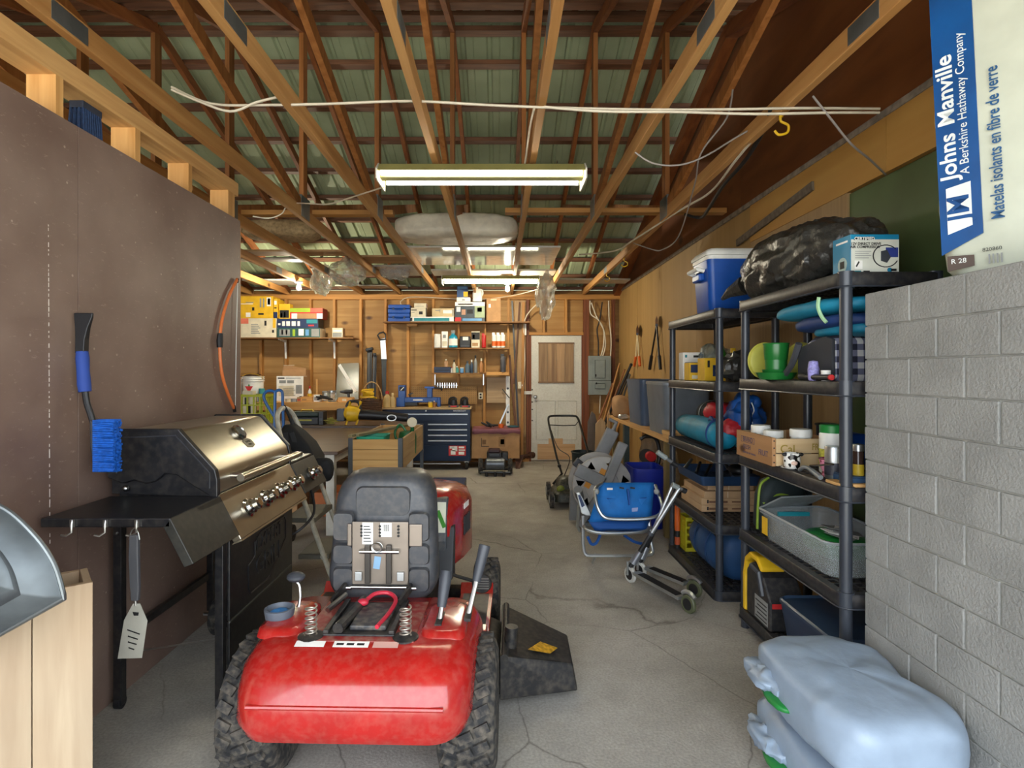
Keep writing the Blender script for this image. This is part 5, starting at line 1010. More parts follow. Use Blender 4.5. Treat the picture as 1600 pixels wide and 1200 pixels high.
# small clutter along the back bench
def tape_roll(px_, r, m_, lb):
    Y = 8.52; c = U(px_, bb(Y), Y); solo('tape_roll', MB().lathe([(r*.55, 0), (r, 0), (r, .05), (r*.55, .05), (r*.55, 0)], c, 20, cap=False), m_, lb, 'tape', 'tape rolls on the back workbench', True, sharp=40)
tape_roll(451, .05, CREAM, 'roll of masking tape before the white instruction box'); tape_roll(459, .045, mat('duct', '#8c8f92', .4), 'roll of grey duct tape next to the masking tape')
wbox('screw_box', 'little brown screw carton by the grey tape', 'box', XX(464, 8.5), XX(470, 8.5), 8.5, 8.58, BZ+.001, BZ+.07, CARD, [(.1, .3, .9, .6, REDP)]); wbox('screw_box', 'little orange parts carton beside the parts tray', 'box', XX(482, 8.62), XX(489, 8.62), 8.64, 8.72, BZ+.001, BZ+.06, ORANGE, [(.2, .3, .8, .7, WHITEP)])
bottle('paint_tin', 'small paint tin behind the hand tools heap', 508, 611, bb(8.75), 9, 8.75, ALU, GREYP, WHITEP, 'jar', None, 'tin'); bottle('glue_tube', 'white glue bottle with red cap on the back workbench', 484, 603, bb(8.8), 6, 8.8, WHITE, RED, YELP, 'bottle')
bd_ = thing('pine_board', 'long pine board lying on the back workbench', 'board', (XX(470, 8.6), 8.85, BZ)); part('board', MB().box(XX(432, 8.6), XX(520, 8.6), 8.60, 8.70, BZ+.0005, BZ+.02) if False else MB().box(-3.2, -2.55, 8.92, 8.94, BZ+.0005, BZ+.1), PINE, bd_); part('end_grain', MB().box(-2.55, -2.548, 8.92, 8.94, BZ+.0005, BZ+.1), CREAM, bd_)
# ================================================================ back right corner
carton('big_cardboard_box', 'big brown cardboard box beside the tool chest', 'box', 737, 672, 812, 716.5, 8.55, .55, CARD, [(.2, .42, .36, .44, INK), (.2, .42, .21, .72, INK), (.22, .5, .30, .66, mat('printbrown', '#7a5a3c', .8)), (.56, .42, .7, .75, mat('printtan', '#8d6b48', .8)), (.6, .5, .68, .68, INK)])
pk = thing('pink_fabric', 'faded pink plastic sheet draped over the big cardboard box', 'sheet', U(775, 668, 8.7)); zt = ZZ(672, 8.55)+.003
gv = []; n1, n2 = 16, 8
for i in range(n1+1):
    for j in range(n2+1):
        x = XX(738, 8.55) + (XX(813, 8.55)-XX(738, 8.55))*i/n1; y = 8.54 + .5*j/n2; z = zt + .012 + .012*noise.noise(Vector((x*5, y*6, 0))); 
        if j == 0: z = zt - .055 - .03*noise.noise(Vector((x*7, 1, 0))); y = 8.53
        if j == 1: y = 8.54
        gv.append((x, y, z))
gf = [(i*(n2+1)+j, (i+1)*(n2+1)+j, (i+1)*(n2+1)+j+1, i*(n2+1)+j+1) for i in range(n1) for j in range(n2)]
o = part('sheet', MB().add(gv, gf), mat('pink_sheet', '#8d5660', .6), pk, True); sm_ = o.modifiers.new('solid', 'SOLIDIFY'); sm_.thickness = .003
cm = thing('black_cable_tools', 'black clamp and cable heap on the draped cardboard box', 'hand tools', (XX(765, 8.7), 8.7, zt+.03))
for a, b in (((752, 660), (768, 667)), ((757, 663), (778, 664)), ((760, 659), (772, 666))): part('tool', MB().tube([U(*a, 8.7), U((a[0]+b[0])/2, (a[1]+b[1])/2+1, 8.68), U(*b, 8.7)], [.012, .02, .012], 8), BLACK, cm, True)
solo('orange_can', MB().lathe([(.04, 0), (.042, .05), (.03, .06), (0, .06)], U(783, 668.5, 8.75), 14), ORANGE, 'small orange tin on the draped cardboard box', 'tin', None, True); solo('teal_tarp', MB().blob(U(802, 666.5, 8.8), (.18, .12, .04), 2.4, .008, 20, 4, 16), mat('tealtarp', '#27545e', .7), 'folded dark teal cloth on the draped cardboard box', 'cloth', None, True)
def compressor():
    Y = 8.05; c = Vector((XX(774, Y), Y, 0)); t = thing('portable_generator', 'black portable engine unit with silver tank on the floor', 'engine', c); BKE = mat('engine_black', '#17181a', .4, dust=.08)
    part('frame', MB().tube([c+Vector(q) for q in ((-.2, -.12, .05), (.2, -.12, .05), (.2, .14, .05), (-.2, .14, .05))], .016, 8, True), BKE, t, True)
    part('air_tank', MB().tube([c+Vector((-.14, -.13, .17)), c+Vector((-.12, -.13, .17)), c+Vector((.12, -.13, .17)), c+Vector((.14, -.13, .17))], [.05, .085, .085, .05], 18), mat('tank_grey', '#5d6268', .35, .5), t, True)
    part('engine_block', MB().box(c.x-.12, c.x+.1, c.y-.06, c.y+.12, .13, .33), BKE, t, bevel=.02); part('cowl', MB().box(c.x-.1, c.x+.07, c.y-.08, c.y+.06, .31, .37), mat('cowl_dark', '#3a2226', .4), t, bevel=.02)
    part('cylinder_head', MB().box(c.x+.09, c.x+.18, c.y-.04, c.y+.08, .2, .32), BKE, t, bevel=.01); part('air_filter', MB().box(c.x-.09, c.x+.06, c.y-.10, c.y-.06, .26, .31), DKGREY, t, bevel=.008)
    for x in (-.21, .21): part('wheel', MB().lathe([(0, -.03), (.10, -.03), (.115, 0), (.10, .03), (0, .03)], c+Vector((x, .02, .115)), 20, 'x'), RUBBER, t, True)
    for x in (-.12, 0, .12): part('foot', MB().cyl(c+Vector((x, -.15, 0)), c+Vector((x, -.15, .06)), .02), BLACK, t)
compressor()
ax = thing('rusty_hoe', 'rusty steel post driver lying by the door frame', 'garden tool', U(822, 722, 8.9)); RUST = mat('rust', '#4a2e22', .8, var=.3, scale=20)
part('shaft', MB().tube([U(803, 716, 8.7), U(832, 711, 8.95)], .03, 10), RUST, ax, True); part('blade', MB().hull2([U(805, 712, 8.6), U(818, 712, 8.65), U(812, 733, 8.5), U(806, 735, 8.5)], [U(805, 712, 8.64), U(818, 712, 8.69), U(812, 733, 8.54), U(806, 735, 8.54)]), RUST, ax); part('flange', MB().cyl(U(828, 711, 8.9), U(833, 711, 8.95), .05), RUST, ax, True)
# sticks and level between shelves and door
lv = thing('spirit_level', 'long white spirit level hanging beside the door', 'level', U(793.5, 665, 9.17)); part('beam', MB().box(XX(790.5, 9.17), XX(796.5, 9.17), 9.155, 9.175, ZZ(665, 9.17), ZZ(588, 9.17)), WHITEP, lv, bevel=.002)
for py_ in (607, 644, 660): part('vial', MB().cyl(U(793.5, py_, 9.15), U(793.5, py_, 9.157), .018), DKGREY, lv)
G = 'sticks between the shelves and the door'; DW2 = wood('dark_stick', '#4a2c18', '#6b4226', 'z'); 
for a, b, r, m_, lb in (((800, 470), (811, 690), .014, BLACK, 'black rod leaning beside the door from plate to floor'), ((812, 472), (803, 600), .012, DW2, 'dark thin lath leaning across the black rod'), ((818, 472), (815, 716), .022, STUD, 'tan wooden lath standing beside the light switch'), ((796, 555), (808, 690), .018, DW2, 'brown wooden lath leaning under the spray bottle'), ((794, 632), (781, 662), .012, ALU, 'aluminium tube leaning across the spirit level'), ((785, 608), (796, 622), .008, BLACK, 'short black rod stuck across the spirit level')):
    solo('leaning_stick', MB().bar(U(*b, 9.08), U(*a, 9.14), r*2, r*1.4, (0, 1, 0)), m_, lb, 'stick', G)
for nm, px_, py_, w, h, lb, rows in (('power_outlet', 751, 618.5, 3.2, 5, 'white wall outlet above the sanders', 2), ('light_switch', 814, 602, 5, 5.2, 'double light switch beside the door', 1)):
    Y = 9.19 if px_ < 800 else 9.11; c = U(px_, py_, Y); w, h = w*Y/F, h*Y/F; t = thing(nm, lb, 'outlet' if rows == 2 else 'switch', c - Vector((0, 0, h)))
    part('plate', MB().box(c.x-w, c.x+w, Y-.008, Y, c.z-h, c.z+h), CREAM, t, bevel=.002)
    for k in (-1, 1):
        if rows == 2: part('socket', MB().box(c.x-w*.5, c.x+w*.5, Y-.011, Y-.008, c.z+k*h*.45-.016, c.z+k*h*.45+.016), INK, t)
        else: part('toggle', MB().box(c.x+k*w*.4-.005, c.x+k*w*.4+.005, Y-.02, Y-.008, c.z-.012, c.z+.012), WHITE, t)
# electric panel
ep = thing('electrical_panel', 'grey electrical panel on the back wall beside the door', 'electrical panel', U(937, 617, 9.18)); EG = mat('panel_grey', '#7f8885', .45)
a, b, zt, zm, zb = XX(920, 9.1), XX(955, 9.1), ZZ(556, 9.1), ZZ(594.5, 9.1), ZZ(617, 9.1)
part('box', MB().box(a, b, 9.1, 9.19, zb, zt), EG, ep, bevel=.004)
d = part('upper_door', MB().box(a+.1, b-.1, 9.092, 9.1, zm+.04, zt-.07), EG, ep, bevel=.003); part('latch', MB().box(a+.1, a+.12, 9.085, 9.092, zm+.06, zm+.1), INK, d)
d = part('lower_door', MB().box(a+.1, b-.1, 9.092, 9.1, zb+.10, zm-.05), EG, ep, bevel=.003); part('latch', MB().box(a+.11, a+.13, 9.085, 9.092, zb+.17, zb+.2), INK, d); part('seam', MB().box(a, b, 9.098, 9.1, zm-.003, zm+.003), INK, ep)
for c_, d_ in ((zm+.04, zt-.07), (zb+.10, zm-.05)): part('door_gap', MB().tube([(a+.1, 9.093, c_), (b-.1, 9.093, c_), (b-.1, 9.093, d_), (a+.1, 9.093, d_)], .006, 4, True), mat('gap_dark', '#4d5553', .6), ep)
WIREW = mat('white_cable', '#cfc4ae', .5); WIREB = mat('black_cable', '#1a1714', .6)
for i, (pts, m_, lb) in enumerate((([(922, 470), (923, 490), (935, 500), (943, 515), (943, 540), (939, 556)], WIREW, 'white cable curving down into the electrical panel'), ([(924, 473), (931, 492), (938, 505), (944, 518), (946, 540), (942, 556)], WIREW, 'second white cable following the first into the panel'), ([(951, 470), (952, 500), (955, 530), (954, 556)], WIREW, 'straight white cable near the corner running to the panel'), ([(941, 472), (937, 500), (933, 515), (935, 535), (935, 556)], WIREB, 'dark cable dropping behind the white ones to the panel'), ([(938, 618), (937.5, 632), (937, 646)], WIREW, 'short white cable leaving the bottom of the panel'))):
    solo('electric_cable', MB().tube(smoothpath([U(a_, b_, 9.17) for a_, b_ in pts], 5), .011, 6), m_, lb, 'cable', 'cables at the electrical panel', True)
# poles in the corner
G = 'tool poles leaning in the back right corner'
for i, (a, b, r, m_, lb) in enumerate((((957, 600), (936, 655), .016, 'pole1', 'slim brown wooden pole reaching lowest towards the door'), ((968, 568), (944, 655), .015, 'pole2', 'pale brown pole with the highest tip in the corner'), ((986, 570), (955, 640), .022, 'pole3', 'thick black handled pole in the corner'), ((983, 585), (958, 645), .014, 'pole3', 'thin black pole beside the thick one'), ((984, 586), (966, 650), .015, 'pole4', 'grey metal pole against the right wall'), ((976, 578), (950, 648), .013, 'pole1', 'thin brown pole between the pale and the black one'), ((983, 620), (972, 650), .018, 'pole2', 'short reddish pole stub by the blue grey tote'))):
    mm = {'pole1': wood('pole_a', '#7a4a2c', '#945f3c', 'z'), 'pole2': wood('pole_b', '#9a6a38', '#b88a50', 'z'), 'pole3': BLACK, 'pole4': mat('pole_grey', '#55585a', .5)}[m_]
    q = U(*a, min(9.1, F*1.90/(a[0]-CX))); yf = 8.62 - .07*i; fy = HY + EYE*F/yf; fx = a[0] + (b[0]-a[0])*(fy-a[1])/(b[1]-a[1]); p2 = U(fx, fy-1, yf)   # foot on the floor, in line with the visible length
    t = thing('tool_pole', lb, 'pole', p2, G); part('shaft', MB().tube([p2, q], [r, r*.9], 8), mm, t, True); part('end_cap', MB().ball(q, r*1.15, 8), mm, t, True)
# loppers and shears hung on the right wall
def onwall(px_, py_, off=.012):
    X = XR-off-.03; Y = F*X/(px_-CX); return Vector((X, Y, EYE-(py_-HY)*Y/F))
def lopper(lb, tip, piv, h1, h2, g1, g2, hm, gm, r):
    t = thing('lopper', lb, 'garden tool', onwall(*h2), 'loppers hung on the right wall')
    part('blade', MB().hull2([onwall(tip[0]+d_, y_, .02) for d_, y_ in ((0, tip[1]), (-2.2, tip[1]+7), (-1.8, piv[1]+1), (1.8, piv[1]+1), (2.2, tip[1]+7))], [onwall(tip[0]+d_, y_, .004) for d_, y_ in ((0, tip[1]), (-2.2, tip[1]+7), (-1.8, piv[1]+1), (1.8, piv[1]+1), (2.2, tip[1]+7))]), mat('bladedark', '#4a2f26', .4, .4), t)
    part('pivot', MB().cyl(onwall(piv[0], piv[1], .008), onwall(piv[0], piv[1], .03), .018), DKGREY, t)
    for h, g in ((h1, g1), (h2, g2)): part('handle', MB().tube([onwall(*piv, .02), onwall(*g, .02)], r, 8), hm, t, True); part('grip', MB().tube([onwall(*g, .02), onwall(*h, .02)], r*1.7, 10), gm, t, True)
lopper('hedge shears with pale handles and orange grips on the right wall', (996, 507), (996, 522), (991, 572), (1000, 572), (993.5, 557), (998.5, 557), mat('palewood', '#cfbf98', .6), ORANGE, .011)
lopper('long black handled lopper on the right wall', (1026, 493), (1026, 508), (1015, 577), (1032, 577), (1018, 556), (1030, 556), BLACK, BLACK, .012)

# ---------------------------------------------------------------- side bench with totes
BX0, BX1, BYa, BYb, BHz = 1.43, 1.93, 4.88, 7.45, .885
sb = thing('side_bench', 'narrow plank bench along the right wall under the grey totes', 'bench', (1.68, 6.2, 0))
for a, b in ((BX0, 1.675), (1.68, BX1)): part('plank', MB().box(a, b, BYa, BYb, BHz-.04, BHz), PINEY, sb, bevel=.003)
for y in (5.0, 7.3): part('leg', MB().box(BX0+.02, BX0+.065, y-.03, y+.03, 0, BHz-.041), wood('leg_olive', '#6b5a34', '#84703f', 'z'), sb); part('leg', MB().box(BX1-.1, BX1-.02, y-.04, y+.04, 0, BHz-.041), PINEZ, sb)
part('steel_post', MB().box(BX0+.02, BX0+.08, 6.6, 6.68, 0, BHz-.041), mat('post_green', '#3c4a4a', .5, .3), sb)
for i in range(4):
    for k in range(2): solo('wood_offcut', MB().box(1.42+.03*i, 1.447+.03*i, 4.72, 4.95+.02*k, BHz+.0005+k*.03, BHz+.029+k*.03), PINEY, 'squared pine offcut, ' + ('upper' if k else 'lower') + ' row of the little stack on the bench end', 'offcut', 'offcut stack on the bench end')
def tote(lb, x0, x1, y0, y1, z0, h, m, lidm=None, flare=.06, cat='tote', nm='storage_tote'):
    t = thing(nm, lb, cat, ((x0+x1)/2, (y0+y1)/2, z0)); cx, cy_ = (x0+x1)/2, (y0+y1)/2; w, d = x1-x0, y1-y0
    lp = lambda f, z, i=0: [Vector((cx+a, cy_+b, z)) for a, b in rrect(w*f-2*i, d*f-2*i, .05, 4)]
    f0 = 1-flare*2
    part('tub', MB().loft([lp(f0, z0), lp(1-flare*.6, z0+h*.7), lp(1-flare*.45, z0+h*.72), lp(1-flare*.1, z0+h*.97), lp(1, z0+h*.97), lp(1, z0+h), lp(1, z0+h, .012), lp(1-flare*.1, z0+h*.9, .008), lp(f0, z0+.01, .008)]), m, t, True, sharp=40)
    if lidm:
        part('lid', MB().loft([lp(1.02, z0+h*.97), lp(1.02, z0+h+.008), lp(.98, z0+h+.016), lp(.95, z0+h+.004), lp(.9, z0+h+.006)]), lidm, t, True, sharp=40)
    return t
tg = mat('tote_grey', '#6f7782', .4); tb = mat('tote_bluegrey', '#465670', .4)
tote('large grey storage tote on the side bench by the black shelves', 1.44, 1.86, 4.98, 5.62, BHz+.001, .46, tg, mat('tote_lid', '#8d95a0', .4))
tote('blue grey storage tote behind the large grey tote', 1.46, 1.86, 5.9, 6.55, BHz+.001, .47, tb, tb)
solo('brown_paper_bag', MB().blob((1.52, 7.1, BHz+.13), (.2, .3, .28), 3.5, .03, 7, 4, 24, flat=-.13), CARD, 'crumpled brown paper bag at the far bench end', 'bag', None, True, sharp=30)
solo('crumpled_foil', MB().blob((1.48, 6.78, BHz+.03), (.12, .2, .06), 2.5, .02, 18, 2, 18, flat=-.03), mat('foil', '#c9ccd0', .3, .7), 'crumpled silver foil on the side bench', 'foil', None, True, sharp=20)
# boards leaning at the bench end
solo('grey_rounded_board', MB().prism([(XX(918, 7.9), .0), (XX(931, 7.9), .0), (XX(934, 7.9), .7), (XX(930, 7.9), .86), (XX(925, 7.9), .9), (XX(918.5, 7.9), .75)], 'y', 7.9, 7.93), mat('felt', '#6b625c', .85), 'grey rounded board leaning near the electrical panel', 'board')
for i, (a, b, yt, Y, lb) in enumerate(((929, 946, 653, 7.6, 'pale rounded plank leaning at the far bench end'), (947, 953, 640, 7.55, 'narrow pale plank behind the rounded plank'))): 
    h = ZZ(yt, Y); solo('leaning_plank', MB().prism([(XX(a, Y), 0), (XX(b, Y), 0), (XX(b, Y), h-.06), (XX((a+b)/2+2, Y), h), (XX(a+2, Y), h-.08)], 'y', Y, Y+.025), wood('plank_pale', '#b08e62', '#c6a67a', 'z', rnd=.1), lb, 'board', 'planks at the far bench end')
# storage under the bench
so = thing('string_trimmer', 'black and red hedge trimmer stored under the side bench', 'garden tool', (1.5, 5.95, 0))
part('handle', MB().tube(smoothpath([(1.46, 5.9, .75), (1.52, 5.9, .78), (1.62, 5.9, .76), (1.66, 5.9, .62), (1.64, 5.9, .48), (1.58, 5.9, .38)], 5), .02, 8), BLACK, so, True); part('motor', MB().cyl((1.52, 5.9, .58), (1.58, 5.98, .55), .075), BLACK, so, True); part('red_cap', MB().cyl((1.56, 5.83, .58), (1.56, 5.9, .58), .05), RED, so, True)
part('shaft', MB().tube([(1.5, 5.92, .5), (1.46, 5.95, .02)], .02, 8), BLACK, so, True); part('red_trigger', MB().bar((1.5, 5.86, .42), (1.56, 5.86, .36), .04, .04), RED, so)
solo('clear_plastic_wrap', MB().blob((1.75, 6.3, .45), (.25, .9, .6), 2.6, .05, 6, 8, 30, 1.2), mat('wrap', '#a8a196', .2, trans=.5, alpha=.6), 'crumpled clear plastic wrap under the side bench', 'plastic wrap', None, True, sharp=30)
rb = tote('blue recycling bin beside the hose reel', XX(986, 5.3), XX(1038, 5.3), 5.2, 5.62, .001, .56, mat('bin_blue', '#12248c', .4), None, .08, 'bin', 'recycling_bin')

# ---------------------------------------------------------------- push mower, bucket, hose reel
def mower():
    t = thing('push_mower', 'small black and green push mower with black handle near the door', 'lawn mower', (.62, 6.2, 0)); GM = mat('mower_body', '#23261c', .5, dust=.2); GL = mat('mower_green', '#77802c', .5)
    part('deck', MB().loft([[Vector((.74+a, 6.28+b, z)) for a, b in rrect(w, h, .1, 5)] for z, w, h in ((.06, .34, .46), (.14, .34, .46), (.19, .26, .36))]), GM, t, True, sharp=50)
    part('motor_cover', MB().loft([[Vector((.74+a, 6.28+b, z)) for a, b in rrect(w, h, .06, 5)] for z, w, h in ((.19, .22, .3), (.27, .2, .26), (.30, .12, .16))]), GM, t, True, sharp=50); part('green_trim', MB().ball((.66, 6.12, .19), (.045, .03, .04)), GL, t, True)
    for x in (.56, .92):
        for y, r in ((6.08, .085), (6.48, .1)):
            w = part('wheel', MB().lathe([(0, -.02), (r*.6, -.025), (r, -.02), (r, .02), (r*.6, .025), (0, .02)], (x, y, r), 22, 'x'), RUBBER, t, True, sharp=50); part('hub', MB().lathe([(0, -.03), (r*.5, -.03), (r*.5, .03), (0, .03)], (x, y, r), 14, 'x'), GREYP, w, True)
    HM = mat('mower_handle', '#1c1c1c', .45, .3); A = lambda px_, py_, Y: U(px_, py_, Y)
    part('handle', MB().tube([(.60, 6.35, .2), A(878, 740, 6.4), A(870, 715, 6.55)] + smoothpath([A(857.5, 662, 6.9), A(857, 653, 6.95), A(862, 650, 6.98), A(880, 649.5, 7.0), A(898, 650, 6.98), A(903, 654, 6.95), A(906, 662, 6.9)], 4) + [A(917, 700, 6.55), A(922, 718, 6.45), (.93, 6.35, .2)], .013, 8), HM, t, True)
    part('bail_bar', MB().tube([A(858.5, 664, 6.88), A(880, 665, 6.88), A(899, 664.5, 6.88), A(904, 658, 6.9)], .006, 6), HM, t, True)
    for px_, py_ in ((874, 728), (920, 712)): part('clamp_knob', MB().ball(A(px_, py_, 6.45), .022, 8), BLACK, t, True)
    part('cable', MB().tube(smoothpath([A(861, 672, 6.85), A(872, 700, 6.6), A(890, 715, 6.4), (.72, 6.3, .3)]), .005, 6), BLACK, t, True)
mower()
bk2 = thing('black_bucket', 'black plastic bucket behind the hose reel', 'bucket', (U(911, 745, 6.9).x, 6.9, 0)); c = Vector((U(911, 745, 6.9).x, 6.9, .001)); part('pail', frustum(c, .11, .14, ZZ(705, 6.9)), mat('bucket_black', '#1d2a2c', .4), bk2, True, sharp=40); part('rim', MB().tube([c+Vector((.142*math.cos(a), .142*math.sin(a), ZZ(706, 6.9))) for a in [2*math.pi*i/24 for i in range(24)]], .008, 6, True), MC['bucket_black'], bk2, True)
def reel():
    t = thing('hose_reel', 'grey plastic hose reel cart with amber spoke windows', 'hose reel', (1.05, 5.55, 0)); HG = mat('reel_grey', '#7d7e80', .5, dust=.1); HL = mat('reel_light', '#a3a09c', .5, dust=.1); AM = mat('reel_amber', '#c8872c', .45)
    Y = 5.35; c = U(941, 760, Y); r = 47*Y/F
    for k, dy in enumerate((0, .30)):
        d = part('reel_disc', MB().lathe([(r*.55, -.01), (r*.57, -.018), (r*.96, -.018), (r, -.01), (r, .01), (r*.55, .012), (r*.55, -.01)], c+Vector((0, dy, 0)), 34, 'y', False), HL, t, True, sharp=50)
        if k == 0:
            for i in range(7): an = 2*math.pi*i/7+.3; part('spoke_window', MB().lathe([(0, 0), (r*.17, 0)], (0,0,0), 3, 'y').xf(Matrix.Translation(c+Vector((r*.76*math.cos(an), -.0195, r*.76*math.sin(an)))) @ Matrix.Rotation(-an, 4, 'Y')), INK if i != 1 else AM, d)
            part('hub_disc', MB().lathe([(0, -.03), (r*.4, -.03), (r*.56, -.014), (r*.56, .01)], c, 26, 'y'), HL, d, True)
            for px_, py_ in ((942, 737), (918, 758)): part('amber_spoke', MB().cbox(U(px_, py_, Y-.034), (.055, .006, .05), 0, 0, .5), AM, d)
    part('drum', MB().cyl(c+Vector((0, .012, 0)), c+Vector((0, .29, 0)), r*.5), HG, t)
    part('wound_hose', MB().lathe([(r*.52, .03), (r*.8, .05), (r*.82, .1), (r*.8, .16), (r*.82, .22), (r*.6, .27)], c, 26, 'y', False), mat('hose_dk', '#3a4a3c', .6), t, True)
    def arm(pts, w, m=HG, nm='frame_arm', dy=-.05): # flat moulded arm between pixel points
        P3 = [U(a_, b_, Y+dy) for a_, b_ in pts]
        for a_, b_ in zip(P3[:-1], P3[1:]): part(nm, MB().bar(a_, b_, .05, w*Y/F, (0, 0, 1) if abs((b_-a_).z) < abs((b_-a_).x)*3 else (1, 0, 0)), m, t, bevel=.01)
    arm([(900, 733), (945, 755)], 20); arm([(945, 762), (974, 692)], 15); arm([(945, 758), (905, 822)], 10, HG); arm([(938, 712), (958, 672)], 22, HG, 'upright', .33); arm([(898, 720), (920, 738)], 14, DKGREY, 'guide_arm', .2)
    part('crank_grip', MB().cyl(U(903, 765, Y-.2), U(906, 776, Y-.08), .04), HG, t, True); part('tow_handle', MB().tube([U(958, 672, Y+.33), U(963, 660, Y+.33), U(952, 655, Y+.33)], .02, 8), HG, t, True)
    for px_ in (905, 975): part('leg', MB().bar((XX(px_, Y), Y+.15, .02), (XX(px_, Y)*.97+.03, Y+.1, c.z-.05), .05, .16, (1, 0, 0)), HG, t, bevel=.01)
    part('base_skid', MB().box(XX(905, Y), XX(978, Y), Y-.02, Y+.33, 0, .04), HG, t, bevel=.01)
reel()

# ---------------------------------------------------------------- blue beach chair
def beach_chair():
    t = thing('beach_chair', 'folded blue fabric beach chair with aluminium tube frame', 'chair', U(975, 890, 4.2)); BF = mat('chair_blue', '#0d68b4', .75, var=.12, scale=12, bump=.2, bscale=25); BD = mat('chair_navy', '#0f4a92', .75)
    Y = 4.18; yb = 4.35
    def gridp(tl, tr, bl, br, Yt, Yb, nx=10, nz=8, bul=.03):
        vs = []; P = [U(*tl, Yt), U(*tr, Yt), U(*bl, Yb), U(*br, Yb)]
        for i in range(nx+1):
            for j in range(nz+1):
                u, v = i/nx, j/nz; q = (P[0]*(1-u)+P[1]*u)*(1-v) + (P[2]*(1-u)+P[3]*u)*v; q = q + Vector((0, -bul*math.sin(math.pi*u)*math.sin(math.pi*v)+.012*noise.noise(Vector((u*5, v*4, bul*40))), 0)); vs.append(q)
        return MB().add(vs, [(i*(nz+1)+j, i*(nz+1)+j+1, (i+1)*(nz+1)+j+1, (i+1)*(nz+1)+j) for i in range(nx) for j in range(nz)])
    def fab(nm, mb, m, par=t):
        o = part(nm, mb, m, par, True); s_ = o.modifiers.new('solid', 'SOLIDIFY'); s_.thickness = .008; return o
    bk_ = fab('back_fabric', gridp((938, 754), (1022, 754), (920, 816), (1018, 812), 4.30, 4.22, bul=.05), BF)
    fab('seat_fabric', gridp((918, 812), (1016, 812), (930, 830), (1008, 830), 4.23, 4.2, 8, 3, .03), BD)
    part('pocket_seam', MB().tube([U(948, 779, 4.24), U(980, 780, 4.225), U(1010, 778, 4.24)], .005, 6), BD, bk_); part('pocket_flap', MB().hull2([U(a, b, 4.233) for a, b in ((950, 780), (1010, 779), (990, 806), (960, 806))], [U(a, b, 4.225) for a, b in ((950, 780), (1010, 779), (990, 806), (960, 806))]), BF, bk_)
    part('strap', MB().bar(U(981, 764, 4.22), U(983, 789, 4.205), .012, .03, (0, 1, 0)), BD, bk_)
    part('logo_patch', MB().hull2([U(a, b, 4.212) for a, b in ((963, 792), (975, 791.5), (985, 794), (997, 793), (996, 799), (985, 800), (964, 799))], [U(a, b, 4.216) for a, b in ((963, 792), (975, 791.5), (985, 794), (997, 793), (996, 799), (985, 800), (964, 799))]), mat('patch_lav', '#8f9cc8', .6), bk_)
    for a, b in (((968, 762), (975, 763)), ((985, 762), (992, 763))): part('vent_slit', MB().bar(U(*a, 4.235), U(*b, 4.235), .004, .012), INK, bk_)
    part('white_tag', MB().box(U(948, 764, 4.24).x, U(957, 764, 4.24).x, 4.232, 4.236, U(0, 765, 4.24).z, U(0, 762, 4.24).z), WHITEP, bk_)
    TB = ALU; r = .0125
    part('back_loop', MB().tube(smoothpath([U(941, 755, 4.3), U(931, 763, 4.2), U(930, 775, 4.16), U(934, 793, 4.12), U(943, 807, 4.1), U(960, 811, 4.1), U(1000, 811, 4.1), U(1022, 808, 4.1), U(1034, 800, 4.12), U(1034, 788, 4.14), U(1029, 772, 4.2), U(1024, 758, 4.28)], 4), r, 9), TB, t, True)
    part('seat_loop', MB().tube(smoothpath([U(912, 822, 4.2), U(918, 828, 4.16), U(940, 833, 4.14), U(980, 833, 4.14), U(1008, 830, 4.16), U(1014, 824, 4.2)], 4), r, 9), TB, t, True)
    part('leg_loop', MB().tube([U(911, 806, 4.24), U(911, 850, 4.2)] + smoothpath([U(913, 862, 4.18), U(916, 866.5, 4.17), U(925, 868, 4.17), U(990, 868, 4.17), U(1014, 867, 4.17), U(1020, 862, 4.18), U(1018, 850, 4.2)], 4) + [U(1014, 812, 4.25)], r, 9), TB, t, True)
    part('rear_leg_loop', MB().tube([U(904, 790, 4.4), U(903, 815, 4.45), U(902, 822, 4.48), U(906, 830, 4.5)], r, 8), TB, t, True)
    for px_ in (930, 1010): part('ground_strut', MB().tube([U(px_, 867, 4.18), (U(px_, 867, 4.18).x, 4.3, .012)], r, 8), TB, t, True)
    part('armrest', MB().hull2([U(a, b, 4.22) for a, b in ((900, 770), (906, 769), (922, 800), (924, 806), (917, 806), (908, 802))], [U(a, b, 4.26) for a, b in ((900, 770), (906, 769), (922, 800), (924, 806), (917, 806), (908, 802))]), TB, t, bevel=.006); part('armrest_pad', MB().hull2([U(a, b, 4.212) for a, b in ((903, 774), (906.5, 773), (914, 790), (909, 793))], [U(a, b, 4.219) for a, b in ((903, 774), (906.5, 773), (914, 790), (909, 793))]), NAVY, t)
    for pts in (([(918, 838), (924, 850), (932, 848), (938, 835)]), ([(975, 836), (990, 846), (1005, 850)])): part('carry_strap', MB().tube(smoothpath([U(a, b, 4.28) for a, b in pts], 5), .012, 6), BD, t, True)
    for px_, py_ in ((932, 768), (1026, 768)): part('joint_cap', MB().ball(U(px_, py_, 4.18), .022, 10), GREYP, t, True)
beach_chair()

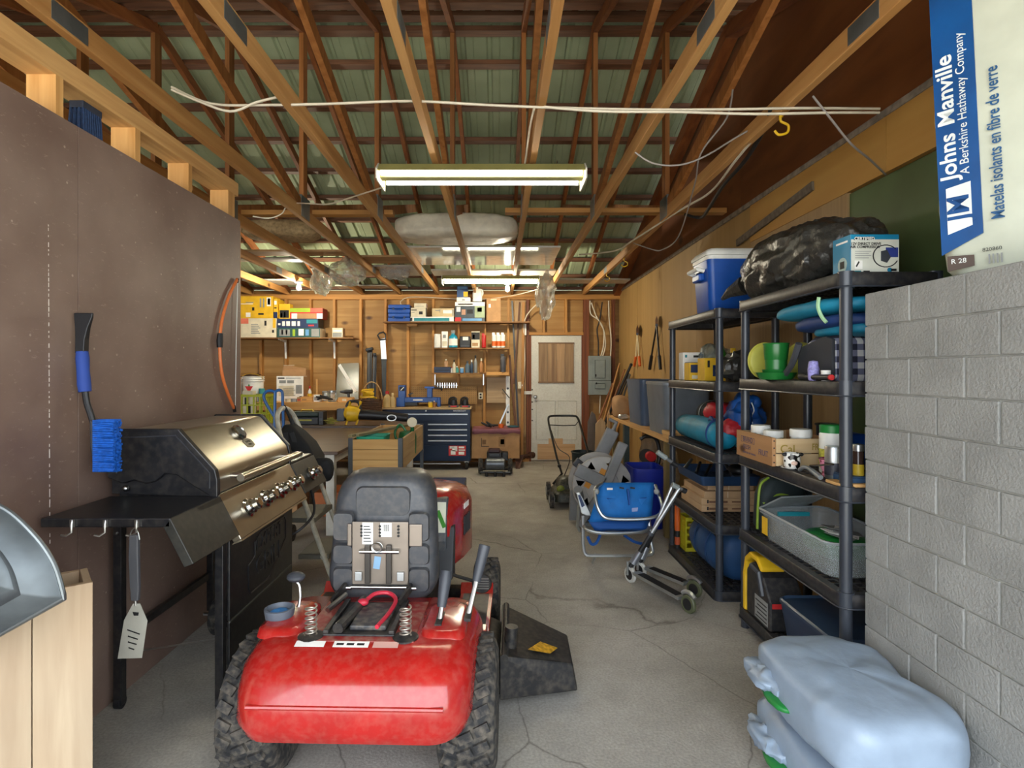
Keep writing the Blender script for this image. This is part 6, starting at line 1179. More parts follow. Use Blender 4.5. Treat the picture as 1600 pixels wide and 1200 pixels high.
# ---------------------------------------------------------------- kick scooters
def scooter(lb, dx, dy, hp):
    t = thing('kick_scooter', lb, 'scooter', (.92+dx, 3.7+dy, 0), 'folding kick scooters'); o = lambda px_, py_, Y: U(px_, py_, Y) + Vector((0, 0, 0))
    D = hp; Yf = D['Yf']; Yr = D['Yr']; f = U(*D['front'], Yf); rr = U(*D['rear'], Yr); r = .055
    f.z = rr.z = r + .001
    dirv = (rr-f).normalized(); side = Vector((-dirv.y, dirv.x, 0))
    for p, nm in ((f, 'front_wheel'), (rr, 'rear_wheel')):
        q = Matrix.Translation(p) @ side.to_track_quat('X', 'Z').to_matrix().to_4x4(); w = part(nm, MB().lathe([(r*.62, -.012), (r*.92, -.012), (r, -.006), (r, .006), (r*.92, .012), (r*.62, .012)], (0,0,0), 22, 'x').xf(q), mat('scoot_wheel', '#c9c9c4', .5) if nm[0] == 'f' else mat('scoot_wheel2', '#53573f', .5), t, True); part('hub', MB().lathe([(0, -.014), (r*.63, -.014), (r*.63, .014), (0, .014)], (0,0,0), 14, 'x').xf(q), BLACK, w, True)
    a = f + dirv*.06 + Vector((0, 0, .03)); b = rr - dirv*.06 + Vector((0, 0, .015))
    m = part('deck', MB().bar(a, b, .06, .022), ALU, t, bevel=.004); part('grip_tape', MB().bar(a.lerp(b, .12)+Vector((0, 0, .0125)), a.lerp(b, .95)+Vector((0, 0, .0125)), .055, .002), INK, m)
    part('fender_brake', MB().tube([rr + dirv*(-.07*math.cos(x_)) + Vector((0, 0, .07*math.sin(x_))) for x_ in [math.pi*(.25+.5*i/8) for i in range(9)]], .014, 6), ALU, t, True)
    h0 = f + Vector((0, 0, .05)); top = U(*D['top'], D['Yt']); mid = h0.lerp(top, .42)
    part('fork', MB().tube([f + side*.025, f + side*.025 + Vector((0, 0, .09)), f - side*.025 + Vector((0, 0, .09)), f - side*.025], .009, 6), ALU, t, True); part('steering_clamp', MB().tube([h0 + (top-h0)*.05, h0 + (top-h0)*.2], .026, 12), mat('clamp_silver', '#aeb3bc', .3, .8), t, True)
    part('lower_column', MB().tube([h0, mid], .017, 10), BLACK, t, True); part('upper_column', MB().tube([mid, top], .0145, 10), ALU, t, True); part('clamp_ring', MB().tube([mid - (top-mid)*.02, mid + (top-mid)*.04], .022, 10), DKGREY, t, True)
    hb = D['bar']; part('handlebar', MB().tube([U(*hb[0], D['Yt']), U(*hb[1], D['Yt'])], .011, 8), ALU, t, True); g = U(*hb[0], D['Yt']).lerp(U(*hb[1], D['Yt']), .45); part('grip', MB().tube([U(*hb[0], D['Yt']), g], .018, 10), mat('grip_grey', '#8b9291', .6), t, True); part('grip', MB().tube([U(*hb[1], D['Yt']).lerp(g, .5), U(*hb[1], D['Yt'])], .018, 10), BLACK, t, True)
scooter('silver kick scooter leaning on the black shelf post with grey grip', 0, 0, dict(front=(1000, 880), rear=(1085, 915), Yf=4.02, Yr=3.66, top=(1052, 757), Yt=4.0, bar=((1027, 706), (1058, 728))))
scooter('kick scooter with dark wheels standing in front of the other one', -.05, -.15, dict(front=(985, 890), rear=(1076, 938), Yf=3.92, Yr=3.42, top=(1062, 763), Yt=3.85, bar=((1050, 757), (1072, 768))))
# ================================================================ black shelving units
SHB = mat('shelf_black', '#202024', .45, bump=.06, dust=.08); PST = mat('shelf_post', '#33373f', .32)
SX0, SX1 = 1.365, 1.79
def shelving(lb, ya, yb, tiers):
    t = thing('shelving_unit', lb, 'shelving', ((SX0+SX1)/2, (ya+yb)/2, 0)); y0, y1 = ya-.03, yb+.03
    for k, z in enumerate(tiers):
        cx, cy_ = (SX0+SX1)/2, (y0+y1)/2; w, d = SX1-SX0, y1-y0
        lp = lambda i, zz: [Vector((cx+a, cy_+b, zz)) for a, b in rrect(w-2*i, d-2*i, .045, 4)]
        tr = part('tier', MB().loft([lp(.004, z-.06), lp(0, z-.055), lp(0, z-.006), lp(.004, z), lp(.03, z), lp(.034, z-.004), lp(.034, z-.05), lp(.01, z-.055)], cap=False), SHB, t, True, sharp=40)
        g = MB(); n = 9; m = 20
        for i in range(n): x = SX0+.034+(w-.068)*i/(n-1); g.box(x-.006, x+.006, y0+.034, y1-.034, z-.012, z-.001)
        for i in range(m): y = y0+.034+(d-.068)*i/(m-1); g.box(SX0+.034, SX1-.034, y-.006, y+.006, z-.014, z-.002)
        part('grid_deck', g, SHB, tr, kind='stuff')
        part('edge_bead', MB().tube(lp(-.003, z-.057), .0035, 5, True), PST, tr, True)
    for x in (SX0+.035, SX1-.035):
        for y in (ya, yb):
            part('post', MB().cyl((x, y, 0), (x, y, tiers[0]-.01), .0235, n=14), PST, t, True)
            for z in tiers: part('collar', MB().cyl((x, y, z-.062), (x, y, z+.004), .031, n=14), PST, t, True)
NT = (1.85, 1.41, .985, .56, .12); FT = (1.85, 1.385, .93, .48, .06)
shelving('black plastic shelving unit beside the block wall', 2.30, 3.24, NT); shelving('black plastic shelving unit behind the scooters', 3.62, 4.60, FT)
e = .0015
# ---- top tiers
def cooler():
    x0, x1, y0, y1, z0 = 1.37, 1.86, 3.73, 4.05, 1.85+e; t = thing('cooler', 'blue cooler with white lid on top of the shelving', 'cooler', (1.6, 3.89, z0)); CB = mat('cooler_blue', '#0c4aa0', .4)
    cx, cy_ = (x0+x1)/2, (y0+y1)/2; lp = lambda i, z: [Vector((cx+a, cy_+b, z)) for a, b in rrect(x1-x0-2*i, y1-y0-2*i, .04, 5)]
    part('body', MB().loft([lp(.025, z0), lp(.02, z0+.01), lp(.0, z0+.34)]), CB, t, True, sharp=50); part('lid_seal', MB().loft([lp(-.004, z0+.34), lp(-.004, z0+.365)]), WHITE, t, True, sharp=50); part('lid', MB().loft([lp(-.012, z0+.366), lp(-.012, z0+.385), lp(.01, z0+.41), lp(.04, z0+.418)]), WHITE, t, True, sharp=50)
    part('side_handle', MB().tube([(x0-.004, 3.80, z0+.27), (x0-.045, 3.80, z0+.285), (x0-.045, 3.98, z0+.285), (x0-.004, 3.98, z0+.27)], .014, 8), WHITE, t, True); part('handle_socket', MB().box(x0-.03, x0+.01, 3.82, 3.96, z0+.21, z0+.26), CB, t, bevel=.01)
cooler()
GBAG = mat('trash_bag', '#302f2c', .3, var=.2, scale=8, bump=1.0, bscale=26)
gb = thing('garbage_bag', 'stuffed black plastic garbage bag lying on the top shelf', 'bag', (1.58, 2.95, 1.85))
part('bag', MB().blob((1.575, 2.93, 2.005), (.40, 1.0, .33), 2.5, .02, 9, 5, 96, 1.6, flat=-.153), GBAG, gb, True, sharp=60); part('tied_corner', MB().tube([(1.45, 3.36, 1.96), (1.40, 3.46, 1.93), (1.38, 3.52, 1.90)], [.06, .03, .012], 8), GBAG, gb, True)
def comp_box():
    Y = 2.335; x0, x1 = XX(1329, Y), XX(1405, Y); z0, z1 = 1.85+e, ZZ(366, Y); t = thing('compressor_box', 'teal and white air compressor retail box on the top shelf', 'box', ((x0+x1)/2, Y+.06, z0)); TB_ = mat('box_teal', '#117ca3', .45)
    part('carton', MB().box(x0, x1, Y, Y+.125, z0, z1), TB_, t, bevel=.002); h = z1-z0; w = x1-x0
    wp = part('front_panel', MB().box(x0+.002, x1-.002, Y-.0012, Y, z0+.002, z0+h*.87), mat('box_white', '#cfd0c4', .45), t); F_ = lambda u, v: (x0+w*u, Y-.0018, z0+h*v)
    part('name_bar', MB().prism([(x0+w*.06, z0+h*.85), (x0+w*.09, z0+h*.92), (x0+w*.5, z0+h*.92), (x0+w*.47, z0+h*.85)], 'y', Y-.0022, Y-.0012), INK, wp)
    for s_, sz, u, v, m_ in (('CERTIFIED', .018, .28, .885, WHITEP), ('12V DIRECT DRIVE', .015, .31, .755, INK), ('AIR COMPRESSOR', .015, .29, .675, INK)): text(wp, s_, sz, (x0+w*u, Y-.0026, z0+h*v), (1,0,0), (0,0,1), m_, bold=.02)
    for i in range(4): part('small_print', MB().box(x0+w*.09, x0+w*(.42-.05*(i % 2)), Y-.0018, Y-.0012, z0+h*(.56-.055*i), z0+h*(.575-.055*i)), GREYP, wp)
    cc = Vector(F_(.72, .45)); part('hose_picture', MB().tube([cc + Vector((.052*math.cos(a), 0, .045*math.sin(a))) for a in [R(40+i*14) for i in range(22)]], .0022, 5), INK, wp); part('pump_picture', MB().box(cc.x+.0, cc.x+.05, Y-.0022, Y-.0012, cc.z-.005, cc.z+.035), mat('pump_blue', '#2b3a86', .5), wp); part('pump_picture', MB().prism([(cc.x-.02, cc.z-.02), (cc.x-.02, cc.z+.02), (cc.x+.005, cc.z+.025), (cc.x+.02, cc.z-.005), (cc.x+.005, cc.z-.028)], 'y', Y-.0024, Y-.0012), DKGREY, wp)
    part('accessory_picture', MB().box(x0+w*.08, x0+w*.24, Y-.0018, Y-.0012, z0+h*.12, z0+h*.34), WHITEP, wp); part('accessory_mark', MB().bar((x0+w*.11, Y-.002, z0+h*.18), (x0+w*.17, Y-.002, z0+h*.31), .001, .006), INK, wp)
    for u, m_ in ((.08, TEAL), (.26, INK)): part('badge', MB().box(x0+w*u, x0+w*(u+.13), Y-.0018, Y-.0012, z0+h*.03, z0+h*.08), m_, wp)
    part('key_badge', MB().cyl((x0+w*.8, Y-.0019, z0+h*.1), (x0+w*.8, Y-.0012, z0+h*.1), .01), TB_, wp); part('key_badge_bar', MB().box(x0+w*.82, x0+w*.94, Y-.0019, Y-.0012, z0+h*.07, z0+h*.13), INK, wp)
    part('side_picture', MB().cyl((x0-.0012, Y+.055, z0+.045), (x0, Y+.055, z0+.045), .032), mat('sidepic', '#9fb7b4', .5), t); part('side_pump', MB().box(x0-.0018, x0-.0012, Y+.04, Y+.07, z0+.03, z0+.06), INK, t); part('side_stripe', MB().box(x0-.001, x0, Y+.02, Y+.10, z1-.028, z1-.02), WHITEP, t)
comp_box()
# ---- second tiers
z2n, z2f = 1.41+e, 1.385+e
wbox('white_product_box', 'white product box with brown side print on the second shelf', 'box', 1.435, 1.60, 4.45, 4.55, z2f, 1.60, WHITEP, [(.5, .82, .75, .9, INK), (.8, .75, .98, .95, LBLUE), (.1, .6, .8, .65, GREYP), (.1, .82, .2, .92, TEAL)])
wbox('yellow_sponge_box', 'small yellow box with navy oval before the white box', 'box', 1.41, 1.50, 4.22, 4.34, z2f, 1.515, YELP, [(.1, .45, .9, .9, NAVY), (.2, .1, .8, .3, CREAM)]); wbox('yellow_soap_box', 'larger yellow box with navy oval label on the second shelf', 'box', 1.435, 1.64, 3.98, 4.12, z2f, 1.545, YELP, [(.28, .2, .85, .7, NAVY), (.35, .4, .75, .5, WHITEP), (.1, .6, .18, .9, INK)])
solo('clear_plastic_bag', MB().blob((1.66, 4.38, 1.52), (.22, .2, .26), 2.3, .03, 10, 3, 26, 1.0, flat=-.13), mat('clear_bag', '#b9c8c0', .15, trans=.7, alpha=.7), 'crumpled clear plastic bag behind the yellow box', 'bag', None, True, sharp=30)
bottle('green_bottle', 'green bottle standing behind the shelf post', 1127, 529, zY(4.25, z2f), 17, 4.25, mat('bottle_green', '#2b6b1f', .3), YEL, None, 'bottle'); bottle('yellow_spray_bottle', 'dark spray bottle with yellow trigger head behind the crumpled black bag', 1147, 551, zY(4.05, z2f), 12, 4.05, mat('spray_dark', '#3a2a20', .4), YEL, None, 'spray')
solo('black_crumpled_bag', MB().blob((1.60, 3.74, 1.475), (.24, .2, .18), 2.2, .03, 14, 7, 30, 1.2, flat=-.088), GBAG, 'small crumpled black bag on the second shelf', 'bag', None, True, sharp=30)
def disc(lb, c, r, tilt):
    t = thing('camping_plate', lb, 'plate', Vector(c)-Vector((0, 0, r)), 'pale yellow plates'); YD = mat('pale_yellow', '#b9b54e', .5)
    m = Matrix.Translation(Vector(c)) @ Matrix.Rotation(tilt, 4, 'Z'); part('disc', MB().lathe([(0, -.006), (r*.9, -.006), (r*.96, -.002), (r, .006), (r, .018), (r*.94, .018), (r*.9, .004), (0, .004)], (0,0,0), 32, 'y').xf(m), YD, t, True, sharp=50)
    part('rim', MB().tube([m @ Vector((r*math.cos(a), .012, r*math.sin(a))) for a in [2*math.pi*i/28 for i in range(28)]], .005, 6, True), YD, t, True)
disc('pale yellow round plate leaning behind the green beaker', (1.455, 3.10, z2n+.098), .097, .1); disc('second pale yellow plate mostly behind the green beaker', (1.60, 3.0, z2n+.096), .095, .2)
DG = mat('camp_green', '#1c6a2c', .3)
tr_ = thing('green_tray', 'green plastic bowl under the beaker on the second shelf', 'bowl', (1.40, 2.88, z2n)); part('bowl', MB().lathe([(0, .004), (.07, .004), (.092, .035), (.096, .035), (.075, 0), (0, 0)], (1.40, 2.88, z2n), 28, cap=False), DG, tr_, True, sharp=50); part('inner_bowl', MB().lathe([(.05, .02), (.062, .05), (.066, .05), (.054, .012)], (1.40, 2.88, z2n), 24, cap=False), DG, tr_, True); part('bowl_floor', MB().cyl((1.40, 2.88, z2n+.02), (1.40, 2.88, z2n+.024), .056), DG, tr_)
bk3 = thing('green_beaker', 'green plastic beaker standing in the green bowl', 'cup', (1.40, 2.88, z2n+.026)); part('beaker', MB().lathe([(0, .0), (.042, .0), (.048, .03), (.05, .07), (.054, .075), (.058, .12), (.06, .155), (.056, .155), (.05, .02), (0, .01)], (1.40, 2.88, z2n+.026), 28, cap=False), DG, bk3, True, sharp=50); part('lip_ring', MB().tube([(1.40+.06*math.cos(a), 2.88+.06*math.sin(a), z2n+.18) for a in [2*math.pi*i/24 for i in range(24)]], .0035, 6, True), DG, bk3, True)
def plaid():
    m, nt, p = base('plaid'); L = nt.links; tc = nd(nt, 'ShaderNodeTexCoord'); sp = nd(nt, 'ShaderNodeSeparateXYZ'); L.new(tc.outputs['Object'], sp.inputs[0]); fs = []
    for ax in (0, 2):
        a = nd(nt, 'ShaderNodeMath', operation='MULTIPLY'); a.inputs[1].default_value = 19; L.new(sp.outputs[ax], a.inputs[0]); b = nd(nt, 'ShaderNodeMath', operation='FRACT'); L.new(a.outputs[0], b.inputs[0]); c = nd(nt, 'ShaderNodeMath', operation='GREATER_THAN'); c.inputs[1].default_value = .5; L.new(b.outputs[0], c.inputs[0]); fs.append(c)
    s = nd(nt, 'ShaderNodeMath', operation='ADD'); L.new(fs[0].outputs[0], s.inputs[0]); L.new(fs[1].outputs[0], s.inputs[1]); d = nd(nt, 'ShaderNodeMath', operation='DIVIDE'); d.inputs[1].default_value = 2; L.new(s.outputs[0], d.inputs[0])
    r = ramp(nt, [(0, '#d8d8d8'), (.45, '#6d7088'), (.9, '#1c1f33')]); r.color_ramp.interpolation = 'CONSTANT'; L.new(d.outputs[0], r.inputs[0]); L.new(r.outputs[0], p.inputs['Base Color']); p.inputs['Roughness'].default_value = .85; return m
pb = thing('picnic_bag', 'black and white plaid picnic bag with dark grey flap', 'bag', (1.58, 2.55, z2n)); part('plaid_body', MB().loft([[Vector((1.60+a, 2.56+b, z)) for a, b in rrect(w, d, .03, 4)] for z, w, d in ((z2n, .30, .26), (z2n+.02, .31, .27), (z2n+.17, .31, .26), (z2n+.2, .27, .2))]), plaid(), pb, True, sharp=50)
part('dark_flap', MB().hull2([Vector((1.425, y_, z_)) for y_, z_ in ((2.44, z2n+.005), (2.72, z2n+.005), (2.72, z2n+.15), (2.5, z2n+.195), (2.44, z2n+.18))], [Vector((1.44, y_, z_)) for y_, z_ in ((2.44, z2n+.005), (2.72, z2n+.005), (2.72, z2n+.15), (2.5, z2n+.195), (2.44, z2n+.18))]), mat('flap_grey', '#2f3137', .8), pb, bevel=.004); part('shoulder_strap', MB().tube(smoothpath([(1.40, 2.66, z2n+.17), (1.40, 2.72, z2n+.08), (1.41, 2.82, z2n+.02)]), [.016]*13, 6), mat('strap2', '#3a3c42', .8), pb, True)
solo('lavender_bottle', MB().lathe([(.018, 0), (.022, .01), (.024, .05), (.018, .085), (0, .09)], (1.39, 2.52, z2n), 16), mat('lavender', '#8b86c0', .5, var=.3, scale=90), 'small lavender patterned bottle before the plaid bag', 'bottle', None, True); solo('white_cup', MB().lathe([(.018, 0), (.02, .045), (.018, .045), (.016, .004), (0, .004)], (1.40, 2.44, z2n), 16, cap=False), WHITE, 'little white cup before the plaid bag', 'cup', None, True)
fl = thing('flashlight', 'black flashlight lying along the second shelf edge', 'flashlight', (1.385, 2.5, z2n)); part('barrel', MB().tube([(1.384, 2.38, z2n+.015), (1.384, 2.56, z2n+.015)], .013, 12), BLACK, fl, True); part('head', MB().tube([(1.384, 2.56, z2n+.016), (1.384, 2.585, z2n+.018), (1.384, 2.61, z2n+.018)], [.013, .017, .017], 12), BLACK, fl, True); part('lens', MB().cyl((1.384, 2.37, z2n+.015), (1.384, 2.38, z2n+.015), .012), REDP, fl)
TQ = mat('turquoise_cloth', '#0f7fa0', .6, var=.2, scale=6, bump=.15); NB = mat('navy_cloth', '#12336b', .65, var=.2, bump=.15)
lj = thing('life_jacket', 'folded turquoise and navy life jacket stuffed under the top shelf', 'life jacket', (1.56, 2.6, 1.62))
for c_, d_, m_, s_ in (((1.55, 2.62, 1.735), (.36, .62, .075), TQ, 3), ((1.58, 2.56, 1.668), (.36, .5, .07), NB, 6), ((1.60, 2.50, 1.632), (.32, .36, .06), TQ, 9)): part('padded_panel', MB().blob(c_, d_, 3.2, .012, 9, s_, 34, .6), m_, lj, True, sharp=60)
part('pale_strap', MB().tube(smoothpath([(1.37, 2.44, 1.77), (1.372, 2.45, 1.73), (1.38, 2.44, 1.69), (1.39, 2.42, 1.66)]), .008, 6), mat('strap_lime', '#9fc79a', .6), lj, True)
# ---- third tiers
z3n, z3f = .985+e, .93+e
def fruit_crate():
    x0, x1, y0, y1, z0, z1 = 1.335, 1.63, 2.785, 3.205, z3n, z3n+.14; t = thing('wooden_crate', 'old printed wooden fruit crate on the third shelf', 'crate', (1.53, 3.1, z0)); CW = wood('crate_wood', '#9a6f46', '#b98c5f', 'y', across=18, knots=4, rnd=0); CW2 = wood('crate_pale', '#b79a70', '#cbb088', 'x', across=18, rnd=0)
    for x in (x0, x1-.018): part('end_board', MB().box(x, x+.018, y0, y1, z0, z1), CW, t, bevel=.003)
    for y in (y0, y1-.01): part('side_slat', MB().box(x0+.019, x1-.019, y, y+.01, z0+.002, z0+.062), CW2, t, bevel=.002); part('side_slat', MB().box(x0+.019, x1-.019, y, y+.01, z0+.066, z1-.004), CW2, t, bevel=.002)
    part('floor_board', MB().box(x0+.019, x1-.019, y0+.011, y1-.011, z0+.002, z0+.01), CW2, t)
    IK = mat('crate_ink', '#5a4a5a', .8); X = x0-.0006
    for s_, sz, y_, z_ in (('BRAND', .036, 3.06, z0+.098), ('FRESH', .034, 3.07, z0+.058), ('FRUIT', .04, 2.88, z0+.052), ('PRODUCE OF CANADA', .014, 3.04, z0+.028)): text(t, s_, sz, (X, y_, z_), (0,-1,0), (0,0,1), IK, bold=.01)
    part('ink_frame', MB().tube([(X, 2.98, z0+.083), (X, 3.14, z0+.083), (X, 3.14, z0+.113), (X, 2.98, z0+.113)], .0012, 4, True), IK, t)
    text(t, 'Cal', .055, (1.41, y0-.0008, z0+.085), (1,0,0), (0,0,1), mat('gold_ink', '#8f7a2c', .7), bold=.01); text(t, 'FRUIT', .045, (1.57, y0-.0008, z0+.095), (1,0,0), (0,0,1), MC['gold_ink'], bold=.01, sx=.7)
    for k in range(4): part('nail_head', MB().cyl((x0+.009, y0-.001, z0+.02+.035*k), (x0+.009, y0+.001, z0+.02+.035*k), .004, n=8), INK, t)
    for (x, y, r, h, lb) in ((1.415, 3.08, .05, .165, 'white screw-lid tub at the back of the wooden crate'), (1.42, 2.95, .048, .15, 'white screw-lid tub in the middle of the wooden crate'), (1.52, 2.87, .052, .165, 'white ribbed tub at the crate front')):
        b = thing('plastic_tub', lb, 'tub', (x, y, z0+.011), 'white tubs in the wooden crate'); part('body', MB().lathe([(r*.88, 0), (r*.92, h*.7), (r*.85, h*.76), (0, h*.76)], (x, y, z0+.011), 20), WHITE, b, True, sharp=50); part('lid', MB().lathe([(r, h*.76), (r, h*.97), (r*.93, h), (0, h)], (x, y, z0+.011), 22), WHITE, b, True, sharp=50)
fruit_crate()
dp_ = thing('dark_pail', 'dark navy pail with black rim behind the crate', 'pail', (1.73, 3.08, z3n)); part('pail', frustum(Vector((1.735, 3.02, z3n)), .042, .05, .19), mat('pail_navy', '#10152b', .4), dp_, True, sharp=40); part('rim', MB().tube([(1.735+.051*math.cos(a), 3.02+.051*math.sin(a), z3n+.185) for a in [2*math.pi*i/20 for i in range(20)]], .006, 6, True), BLACK, dp_, True)
wbox('blue_carton', 'blue carton behind the green lidded jar', 'box', 1.70, 1.775, 2.76, 2.9, z3n, z3n+.16, BLUE, [(.2, .4, .8, .6, LBLUE)])
bottle('green_lid_jar', 'white jar with green lid and yellow label on the third shelf', 1300, 663, zY(2.62, z3n), 36, 2.62, WHITE, GREEN, mat('jar_label', '#b9b54a', .5, var=.5, scale=40), 'jar', None, 'jar')
bottle('label_can', 'food can with dark label before the green lidded jar', 1303, 697, zY(2.48, z3n), 26, 2.48, ALU, ALU, mat('can_label', '#2a2a34', .5, var=.6, scale=30), 'can', None, 'can')
for px_, lb in ((1341, 'dark glass jar with yellow label near the block wall'), (1333, 'second dark glass jar behind the shelf post')): bottle('glass_jar', lb, px_, 694, zY(2.36 if px_ > 1335 else 2.46, z3n), 16, 2.36 if px_ > 1335 else 2.46, mat('dark_jar', '#3a2a26', .15), ALU, mat('jar_y', '#c2a52a', .5), 'jar', 'dark jars on the third shelf', 'jar')
def cow():
    m, nt, p = base('cow_spots'); L = nt.links; tc = nd(nt, 'ShaderNodeTexCoord'); n = nd(nt, 'ShaderNodeTexNoise'); n.inputs['Scale'].default_value = 34; n.inputs['Detail'].default_value = 1; L.new(tc.outputs['Object'], n.inputs[0]); r = ramp(nt, [(.53, '#e2e0da'), (.56, '#141416')]); L.new(n.outputs['Fac'], r.inputs[0]); L.new(r.outputs[0], p.inputs['Base Color']); p.inputs['Roughness'].default_value = .25
    t = thing('cow_spot_mug', 'black and white spotted ceramic mug on the third shelf', 'mug', (1.405, 2.735, z3n)); c = Vector((1.405, 2.735, z3n)); part('mug', MB().lathe([(.026, 0), (.034, .01), (.038, .04), (.036, .075), (.033, .075), (.034, .04), (.024, .006), (0, .006)], c, 22, cap=False), m, t, True, sharp=60)
    for s in (-1, 1): part('ear', MB().ball(c + Vector((s*.038, -.01, .068)), (.014, .008, .009), 10), INK, t, True)
    part('snout', MB().ball(c + Vector((-.006, -.036, .03)), (.016, .008, .011), 10), mat('snout', '#d8b8a8', .4), t, True); part('saucer', MB().lathe([(0, .001), (.05, .006), (.052, .009), (.03, .004), (0, .004)], c + Vector((-.002, 0, 0)), 24, cap=False), m, t, True)
cow()
def dots():
    m, nt, p = base('pink_dots'); L = nt.links; tc = nd(nt, 'ShaderNodeTexCoord'); v = nd(nt, 'ShaderNodeTexVoronoi'); v.inputs['Scale'].default_value = 60; v.inputs['Randomness'].default_value = .2; L.new(tc.outputs['Object'], v.inputs['Vector']); r = ramp(nt, [(.36, '#7a1f33'), (.42, '#d88aa0')]); L.new(v.outputs['Distance'], r.inputs[0]); L.new(r.outputs[0], p.inputs['Base Color']); p.inputs['Roughness'].default_value = .35
    t = thing('pink_bowl', 'pink polka dot bowl with dark rim on the third shelf', 'bowl', (1.45, 2.5, z3n)); part('bowl', MB().lathe([(.02, 0), (.03, .02), (.036, .06), (.033, .06), (.026, .02), (0, .006)], (1.455, 2.52, z3n+.02), 22, cap=False), m, t, True, sharp=60); part('rim', MB().tube([(1.455+.0365*math.cos(a), 2.52+.0365*math.sin(a), z3n+.08) for a in [2*math.pi*i/20 for i in range(20)]], .003, 6, True), mat('darkrim', '#5a1524', .4), t, True); part('stand', MB().cyl((1.455, 2.52, z3n), (1.455, 2.52, z3n+.021), .024), m, t)
dots()
gt_ = thing('tape_gun', 'grey plastic hand tool lying at the third shelf edge', 'hand tool', (1.385, 2.5, z3n)); part('arm', MB().tube(smoothpath([(1.385, 2.60, z3n+.028), (1.38, 2.55, z3n+.034), (1.375, 2.49, z3n+.026), (1.372, 2.43, z3n+.012)]), [.009]*10 + [.011]*9, 8), mat('tool_grey', '#6d7174', .35), gt_, True); part('jaw', MB().tube([(1.385, 2.60, z3n+.028), (1.39, 2.635, z3n+.01)], .009, 8), MC['tool_grey'], gt_, True); part('lever', MB().tube([(1.385, 2.54, z3n+.045), (1.42, 2.42, z3n+.07)], .004, 6), CHROME, gt_, True)
solo('blue_notebook', MB().box(1.43, 1.56, 2.32, 2.44, z3n, z3n+.03).box(1.432, 1.562, 2.318, 2.438, z3n+.031, z3n+.036), mat('note_blue', '#2d4a6b', .6), 'dark blue notebook by the near shelf post', 'book', None, bevel=.002); solo('wood_offcut', MB().box(1.375, 1.42, 2.30, 2.40, z3n, z3n+.012).box(1.421, 1.50, 2.285, 2.31, z3n, z3n+.012), PINEY, 'short pine slat at the near end of the third shelf', 'slat')
jk = thing('blue_jacket', 'crumpled bright blue rain jacket above the wooden crate', 'jacket', (1.68, 3.73, z3f)); JB = mat('jacket_blue', '#0f4f9c', .5, var=.3, scale=7)
part('body', MB().blob((1.64, 3.80, 1.13), (.15, .16, .27), 2.2, .035, 10, 4, 50, 1.5), JB, jk, True, sharp=60); part('sleeve', MB().blob((1.57, 3.70, 1.15), (.10, .14, .16), 2.3, .02, 12, 8, 30, 1.2), JB, jk, True, sharp=60); part('collar', MB().blob((1.655, 3.76, 1.235), (.11, .09, .09), 2.2, .02, 14, 6, 26, 1.2), JB, jk, True); part('zip', MB().tube(smoothpath([(1.64, 3.70, 1.25), (1.65, 3.69, 1.2), (1.635, 3.69, 1.16), (1.65, 3.70, 1.1)]), .004, 6), WHITE, jk, True); part('hem', MB().blob((1.65, 3.78, 1.0), (.16, .16, .12), 2.4, .02, 12, 5, 30, .8), mat('jacket_dark', '#10305f', .6), jk, True)
sl_ = thing('sleeping_bag', 'rolled turquoise sleeping bag in its sack on the third shelf', 'sleeping bag', (1.48, 4.1, z3f)); part('roll', MB().tube([(1.49, 4.58, z3f+.085), (1.49, 4.54, z3f+.095), (1.485, 4.3, z3f+.1), (1.48, 4.0, z3f+.105), (1.475, 3.74, z3f+.1), (1.475, 3.69, z3f+.095), (1.475, 3.66, z3f+.09)], [.05, .085, .092, .098, .094, .075, .03], 24), mat('sleep_turq', '#0d7c9c', .6, var=.15, scale=8, bump=.3, bscale=18), sl_, True, sharp=70); part('drawstring_end', MB().lathe([(.03, 0), (.05, .004), (.052, .012), (.03, .016)], (1.42, 3.84, z3f+.17), 16, 'x', False), NB, sl_, True); part('strap_band', MB().tube([(1.478+.098*math.cos(a), 3.80, z3f+.107+.098*math.sin(a)) for a in [2*math.pi*i/24 for i in range(24)]], .007, 6, True), NB, sl_, True)
solo('turquoise_mat', MB().tube([(1.62, 3.66, z3f+.05), (1.62, 4.0, z3f+.05)], .045, 18), mat('mat_turq', '#1592b0', .6), 'small turquoise roll beside the sleeping bag', 'roll', None, True)
nt_ = thing('black_net_roll', 'black ribbed roll with cord loops behind the sleeping bag', 'roll', (1.68, 4.3, z3f)); part('roll', MB().tube([(1.66, 4.54, z3f+.19), (1.66, 4.4, z3f+.20), (1.66, 4.1, z3f+.2), (1.66, 3.95, z3f+.19)], [.09, .095, .095, .09], 22), mat('net_black', '#14181c', .8, var=.5, scale=50, bump=.8, bscale=70), nt_, True); part('support', MB().box(1.60, 1.76, 4.0, 4.5, z3f, z3f+.105), mat('net_box', '#1e2a30', .7), nt_)
for y in (4.0, 4.45): part('cord_loop', MB().tube([(1.66+.1*math.cos(a), y, z3f+.195+.1*math.sin(a)) for a in [2*math.pi*i/22 for i in range(22)]], .004, 5, True), ALU, nt_, True)
rp = thing('red_pouch', 'red nylon pouch with black strap on the sleeping bag', 'pouch', (1.58, 3.92, 1.1)); part('pouch', MB().blob((1.545, 3.99, z3f+.235), (.18, .22, .12), 2.5, .02, 12, 4, 28, .8), mat('red_nylon', '#b0222c', .5, var=.2), rp, True, sharp=60); part('strap', MB().tube([(1.545+.07*math.cos(a), 3.98, z3f+.235+.062*math.sin(a)) for a in [2*math.pi*i/20 for i in range(20)]], .009, 6, True), BLACK, rp, True)
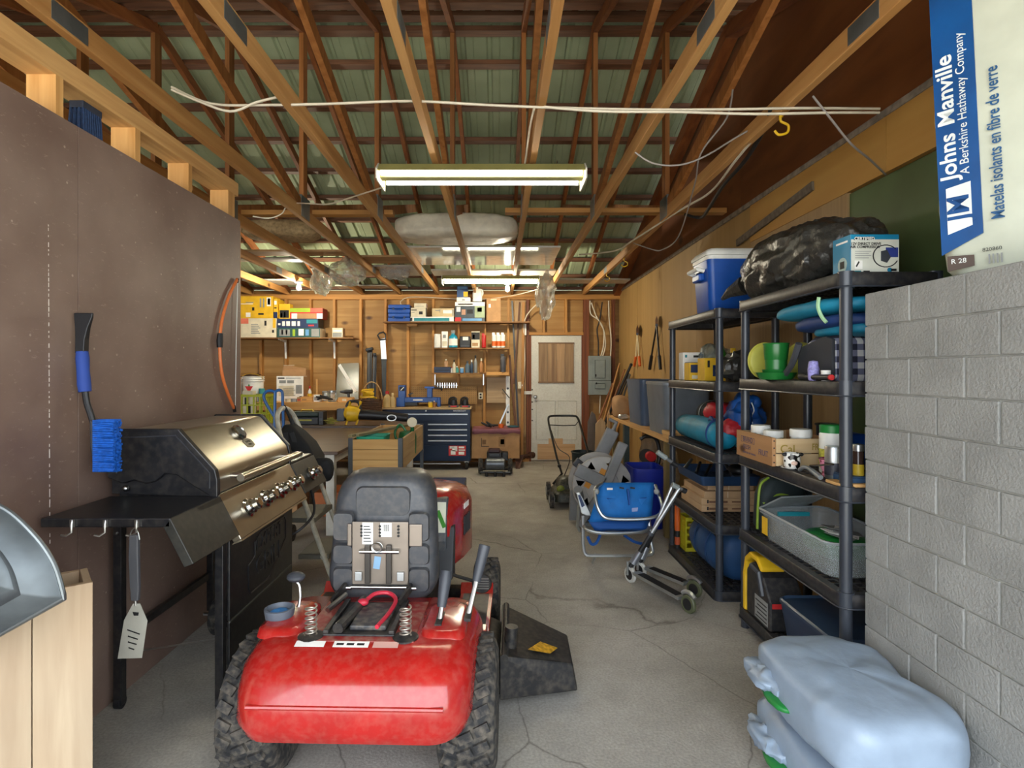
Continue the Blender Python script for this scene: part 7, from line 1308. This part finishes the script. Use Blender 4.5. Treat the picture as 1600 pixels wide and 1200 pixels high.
solo('red_cloth', MB().blob((1.53, 3.70, z3f+.16), (.14, .12, .09), 2.3, .02, 14, 7, 26, 1.0), MC['red_nylon'], 'crumpled red cloth between the two shelving units', 'cloth', None, True, sharp=60)
# ---- fourth tiers
z4n, z4f = .56+e, .48+e
for k in range(4):
    x0 = 1.40 + (.02 if k == 2 else .055 if k == 3 else 0); y0 = 3.94 + (.0 if k < 3 else .03); za = z4f + k*.0478
    wbox('flat_carton', ['bottom flat cardboard carton of the stack with printed front', 'second flat cardboard carton with printed front and white labels', 'third plain flat cardboard carton of the stack', 'topmost plain flat carton under the navy tray'][k], 'box', x0, 1.775, y0, 4.38, za, za+.0465, mat('carton_tan', '#b0906c', .85, bump=.05), [(.14, .3, .48, .6, mat('printb', '#6b4a34', .8)), (.1, .25, .13, .75, INK), (.56, .35, .85, .55, MC['printb'])] if k < 2 else [(.45, .05, .46, .95, CREAM)], 'flat cartons on the fourth shelf', .002, flap=False)
tt_ = thing('navy_tray', 'shallow navy tray full of small tools on the cartons', 'tray', (1.58, 4.1, .675)); zt4 = z4f + 4*.0478+.0005
part('tray', MB().loft([[Vector((1.575+a, 4.14+b, z)) for a, b in rrect(w, d, .02, 3)] for z, w, d in ((zt4, .38, .52), (zt4+.065, .41, .55), (zt4+.065, .40, .54), (zt4+.008, .37, .51))]), mat('tray_navy', '#1c3554', .45), tt_, True, sharp=40)
for k, (a, b, m_) in enumerate((((1.42, 4.1, .05), (1.50, 4.25, .10), BLACK), ((1.45, 4.0, .05), (1.56, 4.2, .09), CHROME), ((1.55, 4.0, .06), (1.70, 4.1, .08), BLACK), ((1.62, 3.95, .05), (1.66, 4.2, .11), DKGREY), ((1.40, 4.3, .05), (1.47, 4.35, .11), STEEL))): part('tool', MB().tube([Vector(a)+Vector((0, 0, zt4)), Vector(b)+Vector((0, 0, zt4))], .012, 7), m_, tt_, True)
solo('baseball_cap', MB().blob((1.70, 4.02, zt4+.085), (.16, .16, .08), 2.2, .006, 8, 2, 20, flat=-.03), BLACK, 'black cap lying in the navy tray', 'cap', None, True)
ct = thing('clear_storage_bin', 'translucent grey storage bin of odds and ends on the fourth shelf', 'bin', (1.58, 2.76, z4n)); CP = mat('bin_clear', '#b9c0c2', .25, trans=.3, alpha=.5)
lp = lambda i, z, o=0: [Vector((1.585+a, 2.76+b, z)) for a, b in rrect(.37-2*i, .68-2*i, .05, 4)]
part('bin', MB().loft([lp(.03, z4n), lp(.012, z4n+.13), lp(.0, z4n+.135), lp(0, z4n+.16), lp(.006, z4n+.16), lp(.016, z4n+.13), lp(.034, z4n+.006)]), CP, ct, True, sharp=45); part('rim', MB().tube(lp(0, z4n+.155), .006, 6, True), mat('bin_rim', '#9aa0a2', .35), ct, True); part('yellow_label', MB().box(1.402, 1.404, 2.98, 3.04, z4n+.03, z4n+.12), YELP, ct)
gp = solo('green_pouch', MB().blob((1.60, 2.70, z4n+.075), (.24, .30, .11), 3, .01, 12, 3, 24, flat=-.05), GREEN, 'green plastic pouch inside the clear storage bin', 'pouch', None, True)
for k in range(7): solo('paper_slip', MB().cbox((1.56+.02*(k % 3), 2.60+.012*k, z4n+.142+.003*k), (.12, .06, .002), k*.4-1, .08, .1), WHITEP if k % 2 else GREYP, 'loose paper slip scattered on the green pouch in the bin', 'paper', 'paper slips in the bin')
part('lid', MB().cbox((1.56, 3.02, z4n+.20), (.28, .2, .008), .2, -.5, 0), mat('lid_clear', '#9fa6a8', .25, trans=.3, alpha=.8), ct); solo('plastic_ruler', MB().box(1.44, 1.60, 2.935, 2.95, z4n+.145, z4n+.165), TEAL, 'teal plastic strip across the storage bin', 'strip')
bp_ = thing('backpack', 'dark backpack with lime and teal trim on the fourth shelf', 'backpack', (1.55, 3.2, z4n)); part('body', MB().loft([[Vector((1.58+a, 3.20+b, z)) for a, b in rrect(w, d, .04, 4)] for z, w, d in ((z4n, .24, .10), (z4n+.03, .28, .13), (z4n+.2, .26, .13), (z4n+.28, .2, .11), (z4n+.31, .1, .06))]), mat('pack_dark', '#1f2a2c', .75, bump=.2), bp_, True, sharp=60)
for pts, m_ in (([(1.43, 3.155, z4n+.02), (1.432, 3.15, z4n+.15), (1.45, 3.16, z4n+.26), (1.5, 3.17, z4n+.3)], mat('lime_trim', '#7f9a2c', .6)), ([(1.46, 3.15, z4n+.16), (1.53, 3.14, z4n+.21), (1.62, 3.145, z4n+.2), (1.68, 3.15, z4n+.13)], MC['lime_trim']), ([(1.47, 3.148, z4n+.1), (1.54, 3.142, z4n+.15), (1.6, 3.142, z4n+.15), (1.66, 3.148, z4n+.08)], mat('teal_trim', '#1f7a90', .6))): part('piping', MB().tube(smoothpath(pts), .007, 6), m_, bp_, True)
part('front_pocket', MB().blob((1.57, 3.15, z4n+.1), (.18, .05, .16), 3, .006, 14, 2, 22), mat('pocket_dk', '#243a36', .75), bp_, True)
# ---- bottom tiers
z5n, z5f = .12+e, .06+e
df = thing('blue_duffel', 'large blue duffel bag on the bottom shelf', 'bag', (1.59, 4.05, z5f)); part('body', MB().tube([(1.585, 4.36, z5f+.17), (1.585, 4.33, z5f+.165), (1.58, 4.22, z5f+.17), (1.58, 4.0, z5f+.172), (1.58, 3.82, z5f+.17), (1.585, 3.74, z5f+.165), (1.585, 3.71, z5f+.16)], [.09, .14, .165, .17, .168, .15, .1], 26), mat('duffel_blue', '#1d4470', .65, var=.12, bump=.25, bscale=14), df, True, sharp=70); part('zip', MB().tube([(1.46, 4.3, z5f+.28), (1.46, 3.78, z5f+.285)], .006, 6), INK, df)
for y in (3.9, 4.12): part('web_strap', MB().tube([(1.58+.172*math.cos(a), y, z5f+.182+.172*math.sin(a)) for a in [2*math.pi*i/26 for i in range(26)]], .007, 6, True), mat('strap_blue', '#15345a', .7), df, True)
milk_crate('yellow_milk_crate', 'yellow plastic crate behind the blue duffel bag', 1.44, 1.74, 4.40, 4.56, z5f, .25, mat('crate_yellow', '#b9b01c', .5), 5, 4)
ot = thing('orange_trimmer', 'orange and black trimmer shaft standing at the far shelf post', 'garden tool', (1.39, 4.50, z5f)); part('orange_tube', MB().cyl((1.405, 4.49, z5f+.14), (1.405, 4.49, z5f+.36), .022), ORANGE, ot, True); part('black_tube', MB().cyl((1.405, 4.49, z5f), (1.405, 4.49, z5f+.14), .02), BLACK, ot, True); part('label_band', MB().cyl((1.405, 4.49, z5f+.03), (1.405, 4.49, z5f+.09), .0215), mat('band_o', '#b9522a', .5), ot)
jp = thing('jump_starter', 'black jump starter pack with yellow handle on the bottom shelf', 'jump starter', (1.46, 3.1, z5n)); JK = mat('jump_black', '#232326', .5, dust=.1)
part('case', MB().prism([(2.90, z5n), (3.17, z5n), (3.17, z5n+.24), (3.10, z5n+.30), (2.98, z5n+.25), (2.90, z5n+.15)], 'x', 1.375, 1.56), JK, jp, bevel=.012); part('carry_handle', MB().prism([(3.172, z5n), (3.205, z5n), (3.208, z5n+.2), (3.18, z5n+.30), (3.12, z5n+.345), (3.03, z5n+.345), (2.98, z5n+.30), (2.985, z5n+.275), (3.04, z5n+.315), (3.11, z5n+.315), (3.155, z5n+.28), (3.175, z5n+.2)], 'x', 1.368, 1.50), YEL, jp, bevel=.01)
part('grip_bar', MB().tube([(1.374, 2.97, z5n+.16), (1.368, 3.0, z5n+.27), (1.368, 3.09, z5n+.28)], .014, 8), DKGREY, jp, True); part('spec_label', MB().box(1.373, 1.375, 2.915, 3.06, z5n+.02, z5n+.14), GREYP, jp); part('red_label', MB().box(1.39, 1.54, 2.898, 2.90, z5n+.12, z5n+.145), REDP, jp)
for k in range(5): part('label_line', MB().box(1.372, 1.373, 2.925, 3.05-.02*(k % 2), z5n+.03+.021*k, z5n+.036+.021*k), INK, jp)
tote('dark blue lidded tote on the bottom shelf by the block wall', 1.385, 1.77, 2.36, 2.84, z5n, .20, mat('tote_navy', '#1f3556', .45), mat('tote_navy_lid', '#2e4058', .4)); 
# ---- stacked sacks in front
SK = mat('sack_white', '#8f9fb2', .4, var=.08, bump=.5, bscale=9)
for k, (z, lb) in enumerate(((.001, 'lower pale blue plastic sack under another by the block wall'), (.222, 'upper pale blue plastic sack with green print by the block wall'))):
    s = thing('plastic_sack', lb, 'sack', (1.17, 1.94, z), 'stacked sacks by the block wall'); part('sack', MB().blob((1.20, 1.95, z+.106), (.43, .62, .205), 4.5, .014, 6, 3+k, 64, .9, flat=-.105), SK, s, True, sharp=70)
    part('gathered_end', MB().blob((1.0, 2.08, z+.11), (.12, .26, .045), 2.4, .016, 20, 2+k, 40, 1.3), SK, s, True, sharp=60)
    part('green_print', MB().blob((.985, 1.99, z+.085), (.09, .16, .03), 2.6, .006, 20, 3, 22, .6), GREEN, s, True)
# ---- insulation bag on the block wall
def insul():
    t = thing('insulation_bag', 'white and blue wrapped insulation batt bag standing on the block wall', 'insulation', (1.66, 1.75, BT)); WB = mat('wrap_white', '#c3c6b4', .35, var=.06, bump=.25, bscale=7); BB = mat('wrap_blue', '#0d4a86', .3, var=.15, scale=8)
    A = Vector((1.465, 1.90, BT+e)); u = Vector((math.sin(R(35)), -math.cos(R(35)), 0)); n = Vector((-u.y, u.x, 0)); up = Vector((-.05, 0, 1)).normalized()   # face direction, inward normal
    L_, D_, H_ = .5, .2, 1.05
    def loop(z, i, c=.03): 
        pts = []
        for a, b in rrect(L_-2*i, D_-2*i, .06, 5): pts.append(A + u*(L_/2+a) + n*(D_/2+b) + up*z + n*(.006*noise.noise(Vector((a*9, b*9, z*9)))))
        return pts
    part('bale', MB().loft([loop(0, .03), loop(.03, .008)] + [loop(.03 + .1*k, .004*math.sin(k*2.1)) for k in range(1, 10)] + [loop(1.0, .01), loop(H_, .05)]), WB, t, True, sharp=70)
    def Q(a, h, off=.008): return A + u*a + up*h - n*off
    part('blue_band', MB().hull2([Q(.015, .075), Q(.125, .13), Q(.125, .95), Q(.015, .95)], [Q(.015, .075, .004), Q(.125, .13, .004), Q(.125, .95, .004), Q(.015, .95, .004)]), BB, t)
    WT = mat('wrap_letters', '#dfe3e0', .4); BL = mat('wrap_blue_text', '#17507f', .4)
    xd, yd = up, -u
    tw = text(t, 'Johns', .062, Q(.047, .315, .0095), xd, yd, WT, bold=.02, center=False, sx=1.12); wj = max(q.co.z for q in tw.data.vertices) - min(q.co.z for q in tw.data.vertices); text(t, 'Manville', .062, Q(.047, .315+wj+.022, .0095), xd, yd, WT, bold=.02, center=False, sx=1.12); text(t, 'A Berkshire Hathaway Company', .034, Q(.088, .325, .0095), xd, yd, WT, center=False)
    text(t, 'Matelas isolants en fibre de verre', .046, Q(.165, .165, .0095), xd, yd, BL, bold=.012, center=False, sx=.76); text(t, '820860', .016, Q(.145, .075, .0095), u, up, INK); text(t, 'R 28', .022, Q(.06, .05, .0105), u, up, WT)
    lg = part('logo_tile', MB().hull2([Q(.035, .14, .0095), Q(.10, .16, .0095), Q(.10, .30, .0095), Q(.035, .29, .0095)], [Q(.035, .14), Q(.10, .16), Q(.10, .30), Q(.035, .29)]), WT, t); text(lg, 'JM', .08, Q(.068, .222, .0105), xd, yd, BB, bold=.02, sx=1.0)
    part('brown_badge', MB().hull2([Q(.03, .02, .0095), Q(.1, .03, .0095), Q(.1, .065, .0095), Q(.03, .07, .0095)], [Q(.03, .02), Q(.1, .03), Q(.1, .065), Q(.03, .07)]), mat('badge_brown', '#4f4038', .5), t)
    for k in range(4): part('bar_code', MB().hull2([Q(.135+k*.01, .03, .0095), Q(.139+k*.01, .03, .0095), Q(.139+k*.01, .06, .0095), Q(.135+k*.01, .06, .0095)], [Q(.135+k*.01, .03), Q(.139+k*.01, .03), Q(.139+k*.01, .06), Q(.135+k*.01, .06)]), GREYP, t)
insul()

# ================================================================ overhead: stored sheets, plastic, cables
zc = CH1 + e
solo('stored_board', MB().box(-1.03, .66, 6.1, 7.1, zc, zc+.02), mat('gloss_white_panel', '#c9c7bf', .08, coat=.6), 'glossy white panel lying across the trusses above the far shop light', 'panel', None, bevel=.002)
ir = thing('insulation_bundle', 'insulation bundle wrapped in clear plastic on the white panel', 'insulation', (-.42, 5.9, zc)); part('bundle', MB().blob((-.43, 5.83, zc+.125), (1.22, .5, .25), 4, .016, 6, 4, 60, .8, flat=-.122), mat('batt_plastic', '#d9d2c0', .4, var=.15, scale=7, bump=.9, bscale=14), ir, True, sharp=60); part('tie_band', MB().tube([(-.43, 5.83+.27*math.cos(a), zc+.128+.125*math.sin(a)) for a in [2*math.pi*i/20 for i in range(20)]], .004, 5, True), WHITE, ir, True)
bw = mat('board_white', '#b9b4a6', .5); bwood = wood('stored_board', '#8d6a42', '#a88558', 'x')
for a, b, y0, y1, m_, lb in ((.86, 1.9, 8.25, 8.6, bw, 'white board lying on the trusses near the right gable'), (-3.75, -2.95, 8.3, 8.75, mat('white_corrug', '#c2c2ba', .5), 'white ribbed sheet on the trusses above the left bulb'), (-2.55, -1.45, 8.85, 9.1, bw, 'white strip on the trusses next to the back wall'), (-3.0, -1.62, 6.3, 6.55, bwood, 'brown board stored across the trusses over the dark tables'), (-1.75, -1.05, 6.6, 7.0, bwood, 'wide brown board stored beside the white panel'), (-1.85, -1.05, 7.2, 7.9, mat('grey_panel', '#a19b8e', .25), 'grey panel stored behind the brown boards'), (-.9, .75, 7.5, 7.9, bw, 'white board lying right above the far bulb'), (-3.4, -2.3, 6.75, 6.9, bw, 'narrow pale board stored over the left workbench')):
    solo('stored_board', MB().box(a, b, y0, y1, zc, zc+.022), m_, lb, 'board', 'boards stored on the trusses')
solo('paper_batt', MB().blob((-2.2, 5.75, zc+.09), (.75, .4, .18), 3.5, .02, 8, 3, 32, .5, flat=-.089), mat('kraft', '#9c8460', .8, var=.3, scale=30), 'paper faced insulation batt stored over the ladder', 'insulation', None, True, sharp=50)
CLP = mat('clear_film', '#c9ccc6', .12, trans=.65, alpha=.55)
for px_, py_, Y, d, sd, lb in ((502, 437, 7.6, (.22, .16, .36), 3, 'clear plastic bag hanging by the left bulb'), (543, 426, 7.3, (.40, .25, .26), 5, 'wide clear plastic film drooping between two trusses'), (617, 424, 7.35, (.3, .2, .16), 8, 'crinkled clear film near the grey stored panel'), (853, 462, 7.05, (.17, .14, .5), 6, 'long clear plastic sleeve hanging beside the far shop light')):
    p = U(px_, py_, Y); t = thing('plastic_film', lb, 'plastic', p - Vector((0, 0, d[2]/2))); part('film', MB().blob(p, d, 2.3, .035, 13, sd, 36, 1.4), CLP, t, True, sharp=30); part('tail', MB().tube([p+Vector((0, 0, d[2]*.4)), p+Vector((.02, .02, max(d[2]*.45, CH0+.02-p.z)))], [.04, .02], 8), CLP, t, True)
def hang(px_pts, Y, r, m_, lb, nm='electric_cable', grp='cables slung under the trusses'):
    pts = [U(a, b, (c_[0] if c_ else Y)) for a, b, *c_ in px_pts]; return solo(nm, MB().tube(smoothpath(pts, 6), r, 6), m_, lb, 'cable', grp, True)
Yc = 2.66
hang([(268, 136), (330, 162), (420, 164), (520, 162), (640, 158), (760, 164), (860, 168), (1000, 171), (1130, 171), (1250, 169), (1375, 170)], Yc, .006, WIREW, 'upper white cable strung across all trusses near the open front')
hang([(268, 140), (310, 158), (360, 174), (400, 160), (440, 150)], Yc-.02, .006, WIREW, 'drooping white cable loop beside the partition')
hang([(850, 167), (940, 174), (1060, 175), (1180, 178), (1300, 176), (1374, 176)], Yc-.06, .006, WIREW, 'second white cable running just under the upper one to the gable')
hang([(835, 168, 2.66), (828, 200, 3.0), (820, 258, 3.40)], 3, .006, WIREW, 'white cable feeding the near shop light from above')
hang([(1235, 152, 2.7), (1200, 190, 2.9), (1150, 250, 3.3), (1110, 300, 3.9), (1060, 330, 4.4), (990, 375, 5.4), (960, 392, 6.0), (905, 398, 6.4)], 3, .008, WIREW, 'white cable following the last truss chord towards the back')
hang([(1205, 170, 2.8), (1195, 200, 2.95), (1165, 250, 3.3), (1130, 290, 3.6), (1108, 325, 4.0), (1095, 340, 4.4), (1070, 335, 4.4)], 3, .012, WIREB, 'thick black cable tied to the last truss chord')
hang([(992, 238, 3.1), (1020, 255, 3.1), (1060, 258, 3.1), (1100, 245, 3.1), (1150, 215, 3.1), (1185, 195, 3.05)], 3, .005, mat('grey_cable', '#8f8680', .5), 'grey cable sagging from truss chord to gable')
hang([(1145, 140, 3.2), (1135, 185, 3.2), (1095, 240, 3.3), (1085, 290, 3.6), (1060, 370, 4.4), (1035, 390, 4.8), (1020, 390, 5.0), (990, 380, 5.3)], 3, .005, MC['grey_cable'], 'long grey cable drooping in front of the gable boards')
hang([(1270, 150, 2.6), (1300, 188, 2.6), (1330, 225, 2.62), (1360, 250, 2.72), (1384, 273, 2.85)], 3, .005, MC['grey_cable'], 'thin grey cable hanging over the ochre upper board')
hang([(395, 338, 4.6), (420, 341, 4.6), (440, 334, 4.6), (455, 318, 4.5), (510, 319, 4.2), (550, 308, 3.9), (600, 292, 3.45)], 3, .005, WIREW, 'white cable drooping from the left trusses to the near shop light')
hang([(845, 470, 8.9), (820, 500, 9.1), (820, 560, 9.12), (818, 595, 9.12)], 9, .01, WIREW, 'white cable dropping to the light switch', grp='cables at the light switch')
hang([(840, 452, 8.0), (800, 462, 8.8), (740, 468, 9.1), (650, 464, 9.05), (627, 470, 9.0), (628, 478, 8.95)], 9, .006, WIREW, 'white cable running along the top plate above the blue cases', grp='cables at the light switch')
for px_, py_, Y, lb in ((1226, 205, 2.75, 'yellow utility hook screwed in the last truss chord near the front'), (970, 398, 6.2, 'yellow utility hook in the last truss chord by the drooping cable'), (945, 424, 7.2, 'yellow utility hook in the last truss chord near the back wall')):
    p = U(px_, py_, Y); s_ = Y/3.2*.7; p.x = 1.36; p.z = CH0; t = thing('utility_hook', lb, 'hook', p - Vector((0, 0, .09)), 'yellow utility hooks'); part('hook', MB().tube(smoothpath([p, p+Vector((0, 0, -.03)), p+Vector((.035, 0, -.05)), p+Vector((.03, 0, -.085)), p+Vector((-.01, 0, -.095)), p+Vector((-.03, 0, -.075))]), .006, 7), YEL, t, True); part('screw_base', MB().cyl(p+Vector((0, 0, -.012)), p, .01), YEL, t)
# brush wedged above the partition
bb_ = thing('blue_brush', 'dark blue bristled brush head wedged on top of the partition', 'brush', (XL-.05, 2.40, 2.44)); part('block', MB().box(XL-.08, XL-.02, 2.355, 2.47, 2.545, 2.575), mat('brush_block', '#2a3140', .6), bb_, bevel=.004)
bm = MB()
for i in range(9):
    for j in range(4): bm.tube([(XL-.075+.017*j, 2.36+.0125*i, 2.545), (XL-.08+.02*j, 2.355+.0135*i, 2.4415)], [.005, .006], 5)
part('bristles', bm, mat('dark_bristle', '#1f3557', .7, var=.3, scale=60), bb_, kind='stuff'); solo('white_batten', MB().box(XL-.11, XL-.09, 2.44, 2.50, 2.46, 2.6), WHITEP, 'short white batten beside the blue brush head', 'batten')
